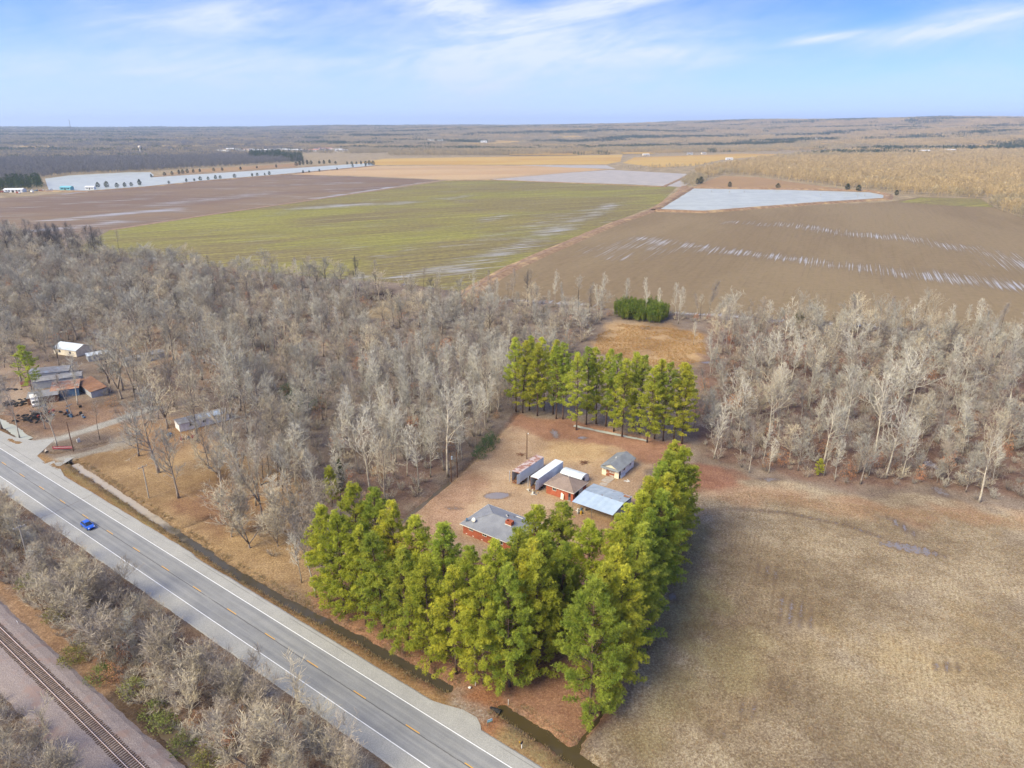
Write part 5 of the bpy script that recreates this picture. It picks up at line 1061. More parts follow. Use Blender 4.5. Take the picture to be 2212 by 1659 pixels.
# ---- brick house with grey hip roof
H = thing('brick_house', 'low red brick house with a grey hip roof behind the roadside pines', 'house', (*YD(-18, 48.7), 0), YANG)
m = MB(); rectwall(m, .55, 15.6, .55, 10.7, 0, 2.68); m.build('wall', BRICK, H)
m = MB(); rid = hip(m, 0, 16.2, 0, 11.25, 2.72, 1.95); rf = m.build('roof', SH_GREY, H)
m = MB()
for a, b_ in rid: m.tube([(a[0], a[1], a[2]+.01), (b_[0], b_[1], b_[2]+.02)], .07, 5)
m.build('ridge_cap', SH_GREY, rf)
m = MB(); m.box(-.02, 16.22, -.03, .0, 2.55, 2.74).box(-.02, 16.22, 11.25, 11.28, 2.55, 2.74).box(-.03, 0, 0, 11.25, 2.55, 2.74).box(16.2, 16.23, 0, 11.25, 2.55, 2.74); m.build('fascia', WHITE, H)
m = MB(); m.box(.03, 16.17, .03, 11.2, 2.60, 2.66); m.build('soffit', WHITE, H)
window(H, 3.0, .55, 2.05, 1.1, .8, 'x-'); window(H, 7.0, .55, 2.05, 1.1, .8, 'x-'); window(H, 11.5, .55, 1.8, 1.5, 1.1, 'x-'); window(H, .55, 5.5, 1.9, 1.2, 1.0, 'y-')
for x_ in (1.6, 3.6, 6.2, 9.5): m = MB(); m.box(x_-.2, x_+.2, .50, .54, .25, .42); m.build('foundation_vent', WHITE, H)
ch = MB(); ch.box(10.3, 12.0, 4.2, 4.45, 3.2, 5.1).box(10.3, 12.0, 5.1, 5.35, 3.2, 5.1).box(10.3, 10.55, 4.45, 5.1, 3.2, 5.1).box(11.75, 12.0, 4.45, 5.1, 3.2, 5.1); c_ = ch.build('chimney', BRICK, H)
m = MB(); m.box(10.56, 11.74, 4.46, 5.09, 4.2, 4.6); m.build('flue', DARK, c_); m = MB(); m.box(10.2, 12.1, 4.12, 4.2, 4.05, 4.3); m.build('flashing', WHITE, c_)
for x_, y_, z_, mt in ((8.2, 7.6, 3.9, WHITE), (8.9, 7.0, 4.1, WHITE), (8.4, 8.1, 3.75, DARK), (9.8, 8.5, 3.6, STEELP)):
    m = MB(); m.tube([(x_, y_, z_-.3), (x_, y_, z_+.35)], .11, 8); m.build('roof_vent', mt, rf)
m = MB(); m.obox((10.6, 9.7, 3.36), (1.9, .45, .06), 0, -.33); m.build('roof_patch', WHITE, rf)
def dish(name, label, s_, t_, z_, r_, mt):
    o = thing(name, label, 'satellite dish', (*YD(s_, t_), z_), YANG)
    m = MB(); pts = []
    for k in range(4):
        q = k/3; pts.append([(r_*q*math.cos(a), -.16*(1-q*q)*r_*2+0, r_*q*math.sin(a)+.75) for a in np.linspace(0, 2*math.pi, 17)[:-1]])
    for k in range(3):
        for j in range(16): m.quad(pts[k][j], pts[k][(j+1) % 16], pts[k+1][(j+1) % 16], pts[k+1][j])
    d_ = m.build('reflector', mt, o, True); d_.rotation_euler = (R(-28), 0, 0)
    m = MB(); m.tube([(0, .1, -.3), (0, .12, .6)], .035, 6); m.build('mast', STEELP, o)
    m = MB(); m.tube([(0, -.05, .45), (0, -.5, .75)], .02, 5); m.build('feed_arm', STEELP, o)
dish('satellite_dish', 'white round satellite dish standing on the grey roof', -15.1, 50.0, 3.25, .55, WHITE); dish('satellite_dish', 'small dark satellite dish at the roof corner left of the white one', -16.8, 49.6, 3.05, .38, col_mat('dish_blue', (84,112,140)))
# ---- brick workshop with brown hip roof
H = thing('brick_workshop', 'brick workshop with brown hip roof beside the trailers', 'outbuilding', (*YD(-12.35, 76.6), 0), YANG)
m = MB(); m.box(.5, 3.2, .45, .65, 0, 2.78).box(3.2, 7.35, .45, .65, 0, 2.78) if False else m.box(.5, 7.25, .45, .65, 0, 2.78); m.box(8.0, 8.7, .45, .65, 0, 2.78).box(7.25, 8.0, .45, .65, 2.2, 2.78).box(.5, .7, .65, 7.2, 0, 2.78).box(.7, 8.7, 7.0, 7.2, 0, 2.78).box(8.5, 8.7, .65, 1.4, 0, 2.78).box(8.5, 8.7, 5.4, 7.0, 0, 2.78); m.build('wall', BRICK, H)
m = MB(); m.box(8.52, 8.68, 3.6, 5.4, 0, 2.78).box(8.52, 8.68, 1.4, 3.6, 2.3, 2.78); m.build('side_panel', WHITE, H)
m = MB(); m.box(.7, 8.5, .66, 6.98, .02, .06); m.build('slab', CONC, H)
m = MB(); rid = hip(m, 0, 9.15, 0, 7.6, 2.8, 1.8); rf = m.build('roof', SH_BROWN, H); m = MB()
for a, b_ in rid: m.tube([(a[0], a[1], a[2]+.01), (b_[0], b_[1], b_[2]+.02)], .06, 5)
m.build('ridge_cap', SH_BROWN, rf); m = MB(); m.tube([(4.5, 5.2, 3.7), (4.5, 5.2, 4.4)], .1, 8); m.build('roof_vent', WHITE, rf)
m = MB(); m.box(-.02, 9.17, -.03, 0, 2.66, 2.81).box(9.15, 9.18, 0, 7.6, 2.66, 2.81).box(-.03, 0, 0, 7.6, 2.66, 2.81); m.build('fascia', WHITE, H)
window(H, 3.0, .45, 1.95, 1.0, .7, 'x-'); m = MB(); m.box(7.27, 7.98, .5, .56, .05, 2.18); d_ = m.build('door', noisy('grey_door', S(120,122,124), S(104,104,106), 2, .6), H); m = MB(); m.box(7.33, 7.92, .48, .5, 1.1, 2.05); m.build('pane', GLASS, d_)
m = MB(); m.box(7.15, 8.1, .1, .44, .0, .14); m.build('door_step', CONC, H)
o = thing('leaning_panel', 'white door panels leaning against the brick workshop wall', 'panel', (*YD(-6.9, 76.75), 0), YANG)
m = MB(); m.obox((0, 0, .85), (.5, .05, 1.75), 0, -.16); m.build('board', WHITE, o); m = MB(); m.obox((.45, -.05, .75), (.36, .05, 1.5), .1, -.2); m.build('board', CREAM, o)
# ---- metal carport
H = thing('carport', 'wide open carport with a blue-grey sheet metal roof', 'carport', (*YD(-1.6, 73.0), 0), YANG)
for k in range(13):
    x0 = k*.88
    m = MB(); zf, zr = 2.75, 3.35
    for j in range(4): a = x0+j*.22; m.quad((a, -.05, zf+.002*k % .01), (a+.11, -.05, zf+.035), (a+.11, 6.0, zr+.035), (a, 6.0, zr)); m.quad((a+.11, -.05, zf+.035), (a+.22, -.05, zf), (a+.22, 6.0, zr), (a+.11, 6.0, zr+.035))
    m.build('roof_sheet', TIN, H)
    m = MB(); y1 = 11.0 if k < 10 else 10.6
    for j in range(4): a = x0+j*.22; m.quad((a, 5.9, zr-.02), (a+.11, 5.9, zr+.015), (a+.11, y1, 3.0+.035), (a, y1, 3.0)); m.quad((a+.11, 5.9, zr+.015), (a+.22, 5.9, zr-.02), (a+.22, y1, 3.0), (a+.11, y1, 3.035))
    m.build('roof_sheet', TINR, H)
for x_, y_, h in ((.2, .15, 2.72), (5.6, .15, 2.72), (11.1, .15, 2.72), (.2, 6, 3.28), (5.6, 6, 3.28), (11.1, 6, 3.28), (.2, 10.4, 3.0), (11.1, 10.4, 2.98)):
    m = MB(); m.tube([(x_, y_, -.1), (x_, y_, h)], .06, 8); m.build('post', STEELP, H)
m = MB(); m.box(.1, 11.3, .08, .2, 2.58, 2.72).box(.1, 11.3, 5.93, 6.06, 3.1, 3.26).box(.1, 11.3, 10.3, 10.42, 2.8, 2.94); m.build('beam', WOOD, H)
m = MB(); m.box(11.22, 11.28, 1.5, 10.4, .1, 2.6).box(.3, 11.2, 10.44, 10.5, .1, 2.75); m.build('side_cladding', TINR, H)
m = MB(); m.obox((10.4, 9.6, 3.22), (1.6, 1.0, .02), .1, -.07); m.build('roof_patch', RUSTROOF, H)
# ---- arched metal shed
H = thing('arched_shed', 'small arched white metal shed behind the brick workshop', 'shed', (*YD(-13.0, 85.3), 0), YANG)
prof = [(0, 0), (0, 1.5), (.5, 2.1), (1.25, 2.5), (2.3, 2.65), (3.35, 2.5), (4.1, 2.1), (4.6, 1.5), (4.6, 0)]
for k in range(8):
    m = MB(); x0, x1 = k*.85, k*.85+.85
    for j in range(8): a, b_ = prof[j], prof[j+1]; m.quad((x0, a[0], a[1]), (x1, a[0], a[1]), (x1, b_[0], b_[1]), (x0, b_[0], b_[1])); m.quad((x1, a[0]*.99, a[1]*.985), (x0, a[0]*.99, a[1]*.985), (x0, b_[0]*.99, b_[1]*.985), (x1, b_[0]*.99, b_[1]*.985))
    m.build('arch_sheet', TING, H)
for x_ in (.05, 6.72): m = MB(); m.quad(*[(x_, a*.985+.03, b_*.98) for a, b_ in prof]); m.build('end_wall', WHITE, H)
m = MB(); m.box(6.74, 6.8, 1.2, 2.2, 0, 1.9); m.build('doorway', DARK, H); m = MB(); m.box(6.74, 6.82, 2.5, 3.7, .3, 1.7); m.build('white_panel', WHITE, H)
# ---- white garage
H = thing('white_garage', 'white garage with grey gable roof and rusty overhead door', 'garage', (*YD(-5.0, 95.0), 0), YANG)
m = MB(); m.box(0, 1.3, 0, .15, 0, 2.7).box(3.9, 5.2, 0, .15, 0, 2.7).box(1.3, 3.9, 0, .15, 2.2, 2.7).box(0, 5.2, 9.25, 9.4, 0, 2.7).box(0, .15, .15, 9.25, 0, 2.7); m.build('wall', CREAM, H)  # white walls coloured cream: the warm sunlight is put into the colour
m = MB(); m.box(5.05, 5.2, .15, 9.25, 0, 2.7); m.build('side_wall', WHITE, H)  # shaded side left plain white, without the painted sun warmth
m = MB(); m.quad((0, .02, 2.7), (5.2, .02, 2.7), (2.6, .02, 3.85)); m.quad((5.2, 9.38, 2.7), (0, 9.38, 2.7), (2.6, 9.38, 3.85)); m.build('gable', CREAM, H)
for sx in (-1, 1):
    m = MB(); xe = 2.6+sx*3.05; m.quad((2.6, -.35, 3.95), (xe, -.35, 2.62), (xe, 9.75, 2.62), (2.6, 9.75, 3.95)); m.quad((2.6, 9.75, 3.87), (xe, 9.75, 2.54), (xe, -.35, 2.54), (2.6, -.35, 3.87))
    m.quad((2.6, -.35, 3.87), (xe, -.35, 2.54), (xe, -.35, 2.62), (2.6, -.35, 3.95)); m.quad((xe, -.35, 2.54), (xe, 9.75, 2.54), (xe, 9.75, 2.62), (xe, -.35, 2.62)); m.build('roof', SH_GAR, H)
m = MB(); m.quad((-.2, -.75, 2.42), (5.4, -.75, 2.42), (5.2, -.01, 2.78), (0, -.01, 2.78)); m.quad((0, -.01, 2.74), (5.2, -.01, 2.74), (5.4, -.75, 2.38), (-.2, -.75, 2.38)); m.build('pent_roof', SH_GAR, H)
for k in range(4): m = MB(); m.box(1.32, 3.88, .04, .1, .03+k*.55, .55+k*.55); m.build('door_panel', RUSTY, H)
m = MB(); m.tube([(1.9, 4.6, 3.5), (1.9, 4.6, 4.0)], .14, 8); m.build('roof_vent', WHITE, H)
window(H, 5.2, 3.2, 1.8, .9, .8, 'y+'); window(H, 5.2, 7.0, 1.8, .9, .8, 'y+'); m = MB(); m.box(5.21, 5.25, .3, 1.1, 0, 2.1); m.build('side_door', DARK, H)
m = MB(); m.obox((5.5, 2.0, .5), (.06, 2.8, .9), 0, 0, -.3); m.build('leaning_sheet', TING, H)
o = thing('concrete_pad', 'pale concrete slab before the garage door', 'slab', (*YD(-2.0, 92.7), 0), YANG); m = MB(); m.box(-1.3, 1.2, -1.3, 2.2, .0, .07); m.build('slab', CONC, o, bevel=.02)
o = thing('concrete_pad', 'broken concrete slab between the garage and the carport', 'slab', (*YD(-1.9, 90.2), 0), YANG+.2); m = MB(); m.box(-.9, 1.1, -.9, .8, .0, .06); m.build('slab', CONC, o, bevel=.02)
# ---- two semi trailers
def trailer(s0, t0, label, roofm, L=12.2):
    o = thing('semi_trailer', label, 'trailer', (*YD(s0, t0), 0), YANG); W_ = 2.5; zb, zt = .95, 3.85
    for nm, bx_ in (('side_wall', (0, .06, 0, L, zb, zt)), ('side_wall', (W_-.06, W_, 0, L, zb, zt)), ('front_wall', (.06, W_-.06, L-.06, L, zb, zt))):
        m = MB(); m.box(*bx_)
        if nm == 'side_wall':
            x_ = bx_[0]-.015 if bx_[0] == 0 else bx_[1]
            for k in range(14): m.box(x_, x_+.015, .4+k*.86, .46+k*.86, zb+.05, zt-.05)
        m.build(nm, TRL, o)
    m = MB(); m.box(0, W_, 0, L, zb-.12, zb); m.build('floor', WOOD, o)
    m = MB(); m.box(-.02, W_+.02, -.02, L+.02, zt, zt+.05); m.build('roof', roofm, o)
    m = MB(); m.box(.02, W_-.02, .0, .05, zt-.14, zt-.002).box(.01, .1, -.03, .0, zb, zt).box(W_-.1, W_-.01, -.03, 0, zb, zt); m.build('door_frame', RUSTY, o)
    m = MB(); m.obox((-.32, -.58, (zb+zt)/2), (1.2, .05, zt-zb-.1), R(118)); m.build('door', TRL, o); m = MB(); m.obox((W_+.12, -.6, (zb+zt)/2), (1.2, .05, zt-zb-.1), R(78)); m.build('door', TRL, o)
    m = MB(); m.box(.1, W_-.1, -.12, .0, .45, .6).box(.3, .38, -.08, 0, .55, .9).box(W_-.38, W_-.3, -.08, 0, .55, .9); m.build('bumper', RUSTY, o)
    for y_ in (1.2, 2.5):
        for x_ in (.12, W_-.42):
            m = MB(); m.tube([(x_, y_, .48), (x_+.3, y_, .48)], .48, 14); wh = m.build('wheel', BLACK, o); m = MB(); m.tube([(x_-.012, y_, .48), (x_+.312, y_, .48)], .22, 10); m.build('rim', STEELP, wh)
    for x_ in (.5, W_-.6): m = MB(); m.box(x_, x_+.12, L-2.4, L-2.28, 0, .95).box(x_-.1, x_+.22, L-2.5, L-2.18, 0, .05); m.build('landing_leg', STEELP, o)
    return o
trailer(-22.3, 76.1, 'left semi trailer with rusty pink roof and open rear doors', TRROOF, 11.9); trailer(-16.4, 76.3, 'right semi trailer with white roof, junk spilling from its open rear', TRROOF2, 12.5)
# ---- junk: every piece a thing of its own
JM = [col_mat('junk_'+n, c) for n, c in (('white', (226,222,214)), ('grey', (150,146,142)), ('blue', (96,124,150)), ('brown', (140,104,78)), ('tan', (196,172,140)), ('yellow', (206,160,50)), ('red', (160,70,56)), ('dark', (60,56,54)))]
jr = random.Random(12)
def junk(kind_, x, y, z, mt, label, group, sc=1.0):
    m = MB()
    if kind_ == 'box':
        a, b_, c_ = [jr.uniform(.3, .65)*sc for _ in range(3)]; m.box(-a/2, a/2, -b_/2, b_/2, 0, c_); m.obox((0, b_*.45, c_+.08), (a, b_*.08, .25*sc), 0, .5); m.obox((a*.45, 0, c_+.06), (a*.08, b_, .2*sc), 0, 0, -.5); nm = 'crate'
    elif kind_ == 'barrel':
        m.tube([(0, 0, 0), (0, 0, .04), (0, 0, .42), (0, 0, .46), (0, 0, .84), (0, 0, .88)], [.29*sc, .27*sc, .27*sc, .29*sc, .27*sc, .29*sc], 14); nm = 'barrel'
    elif kind_ == 'bag':
        for k in range(5): q = math.sin(math.pi*(k+.6)/5.6); m.v += [(math.cos(a)*.34*q*sc*jr.uniform(.8, 1.15), math.sin(a)*.3*q*sc*jr.uniform(.8, 1.15), k*.1*sc) for a in np.linspace(0, 6.283, 9)[:-1]]
        for k in range(4):
            for j in range(8): m.f.append((k*8+j, k*8+(j+1) % 8, k*8+8+(j+1) % 8, k*8+8+j))
        m.f.append(tuple(range(32, 40))); nm = 'rubbish_bag'
    else:
        L = jr.uniform(1.0, 2.2)*sc; m.obox((0, 0, .06), (L, .22, .05), 0, 0, jr.uniform(-.12, .12)); m.obox((.1, .22, .05), (L*.8, .15, .04), jr.uniform(-.3, .3)); nm = 'board'
    o = m.build(nm, mt); o.location = (x, y, z); o.rotation_euler = (0, 0, jr.uniform(0, 6.28)); tag(o, label, {'crate': 'crate', 'barrel': 'barrel', 'rubbish_bag': 'bag', 'board': 'board'}[nm], group); return o
for k in range(18):
    s_, t_ = -15.2+jr.gauss(0, .8), 75.2+jr.gauss(0, .45); ki = ['box', 'bag', 'board'][k % 3]; junk(ki, *YD(s_, t_), 0, JM[jr.choice([0,0,1,3,4,0])], {'box': 'small crate', 'bag': 'stuffed rubbish bag', 'board': 'loose board'}[ki]+' spilled behind the right semi trailer', 'junk behind the right trailer', .8)
for k in range(10): s_, t_ = -15.2+jr.gauss(0, .6), 77.0+jr.uniform(0, 1.6); junk(['box', 'bag'][k % 2], *YD(s_, t_), .96+jr.uniform(0, .5), JM[jr.choice([0,1,3,6,4])], ['crate', 'bag'][k % 2]+' heaped inside the right semi trailer', 'junk inside the right trailer', .9)
for k in range(5): s_, t_ = -21.1+jr.gauss(0, .5), 77.0+jr.uniform(0, 1.2); junk(['box', 'bag'][k % 2], *YD(s_, t_), .96, JM[jr.choice([1,3,7])], ['crate', 'bag'][k % 2]+' lying inside the left semi trailer', 'junk inside the left trailer', .9)
for k in range(16):
    s_, t_ = -.3+abs(jr.gauss(0, 1.0)), 74.0+jr.gauss(0, .7); ki = ['box', 'barrel', 'bag', 'board'][k % 4]; mi = jr.choice([0,1,2,2,4,7,0]); mi = 5 if k == 5 else mi
    junk(ki, *YD(s_, t_), 0, JM[mi], {'box': 'crate', 'barrel': 'drum', 'bag': 'bag', 'board': 'board'}[ki]+(' painted yellow' if k == 5 else '')+' in the clutter under the front of the carport', 'clutter under the carport', .85)
for k in range(4): junk('board', *YD(2.6+jr.gauss(0, .4), 95.2+jr.gauss(0, .3)), .02, JM[0], 'white board on the ground right of the garage', 'white boards by the garage', .6)
for (s_, t_, n_, lab) in ((-12.7, 98.1, 16, 'heap of rusty planks lying in the grass behind the sheds'), (-30.2, 91.8, 9, 'low heap of rotten timber near the lamp pole')):
    o = thing('timber_heap', lab, 'wood pile', (*YD(s_, t_), 0), 0)
    for k in range(n_): m = MB(); m.obox((jr.gauss(0, .45), jr.gauss(0, .35), .06+.03*k*.6), (jr.uniform(1.2, 2.6), .14, .05), jr.uniform(0, 3.14), 0, jr.uniform(-.1, .1)); m.build('plank', WOOD, o)
# ---- poles
def upole(px, py, h, mt, label, arm=None, lamp=False, trans=False, base=None, r_=.14):
    x, y = base or G(px, py); o = thing('utility_pole', label, 'utility pole', (x, y, tz1(x, y)), 0)
    m = MB(); m.tube([(0, 0, -.3), (0, 0, h*.5), (0, 0, h)], [r_*1.15, r_, r_*.8], 8); m.build('pole', mt, o)
    if arm is not None:
        m = MB(); m.obox((0, 0, h-.45), (2.4, .12, .14), arm); ar = m.build('crossarm', mt, o)
        for q in (-1.05, -.35, .35, 1.05): m = MB(); m.tube([(q*math.cos(arm), q*math.sin(arm), h-.38), (q*math.cos(arm), q*math.sin(arm), h-.2)], .06, 6); m.build('insulator', WHITE, ar)
    if lamp:
        m = MB(); m.tube([(0, 0, h-.1), (.35, -.2, h+.12)], .03, 6); la = m.build('lamp_arm', STEELP, o); m = MB(); m.tube([(.35, -.2, h-.12), (.35, -.2, h+.05), (.35, -.2, h+.2)], [.2, .16, .05], 10); m.build('lamp_head', WHITE, la)
    if trans: m = MB(); m.tube([(.32, -.1, h-2.0), (.32, -.1, h-1.1)], .24, 12); m.build('transformer', col_mat('transformer_grey', (176,190,204)), o)
    return (x, y, tz1(x, y)+h)
p1 = upole(322, 1076, 9.5, POLEW, 'pale utility pole with crossarm on the left lawn beside the ditch', RANG+R(90))
p2 = upole(159, 975, 9.5, POLED, 'brown utility pole beside the red banner')
p3 = upole(396, 963, 7, POLEW, 'thin pole in front of the grey mobile home', r_=.08)
p4 = upole(0, 0, 10, POLEW, 'utility pole with white crossarm rising from the brush at left', RANG+R(90), base=G(38, 1128, 10))
p5 = upole(1138, 991, 8.2, POLED, 'lamp pole standing behind the left semi trailer', lamp=True)
p6 = upole(975, 1036, 9, POLED, 'pole with grey transformer at the yard edge', trans=True); p7 = upole(988, 1028, 8.6, POLED, 'bare brown pole right of the transformer pole')
p8 = upole(0, 0, 10.5, POLE, 'thin roadside pole among the first pines by the driveway', base=G(1027, 1474), r_=.07)
WIRE = col_mat('wire', (150,130,110), .6)
def wire(a, b_, sag, label, dz=0.0):
    m = MB(); m.tube([(a[0]+(b_[0]-a[0])*k/14, a[1]+(b_[1]-a[1])*k/14, a[2]+(b_[2]-a[2])*k/14-sag*4*(k/14)*(1-k/14)+dz) for k in range(15)], .022, 4); tag(m.build('power_line', WIRE), label, 'power line')
wire(p2, p1, 1.0, 'overhead wire between the two lawn poles', -.3); wire(p1, (*RD(-22, 12), 9.5), 1.2, 'overhead wire from the pale lawn pole toward the pines', -.3); wire(p6, p7, .1, 'short wire between the two yard poles', -.4); wire(p4, p1, .8, 'overhead wire crossing the road to the pale lawn pole', -.35)
# ---- roadside things
def post(px, py, h, label, r_=.05):
    x, y = G(px, py); o = thing('marker_post', label, 'post', (x, y, tz1(x, y)), 0); m = MB(); m.tube([(0, 0, -.2), (0, 0, h)], r_, 10); m.build('post', WHITE, o); m = MB(); m.tube([(0, 0, h), (0, 0, h+.05)], [r_*1.25, r_*.9], 10); m.build('cap', WHITE, o)
post(1098, 1519, 1.15, 'white pipe post on the pine straw above the ditch'); post(1027, 1481, 1.1, 'white pipe post under the pines left of the driveway')
x, y = G(1127, 1617); o = thing('mailbox', 'black mailbox on a white post beside the road', 'mailbox', (x, y, tz1(x, y)), RANG)
m = MB(); m.box(-.05, .05, -.05, .05, -.2, 1.05); m.build('post', WHITE, o); m = MB(); m.prism([(-.11+0, 1.06), (.11, 1.06), (.11, 1.2), (.08, 1.28), (0, 1.31), (-.08, 1.28), (-.11, 1.2)], -.26, .26); m.build('box', BLACK, o); m = MB(); m.box(.115, .125, .05, .08, 1.15, 1.36).box(.115, .125, .05, .2, 1.3, 1.36); m.build('flag', JM[6], o)
m = MB(); m.obox((-.42, .05, .95), (.22, .16, .2), .2); m.build('newspaper_box', JM[5], o)
x, y = G(1058, 1566); o = thing('yard_sign', 'pale blue and white property sign standing on the verge by the driveway', 'sign', (x, y, tz1(x, y)), RANG+R(62))
m = MB(); m.box(-.48, .48, -.015, .015, .55, 1.2); sg = m.build('board', col_mat('sign_white', (232,240,240)), o); m = MB(); m.box(-.48, .48, -.02, -.016, .55, .72).box(-.48, .48, .016, .02, .55, .72); m.build('green_band', col_mat('sign_green', (110,170,120)), sg); m = MB(); m.box(-.4, .4, -.02, -.016, .8, 1.12).box(-.4, .4, .016, .02, .8, 1.12); m.build('blue_field', col_mat('sign_blue', (150,206,214)), sg)
for x_ in (-.42, .42): m = MB(); m.tube([(x_, 0, -.2), (x_, 0, 1.25)], .025, 6); m.build('leg', STEELP, o)
def culvert(px, py, rz, label, mt=BLACK, r_=.45):
    x, y = G(px, py, -.4); o = thing('culvert_pipe', label, 'culvert', (x, y, -.45), rz); m = MB(); n = 16; L = 1.6
    ring = lambda x_, rr: [(x_, rr*math.cos(2*math.pi*k/n), rr*math.sin(2*math.pi*k/n)) for k in range(n)]
    a, b_, c_, d_ = ring(-L, r_), ring(.3, r_), ring(.3, r_*.86), ring(-L, r_*.86)
    for k in range(n):
        j = (k+1) % n; m.quad(a[k], a[j], b_[j], b_[k]); m.quad(b_[k], b_[j], c_[j], c_[k]); m.quad(c_[k], c_[j], d_[j], d_[k])
    m.build('pipe', mt, o); m = MB(); m.quad(*[(-.6, y_, z_) for _, y_, z_ in ring(0, r_*.86)]); m.build('dark_bore', DARK, o)
culvert(1078, 1537, RANG+.25, 'black culvert pipe opening into the ditch by the driveway'); culvert(151, 1000, RANG, 'dark culvert mouth at the head of the pale ditch'); culvert(99, 973, RANG+2.9, 'white-rimmed culvert pipe beside the gravel drive', CONC)
x, y = G(137, 972); o = thing('red_banner', 'long red banner board with a white stripe beside the gravel drive', 'sign', (x, y, tz1(x, y)), R(4))
m = MB(); m.box(-3.0, 3.0, -.03, .03, .35, 1.2); bd = m.build('board', col_mat('banner_red', (192,86,92), .6, .6), o); m = MB(); m.box(-2.6, 2.6, -.036, -.031, .85, .95); m.build('white_stripe', WHITE, bd)
for x_ in (-2.8, 0, 2.8): m = MB(); m.box(x_-.05, x_+.05, .031, .12, -.2, 1.4); m.build('post', POLED, o)
x, y = G(38, 1345); o = thing('rail_marker', 'small white and blue marker post beside the railway ballast', 'sign', (x, y, -.9), RANG); m = MB(); m.tube([(0, 0, -.1), (0, 0, 1.2)], .035, 6); m.build('post', WHITE, o); m = MB(); m.box(-.2, .2, -.05, -.02, .9, 1.35); pl = m.build('plate', WHITE, o); m = MB(); m.box(-.12, .12, -.056, -.051, 1.0, 1.25); m.build('blue_mark', col_mat('marker_blue', (60,96,190)), pl)
# ---- blue car
CARB, _t, _b = base_mat('blue_car_paint'); _b.inputs['Base Color'].default_value = S(30,92,206,.8)+(1,); _b.inputs['Roughness'].default_value = .25; _b.inputs['Coat Weight'].default_value = .6
x, y = RD(-93.0, -1.75); o = thing('blue_car', 'bright blue compact car driving on the highway', 'car', (x, y, .06), RANG)
def loft(m, secs):
    i0 = len(m.v); n = len(secs[0])
    for s_ in secs: m.v += s_
    for k in range(len(secs)-1):
        for j in range(n): m.f.append((i0+k*n+j, i0+k*n+(j+1) % n, i0+(k+1)*n+(j+1) % n, i0+(k+1)*n+j))
    m.f.append(tuple(i0+j for j in range(n-1, -1, -1))); m.f.append(tuple(i0+(len(secs)-1)*n+j for j in range(n)))
def sec(x_, w_, z0, z1, inset): return [(x_, -w_, z0), (x_, w_, z0), (x_, w_*1.0, (z0+z1)*.55), (x_, w_-inset, z1), (x_, -w_+inset, z1), (x_, -w_*1.0, (z0+z1)*.55)]
m = MB(); loft(m, [sec(-2.15, .72, .38, .82, .08), sec(-2.05, .84, .25, .92, .07), sec(-1.3, .89, .2, .95, .06), sec(0, .9, .2, .93, .06), sec(1.0, .89, .2, .92, .08), sec(1.75, .84, .22, .82, .1), sec(2.12, .72, .32, .66, .1)]); bd = m.build('body', CARB, o, bevel=.03)
m = MB(); loft(m, [[(-1.95, -.7, .93), (-1.95, .7, .93), (-1.75, .62, 1.1), (-1.75, -.62, 1.1)], [(-1.5, -.76, .93), (-1.5, .76, .93), (-1.35, .62, 1.42), (-1.35, -.62, 1.42)], [(.2, -.78, .93), (.2, .78, .93), (.1, .62, 1.45), (.1, -.62, 1.45)], [(1.05, -.74, .92), (1.05, .74, .92), (.95, .7, .96), (.95, -.7, .96)]]); m.build('glasshouse', GLASS, o)
m = MB(); loft(m, [[(-1.45, -.6, 1.41), (-1.45, .6, 1.41), (-1.4, .56, 1.46), (-1.4, -.56, 1.46)], [(-.6, -.63, 1.45), (-.6, .63, 1.45), (-.6, .58, 1.51), (-.6, -.58, 1.51)], [(.15, -.62, 1.43), (.15, .62, 1.43), (.1, .57, 1.48), (.1, -.57, 1.48)]]); m.build('roof', CARB, o)
for sy in (-1, 1):
    for x0, x1 in ((.12, .98), (-.5, -.46), (-1.42, -1.8)): m = MB(); m.tube([(x0, sy*.63, 1.44 if x0 > -1 else 1.42), (x1, sy*(.74 if x0 > -1 else .72), .94)], .035, 5); m.build('pillar', CARB, o)
    for x_ in (-1.32, 1.32):
        m = MB(); m.tube([(x_, sy*.72, .32), (x_, sy*.91, .32)], .32, 16); wh = m.build('wheel', BLACK, o); m = MB(); m.tube([(x_, sy*.9, .32), (x_, sy*.925, .32)], .2, 12); m.build('rim', STEELP, wh)
    m = MB(); m.obox((2.0, sy*.6, .68), (.22, .26, .12), 0, 0, .2); m.build('headlight', col_mat('lamp_clear', (230,234,236), .2), o); m = MB(); m.obox((-2.12, sy*.62, .78), (.08, .24, .16)); m.build('tail_light', JM[6], o); m = MB(); m.obox((.75, sy*.95, 1.0), (.14, .2, .13)); m.build('mirror', CARB, o)
m = MB(); m.obox((2.13, 0, .45), (.05, .7, .16)); m.build('grille', BLACK, o)
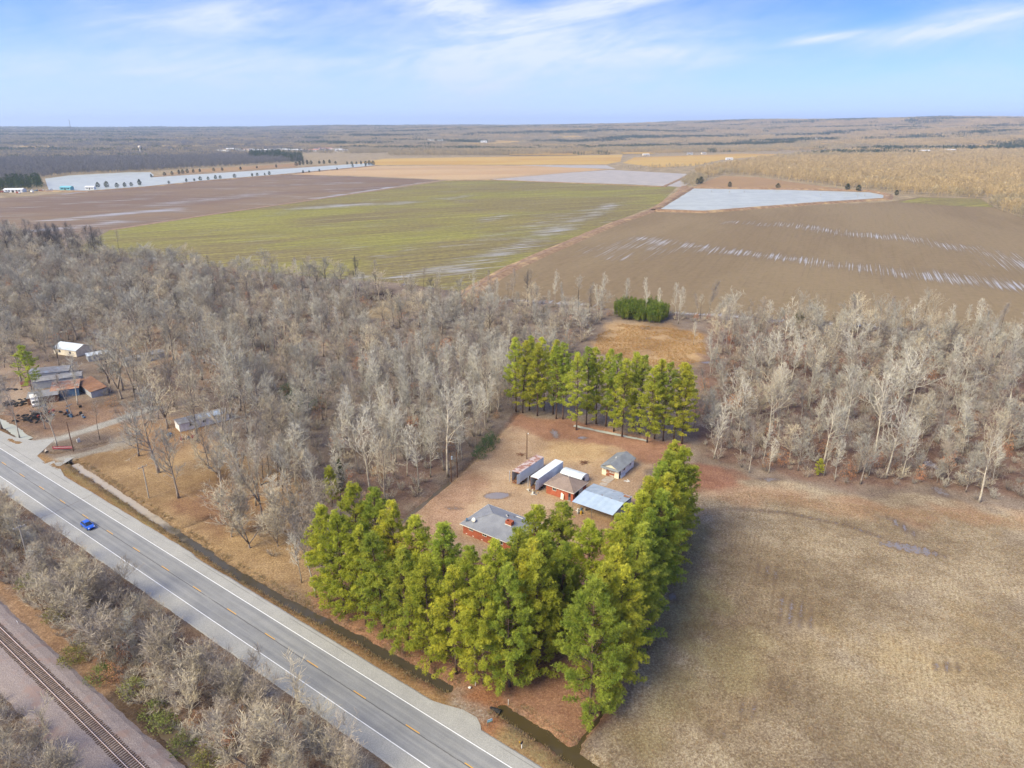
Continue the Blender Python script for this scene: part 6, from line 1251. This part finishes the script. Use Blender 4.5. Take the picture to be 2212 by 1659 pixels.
# ---- sheds, trailers and wrecks on the left
def shed(cx, cy, L, W_, h, rise, ang, wallm, roofm, label, cat='shed', name='tin_shed', sheets=0, wins=(), gable=True, oh=.3):
    o = thing(name, label, cat, (cx, cy, 0), ang); m = MB(); rectwall(m, -L/2, L/2, -W_/2, W_/2, 0, h, .12)
    if gable:
        for x_ in (-L/2+.02, L/2-.02): m.quad((x_, -W_/2, h), (x_, W_/2, h), (x_, 0, h+rise))
    m.build('wall', wallm, o); ns = max(1, sheets); w_ = (L+2*oh)/ns
    for k in range(ns):
        x0, x1 = -L/2-oh+k*w_, -L/2-oh+(k+1)*w_; zz = .015*(k % 2)
        if gable:
            for sy in (-1, 1): m = MB(); y_ = sy*(W_/2+oh); ze = h-rise*oh/(W_/2); m.quad(*[(x0, 0, h+rise+.05+zz), (x1, 0, h+rise+.05+zz), (x1, y_, ze+.05+zz), (x0, y_, ze+.05+zz)][::-sy]); m.quad(*[(x0, 0, h+rise+zz), (x1, 0, h+rise+zz), (x1, y_, ze+zz), (x0, y_, ze+zz)][::sy]); m.build('roof_sheet' if sheets else 'roof', roofm, o)
        else: m = MB(); m.obox(((x0+x1)/2, 0, h+rise/2+.04+zz), (w_, W_+2*oh, .05), 0, math.atan2(rise, W_)); m.build('roof_sheet', roofm, o)
    for x_, y_, z_, ww, hh, ax in wins: window(o, x_, y_, z_, ww, hh, ax)
    return o
shed(-178.5, 254, 13, 7.5, 2.8, .9, R(20), MOBILE, MROOF, 'grey roofed mobile home behind the junk yard sheds', 'mobile home', 'mobile_home', 0, ((-3, -3.75, 1.7, 1.2, .9, 'x-'), (3, -3.75, 1.7, 1.2, .9, 'x-')))
shed(-170.5, 245.2, 15.5, 5.6, 3, .5, R(27), MOBILE, MROOF, 'long grey shed with a faded red end behind the rusty roof', sheets=8); m = MB(); m.obox((-178.0, 239.8, 2.2), (5, .1, 2.2), R(27)); tag(m.build('red_sheet', PINKR), 'faded red metal sheet at the end of the long grey shed', 'sheet')
shed(-161.7, 235.6, 8.4, 8.6, 2.9, .6, R(26), BLUEW, RUSTROOF, 'shed with blue tin walls and orange rusty roof', sheets=6, gable=False)
shed(-154.2, 238.2, 16.5, 5.2, 2.4, .5, R(-43), MOBILE, LEAFROOF, 'low shed whose roof is banded with brown leaves', sheets=5, gable=False)
shed(-165.2, 228.2, 9, 5.6, 2.6, .4, R(26), WOOD, MROOF, 'open lean-to with grey tin roof beside the white van', sheets=5, gable=False)
x, y = G(160, 762); shed(x, y, 13, 8, 2.8, 1.6, R(-20), CREAM, TING, 'cream house with pale metal roof among trees behind the junk yard', 'house', 'cream_house', 0, ((-3, -4, 1.6, 1.1, 1.1, 'x-'), (3, -4, 1.6, 1.1, 1.1, 'x-')))
x, y = G(213, 775); shed(x, y, 8, 5, 2.6, .5, R(40), MOBILE, TING, 'small metal roofed shed right of the cream house', sheets=8)
shed(-152.2, 272.5, 16, 4.4, 2.7, .35, R(54), MOBILE, MROOF, 'long grey trailer home among the trees at upper left', 'mobile home', 'mobile_home', 0, ((-4, -2.2, 1.7, 1, .8, 'x-'), (3, -2.2, 1.7, 1, .8, 'x-')))
shed(-101, 208.2, 15.5, 4.8, 2.7, .5, R(40), WHITE, MROOF, 'grey mobile home with a blue tarp roof patch behind the left lawn', 'mobile home', 'mobile_home', 0, ((-4, -2.4, 1.7, 1.2, .9, 'x-'), (0, -2.4, 1.7, .9, .9, 'x-'), (4.5, -2.4, 1.7, 1.2, .9, 'x-')))
o = bpy.data.objects['mobile_home.002'] if 'mobile_home.002' in bpy.data.objects else None
if o:
    m = MB(); m.quad((1.5, -.2, 3.26), (1.5, -2.6, 2.76), (6.2, -2.6, 2.76), (6.2, -.2, 3.26)); m.build('tarp', TIN, o)
# white box van
x, y = -166.2, 224.6; o = thing('box_van', 'old white box van parked by the tyre heap', 'van', (x, y, 0), R(-52))
m = MB(); m.box(-3.2, 1.0, -1.1, 1.1, .6, 3.0); m.build('cargo_box', WHITE, o, bevel=.05); m = MB(); loft(m, [[(1.0, -1.0, .5), (1.0, 1.0, .5), (1.0, .95, 2.2), (1.0, -.95, 2.2)], [(1.7, -1.0, .5), (1.7, 1.0, .5), (1.7, .9, 2.1), (1.7, -.9, 2.1)], [(2.2, -.98, .5), (2.2, .98, .5), (2.2, .95, 1.2), (2.2, -.95, 1.2)], [(3.0, -.9, .5), (3.0, .9, .5), (3.0, .85, 1.05), (3.0, -.85, 1.05)]]); m.build('cab', WHITE, o)
m = MB(); m.quad((1.74, -.85, 2.02), (1.74, .85, 2.02), (2.2, .88, 1.26), (2.2, -.88, 1.26)); m.build('windscreen', GLASS, o)
for x_ in (-2.2, 2.3):
    for sy in (-1, 1): m = MB(); m.tube([(x_, sy*.8, .4), (x_, sy*1.08, .4)], .4, 14); m.build('wheel', BLACK, o)
# tyres
m = MB(); n1_, n2_ = 14, 6
for k in range(n1_):
    for j in range(n2_): a, b_ = 2*math.pi*k/n1_, 2*math.pi*j/n2_; m.v.append(((.3+.13*math.cos(b_))*math.cos(a), (.3+.13*math.cos(b_))*math.sin(a), .13+.13*math.sin(b_)))
for k in range(n1_):
    for j in range(n2_): m.f.append((k*n2_+j, ((k+1) % n1_)*n2_+j, ((k+1) % n1_)*n2_+(j+1) % n2_, k*n2_+(j+1) % n2_))
tyme = m.mesh('tyre'); tyme.materials.append(BLACK)
for cx, cy, rx, ry, nn, lab, gp in ((36, 872, 4, 3, 46, 'worn black tyre in the big heap beside the white van', 'tyres heaped by the van'), (62, 908, 4, 2, 34, 'worn black tyre in the low heap near the pale pool', 'tyres heaped by the pool'), (84, 895, 5, 3, 26, 'worn black tyre strewn between the heaps and the sheds', 'tyres strewn by the sheds'), (24, 842, 3, 1, 10, 'black tyre in the row along the left shed', 'tyres along the shed')):
    bx_, by_ = G(cx, cy)
    for k in range(nn):
        q = jr.random(); o = link('tyre', tyme); o.location = (bx_+jr.gauss(0, rx*.55), by_+jr.gauss(0, ry*.6), jr.choice([0, 0, .24, .48])); o.rotation_euler = (jr.gauss(0, .2), jr.gauss(0, .2), jr.uniform(0, 3)); s_ = jr.uniform(.9, 1.5); o.scale = (s_, s_, s_); tag(o, lab, 'tyre', gp)
for k in range(26):
    px_, py_ = jr.uniform(70, 185), jr.uniform(868, 905); ki = ['box', 'barrel', 'board', 'bag'][k % 4]; junk(ki, *G(px_, py_), 0, JM[jr.choice([0,1,2,3,6,7,7,2])], {'box': 'crate', 'barrel': 'drum', 'bag': 'bag', 'board': 'board'}[ki]+' in the junk below the blue shed', 'junk below the blue shed', 1.5)
for px_, py_, mt, lab in ((367, 942, JM[2], 'blue tarpaulin bundle beside the grey mobile home'), (393, 950, JM[6], 'rusty red drum below the grey mobile home'), (408, 948, JM[1], 'grey crate below the grey mobile home'), (418, 946, JM[6], 'red crate below the grey mobile home'), (500, 886, JM[0], 'white crate behind the grey mobile home'), (170, 955, JM[0], 'white crate beside the gully between the drives'), (1015, 1487, JM[0], 'pale bag dumped at the end of the roadside ditch'), (690, 1332, JM[0], 'scrap of white litter on the verge')):
    junk('bag' if 'bag' in lab or 'tarp' in lab or 'litter' in lab else 'barrel' if 'drum' in lab else 'box', *G(px_, py_), tz1(*G(px_, py_)), mt, lab, None, 2.6 if 'tarp' in lab else .5 if 'litter' in lab else 1.6 if px_ < 600 else .9)
x, y = G(1288, 1262); o = thing('white_tank', 'white propane tank half hidden between the right-hand pines', 'tank', (x, y, 0), .4)
m = MB(); m.tube([(-1.1, 0, .75), (-1.0, 0, .75), (-.8, 0, .75), (.8, 0, .75), (1.0, 0, .75), (1.1, 0, .75)], [.1, .36, .5, .5, .36, .1], 14); m.build('tank', WHITE, o, True)
for x_ in (-.6, .6): m = MB(); m.box(x_-.1, x_+.1, -.35, .35, 0, .35); m.build('leg', CONC, o)
# fallen logs
for px_, py_, L, a, lab in ((650, 985, 6, R(-25), 'pale split log fallen beside the lawn gully'), (668, 993, 5, R(-60), 'broken white limb by the fallen log'), (505, 1090, 3, R(30), 'dark rotten log on the left lawn'), (575, 1045, 3, R(40), 'short dark log above the gully')):
    x, y = G(px_, py_); o = thing('fallen_log', lab, 'log', (x, y, tz1(x, y)+.15), a); m = MB(); m.tube([(-L/2, 0, 0), (0, .1, .05), (L/2, 0, .1)], [.2, .16, .06], 7); m.build('stem', BARK['pale'] if 'pale' in lab or 'white' in lab else BARK['dark'], o)
    m = MB(); m.tube([(0, .1, .05), (L*.2, L*.2, .3)], [.08, .02], 5); m.build('limb', BARK['grey'], o)
# ------------------------------------------------------------------ far country
FT = {'gold': twig_mat('far_twigs_sunlit_gold', S(212,176,112,.5), S(178,144,92,.5)), 'grey': twig_mat('far_twigs_grey', S(188,164,118,.52), S(154,132,98,.52)), 'slate': twig_mat('far_twigs_shaded_slate', S(146,136,134,.45), S(116,110,114,.45)), 'green': foliage('far_evergreen', S(74,92,60,.6), S(100,112,66,.6), .1, .05, .4)}  # gold and slate put sunlight and cloud shade into the twig colour
def far_tree(r, m, x, y, h, n, w_, green=False):
    m.tube([(x, y, -.5), (x, y, h*.6)], [h*.016, h*.008], 3, cap=False)
    for k in range(n):
        a = r.uniform(0, 6.283); q = r.random()
        if green: z = h*(.12+.85*q); rr = h*.26*(1.1-q)*r.uniform(.3, 1); d = nrm((math.cos(a)*.8, math.sin(a)*.8, .6)); L = h*.16; ww = w_*2.0
        else: z = h*(.22+.62*q); rr = h*.22*math.sin(math.pi*(q*.8+.12))*r.uniform(.2, 1); d = nrm((math.cos(a)*.55, math.sin(a)*.55, 1)); L = h*r.uniform(.14, .26); ww = w_
        p = (x+math.cos(a)*rr, y+math.sin(a)*rr, z); s_ = nrm((r.gauss(0, 1), r.gauss(0, 1), r.gauss(0, .4))); i = len(m.v)
        m.v += [(p[0]-s_[0]*ww, p[1]-s_[1]*ww, p[2]), (p[0]+s_[0]*ww, p[1]+s_[1]*ww, p[2]), (p[0]+d[0]*L, p[1]+d[1]*L, p[2]+d[2]*L)]; m.f.append((i, i+1, i+2))
def proto(name, px, r_, seed, mat, nt, rad, h, n, w_, green=False):
    r = random.Random(seed); m = MB()
    for k in range(nt):
        a, q = r.uniform(0, 6.283), math.sqrt(r.random())*rad; far_tree(r, m, math.cos(a)*q, math.sin(a)*q, h*r.uniform(.75, 1.2), n, w_, green)
    o = m.build(name, mat); x, y = FAR(px, r_); o.location = (x, y, float(hills(np.array([x]), np.array([y]))[0])); return kind(o, 'stuff')
SG = [[proto('distant_tree', 1800, 1500+60*k, 400+k, FT['gold'], 1, 0, 13, 90, .16)] for k in range(4)]; SL = [[proto('distant_tree', 300, 1700+60*k, 410+k, FT['slate'], 1, 0, 14, 90, .16)] for k in range(3)]; SR = [[proto('distant_tree', 1200, 2500+60*k, 415+k, FT['grey'], 1, 0, 13, 80, .18)] for k in range(3)]; SE = [[proto('distant_evergreen', 600, 2250+60*k, 420+k, FT['green'], 1, 0, 14, 110, .2, True)] for k in range(2)]
CGy = [[proto('distant_grove', 1300, 4200+200*k, 430+k, FT['grey'], 14, 26, 14, 30, .42)] for k in range(3)]; CGo = [[proto('distant_grove', 1700, 4200+200*k, 440+k, FT['gold'], 14, 26, 14, 30, .42)] for k in range(2)]; CEv = [[proto('distant_evergreen_grove', 900, 4300+200*k, 450+k, FT['green'], 12, 24, 14, 34, .5, True)] for k in range(2)]; CSl = [[proto('distant_grove', 200, 4300+200*k, 460+k, FT['slate'], 14, 26, 14, 30, .42)] for k in range(2)]
rs = np.random.RandomState(8)
def far_fill(name, poly, cell, seed, protos, h0, h1, lab):
    Q = fill(poly, cell, seed); rr = np.random.RandomState(seed); n_ = len(Q); s_ = rr.uniform(h0, h1, n_); Zq = hills(Q[:, 0], Q[:, 1])
    idx = np.clip(((vnoise(Q, 160, seed, 3)*.5+.5)*len(protos)+rr.uniform(-.8, .8, n_)).astype(int), 0, len(protos)-1)
    scatter(name, np.column_stack([Q, Zq, rr.uniform(0, 6.28, n_), s_*rr.uniform(.9, 1.3, n_), s_, idx]), protos, lab)
far_fill('right_far_wood', [(1520,386),(1500,374),(1560,362),(1640,347),(1800,341),(2300,331),(2300,450),(2130,430),(1990,422),(1910,414),(1800,402),(1700,389),(1640,380),(1570,377)], 8.5, 61, SG+[SR[0]], .8, 1.2, 'golden leafless far wood beyond the pond on the right')
far_fill('corner_wood', [(2130,446),(2160,425),(2212,410),(2330,440),(2400,520),(2212,474)], 7.5, 62, SR+SG[:1], .8, 1.1, 'round grey wood at the right end of the brown field')
far_fill('left_far_wood', [(-80,348),(640,338),(655,349),(560,356),(420,364),(325,370),(150,377),(90,385),(0,402),(-80,412)], 8.5, 63, SL, .85, 1.25, 'slate grey far wood behind the reservoir')
far_fill('tree_line', [(840,337),(1110,336),(1340,331),(1620,327),(1770,322),(1770,317),(1300,323),(1100,329),(840,329)], 9, 64, SR+SG[:1], .8, 1.15, 'bare tree line behind the golden fields')
far_fill('hedgerow', [(1468,398),(1490,379),(1530,379),(1524,394),(1490,404)], 7, 65, SR, .6, .9, 'grey scrub at the head of the pond')
far_fill('evergreen_belt', [(540,338),(600,336),(655,340),(656,349),(640,352),(600,347),(540,345)], 13, 66, SE, .9, 1.4, 'dark evergreen belt in front of the far town')
far_fill('shore_evergreens', [(-20,404),(30,396),(92,394),(94,406),(40,412),(-20,416)], 9, 67, SE, .8, 1.15, 'dark evergreens at the left end of the reservoir')
far_fill('hedge_line', [(1345,364),(1500,358),(1640,350),(1640,353),(1500,363),(1350,368)], 16, 68, SR, .5, .8, 'thin hedge between the golden fields')
far_fill('fence_row', [(1490,414),(1700,417),(1900,423),(1930,427),(1930,430),(1890,428),(1700,420),(1490,417)], 30, 69, SR, .15, .3, 'low weeds along the pond bank')
pts = []
r_ = 2480.0
while r_ < 9800:
    sp_ = 27+(r_-2480)*.0050; n_ = int(1.62*r_/sp_); a = -.80+1.62*(np.arange(n_)+rs.uniform(-.5, .5, n_))/n_; rr = r_+rs.uniform(-.5, .5, n_)*sp_
    pts.append(np.column_stack([np.sin(a)*rr, np.cos(a)*rr, np.full(n_, sp_/40)])); r_ += sp_*.95
A_ = np.concatenate(pts); Q = A_[:, :2]
keep = np.ones(len(Q), bool)
for o in bpy.data.objects:
    if o.name.startswith(('gold_clearing', 'hill_meadow')):
        c_ = np.array([v.co[:2] for v in o.data.vertices]); ctr = c_.mean(0); hull = c_[np.argsort(np.arctan2(c_[:, 1]-ctr[1], c_[:, 0]-ctr[0]))]
        lo, hi = c_.min(0)-5, c_.max(0)+5; m_ = (Q > lo).all(1) & (Q < hi).all(1)
        if m_.any():
            ii = np.where(m_)[0]; d_ = np.array([np.min(np.hypot(*(c_-q).T)) for q in Q[ii]]); keep[ii[d_ < 48]] = False
flatg = GP([(640,334),(860,331),(1110,338),(1345,334),(1760,326),(1900,322),(1760,331),(1420,362),(690,372),(640,350)]); keep &= sdf(Q, flatg) > 8
town = [FAR(*p) for p in ((440,2560),(450,3000),(760,3020),(760,2560))]; keep &= (sdf(Q, town) > 0) | (rs.random(len(Q)) < .22)
keep &= vnoise(Q, 420, 71, 3) > -1.25
A_ = A_[keep]; Q = Q[keep]; n_ = len(Q); ev = vnoise(Q*np.array([.45, 1.0]), 620, 33, 4)+rs.normal(0, .28, n_); gold = vnoise(Q*np.array([.5, 1.0]), 700, 44, 3)+Q[:, 0]/3000+rs.normal(0, .4, n_)
P_ = CGy+CGo+CEv+CSl; idx = np.where(ev > .66, rs.randint(5, 7, n_), np.where(gold > .45, rs.randint(3, 5, n_), np.where(Q[:, 0] < -Q[:, 1]*.25, rs.choice([0,1,2,7,8], n_), rs.randint(0, 3, n_))))
hz_ = rs.uniform(.75, 1.2, n_)*np.clip(A_[:, 2]*1.0, .8, 1.6)
scatter('distant_forest', np.column_stack([Q, hills(Q[:, 0], Q[:, 1])-.5, rs.uniform(0, 6.28, n_), A_[:, 2]*1.25, hz_, idx]), P_, 'hazy bare forest with evergreen patches rolling to the horizon')
# cedars along the reservoir and the pond
for lab, gp, l in (('round dark cedar on the near bank of the reservoir', 'cedars on the near bank', [(212,405,7),(231,405,8),(253,405,6),(270,404,6),(284,402,5),(302,400,8),(365,397,4),(403,393,5),(420,391,4),(433,390,6),(450,389,5),(466,387,6),(476,386,5),(507,384,6),(545,381,5),(556,380,5),(572,379,4),(582,378,6),(655,374,5),(668,373,4),(690,371,5),(728,367,4)]),
    ('dark cedar on the spit in the reservoir', 'cedars on the spit', [(327,383,5),(356,380,6),(372,378,6),(387,376,7),(395,375,7),(405,374,7),(418,373,6),(432,372,6),(462,370,6),(480,369,6),(520,367,6),(555,364,5),(597,362,6),(640,358,8),(648,357,9)]),
    ('dark cedar at the right end of the reservoir', 'cedars at the reservoir end', [(655,356,9),(664,355,9),(672,355,8),(690,354,7),(700,354,8),(712,353,8),(725,354,6),(750,355,6),(760,355,6),(770,355,6),(780,355,7),(790,356,8),(798,356,9),(806,357,9),(762,361,6),(790,359,5)]),
    ('lone cedar behind the pond', 'cedars behind the pond', [(1576,404,7),(1680,408,7),(1830,412,9),(1854,413,8),(1936,422,6),(1514,397,10),(1506,398,8)])):
    for px, py, h in l: x, y = G(px, py); plant('cedar', x, y, h*1.15, lab, gp, wide=1.25, z=.3)
# far buildings
fr = random.Random(4)
FW = [col_mat('far_wall_'+n, c, .7, .85) for n, c in (('white', (240,238,232)), ('cream', (232,218,196)), ('grey', (196,194,192)), ('teal', (120,190,196)), ('rose', (206,150,132)))]
FR_ = [col_mat('far_roof_'+n, c, .7, .8) for n, c in (('white', (232,232,232)), ('grey', (168,164,162)), ('rust', (190,132,108)), ('teal', (130,196,206)))]
def far_building(x, y, L, W_, h, rise, ang, wi, ri, label, group=None):
    o = thing('far_building', label, 'building', (x, y, float(hills(np.array([x]), np.array([y]))[0])), ang, group); m = MB(); rectwall(m, -L/2, L/2, -W_/2, W_/2, 0, h, .3); m.quad((-L/2, -W_/2, h), (-L/2, W_/2, h), (-L/2, 0, h+rise)); m.quad((L/2, W_/2, h), (L/2, -W_/2, h), (L/2, 0, h+rise)); m.build('wall', FW[wi], o)
    for sy in (-1, 1): m = MB(); m.quad(*[(-L/2-.4, 0, h+rise+.1), (L/2+.4, 0, h+rise+.1), (L/2+.4, sy*(W_/2+.5), h-.1), (-L/2-.4, sy*(W_/2+.5), h-.1)][::-sy]); m.build('roof', FR_[ri], o)
    m = MB(); m.box(-L*.06, L*.06, -W_/2-.08, -W_/2-.01, .1, min(h*.8, 3)); m.build('door', DARK, o)
    for q in (-.34, -.2, .2, .34): m = MB(); m.box(L*q-L*.045, L*q+L*.045, -W_/2-.08, -W_/2-.01, h*.35, h*.75); m.build('window', GLASS, o)
for k in range(24):
    px = 470+k*11.5; x, y = FAR(px, 2760+fr.uniform(0, 200)); far_building(x, y, fr.uniform(24, 56), fr.uniform(14, 24), fr.uniform(5.5, 8), fr.uniform(.8, 2.5), fr.uniform(-.2, .2), fr.choice([0,0,1,2,0]), fr.choice([0,0,1,2]), 'pale low building in the far town beyond the reservoir', 'buildings of the far town')
for px, py, L, W_, h, wi, ri, lab in ((33, 415, 26, 12, 4, 0, 0, 'long white shed at the left end of the reservoir'), (145, 410, 16, 10, 4, 3, 3, 'teal roofed house on the reservoir bank'), (196, 409, 13, 8, 3.5, 0, 0, 'small white house left of the dark bank cedars'), (1395, 336, 22, 12, 4, 1, 0, 'cream barn at the edge of the golden field'), (1575, 345, 20, 10, 4, 0, 0, 'white barn in the golden field left of the far wood'), (1490, 334, 20, 12, 5, 2, 1, 'grey farm building beside the far tree line'), (1520, 333, 16, 12, 5, 1, 1, 'cream farmhouse beside the far tree line'), (150, 334, 20, 12, 5, 4, 2, 'rose brick house in the far left wood')):
    x, y = G(px, py); far_building(x, y, L, W_, h, 1.6, fr.uniform(-.2, .2), wi, ri, lab)
for px, r_, lab in ((930, 4050, 'white block showing on the far hill left of centre'), (950, 4060, 'second white block on the far hill'), (1045, 4000, 'white block beside the far hill meadow'), (2005, 2600, 'white roof at the right beyond the far wood'), (2060, 2650, 'pale farm roof at the far right'), (1770, 3900, 'pale farm beside the golden hill clearing')):
    x, y = FAR(px, r_); far_building(x, y, 34, 18, 9, 2, 0, 0, 0, lab)
for k, (px, py) in enumerate(((4,416),(14,416),(52,414),(66,413),(78,413),(90,413),(70,416),(40,418),(104,413),(112,412))):
    x, y = G(px, py); o = thing('parked_truck', 'small parked truck or machine in the yard by the reservoir', 'truck', (x, y, .05), fr.uniform(-1, 1), 'vehicles parked by the reservoir'); mt = [JM[6], FW[0], JM[6], FW[2], JM[2]][k % 5]
    m = MB(); m.box(-3, 1.2, -1.2, 1.2, .7, fr.uniform(1.6, 2.8)); m.build('bed', mt, o); m = MB(); m.box(1.3, 3.0, -1.1, 1.1, .6, 2.3); m.build('cab', FW[0] if k % 2 else mt, o)
    for x_ in (-2, 2.1):
        for sy in (-1, 1): m = MB(); m.tube([(x_, sy*.9, .45), (x_, sy*1.22, .45)], .45, 10); m.build('wheel', BLACK, o)
x, y = FAR(155, 5200); z0 = float(hills(np.array([x]), np.array([y]))[0]); o = thing('radio_tower', 'thin lattice radio tower on the far left horizon', 'tower', (x, y, z0)); m = MB()
for a in (0, 2.09, 4.19): m.tube([(2*math.cos(a), 2*math.sin(a), 0), (1.2*math.cos(a), 1.2*math.sin(a), 95)], .5, 4)
for k in range(24):
    for a in (0, 2.09, 4.19): m.tube([(1.9*math.cos(a), 1.9*math.sin(a), k*3.9), (1.7*math.cos(a+2.09), 1.7*math.sin(a+2.09), k*3.9+3.9)], .2, 3)
m.build('mast', STEELP, o)
x, y = FAR(296, 2500); o = thing('water_tower', 'pale water tower above the wood behind the reservoir', 'tower', (x, y, 0)); m = MB(); m.tube([(0, 0, 0), (0, 0, 22)], [1.6, 1.4], 10); m.build('stem', FW[1], o); m = MB(); m.tube([(0, 0, 20), (0, 0, 22), (0, 0, 25), (0, 0, 28), (0, 0, 30)], [1.5, 4, 5, 4, .6], 14); m.build('tank', FW[1], o, True)
# ------------------------------------------------------------------ haze
m = MB(); m.box(-11500, 11500, -700, 15000, -4, 260); hzo = m.build('haze', bpy.data.materials.new('haze')); hm = hzo.data.materials[0]; hm.use_nodes = True; t = NT(hm.node_tree); t.n.clear()
pv = t.node('ShaderNodeVolumePrincipled', ins={'Color': (.68, .82, 1.0, 1), 'Density': 8.0e-5, 'Anisotropy': .2}); t.l.new(pv.outputs[0], t.node('ShaderNodeOutputMaterial').inputs['Volume']); kind(hzo, 'stuff')
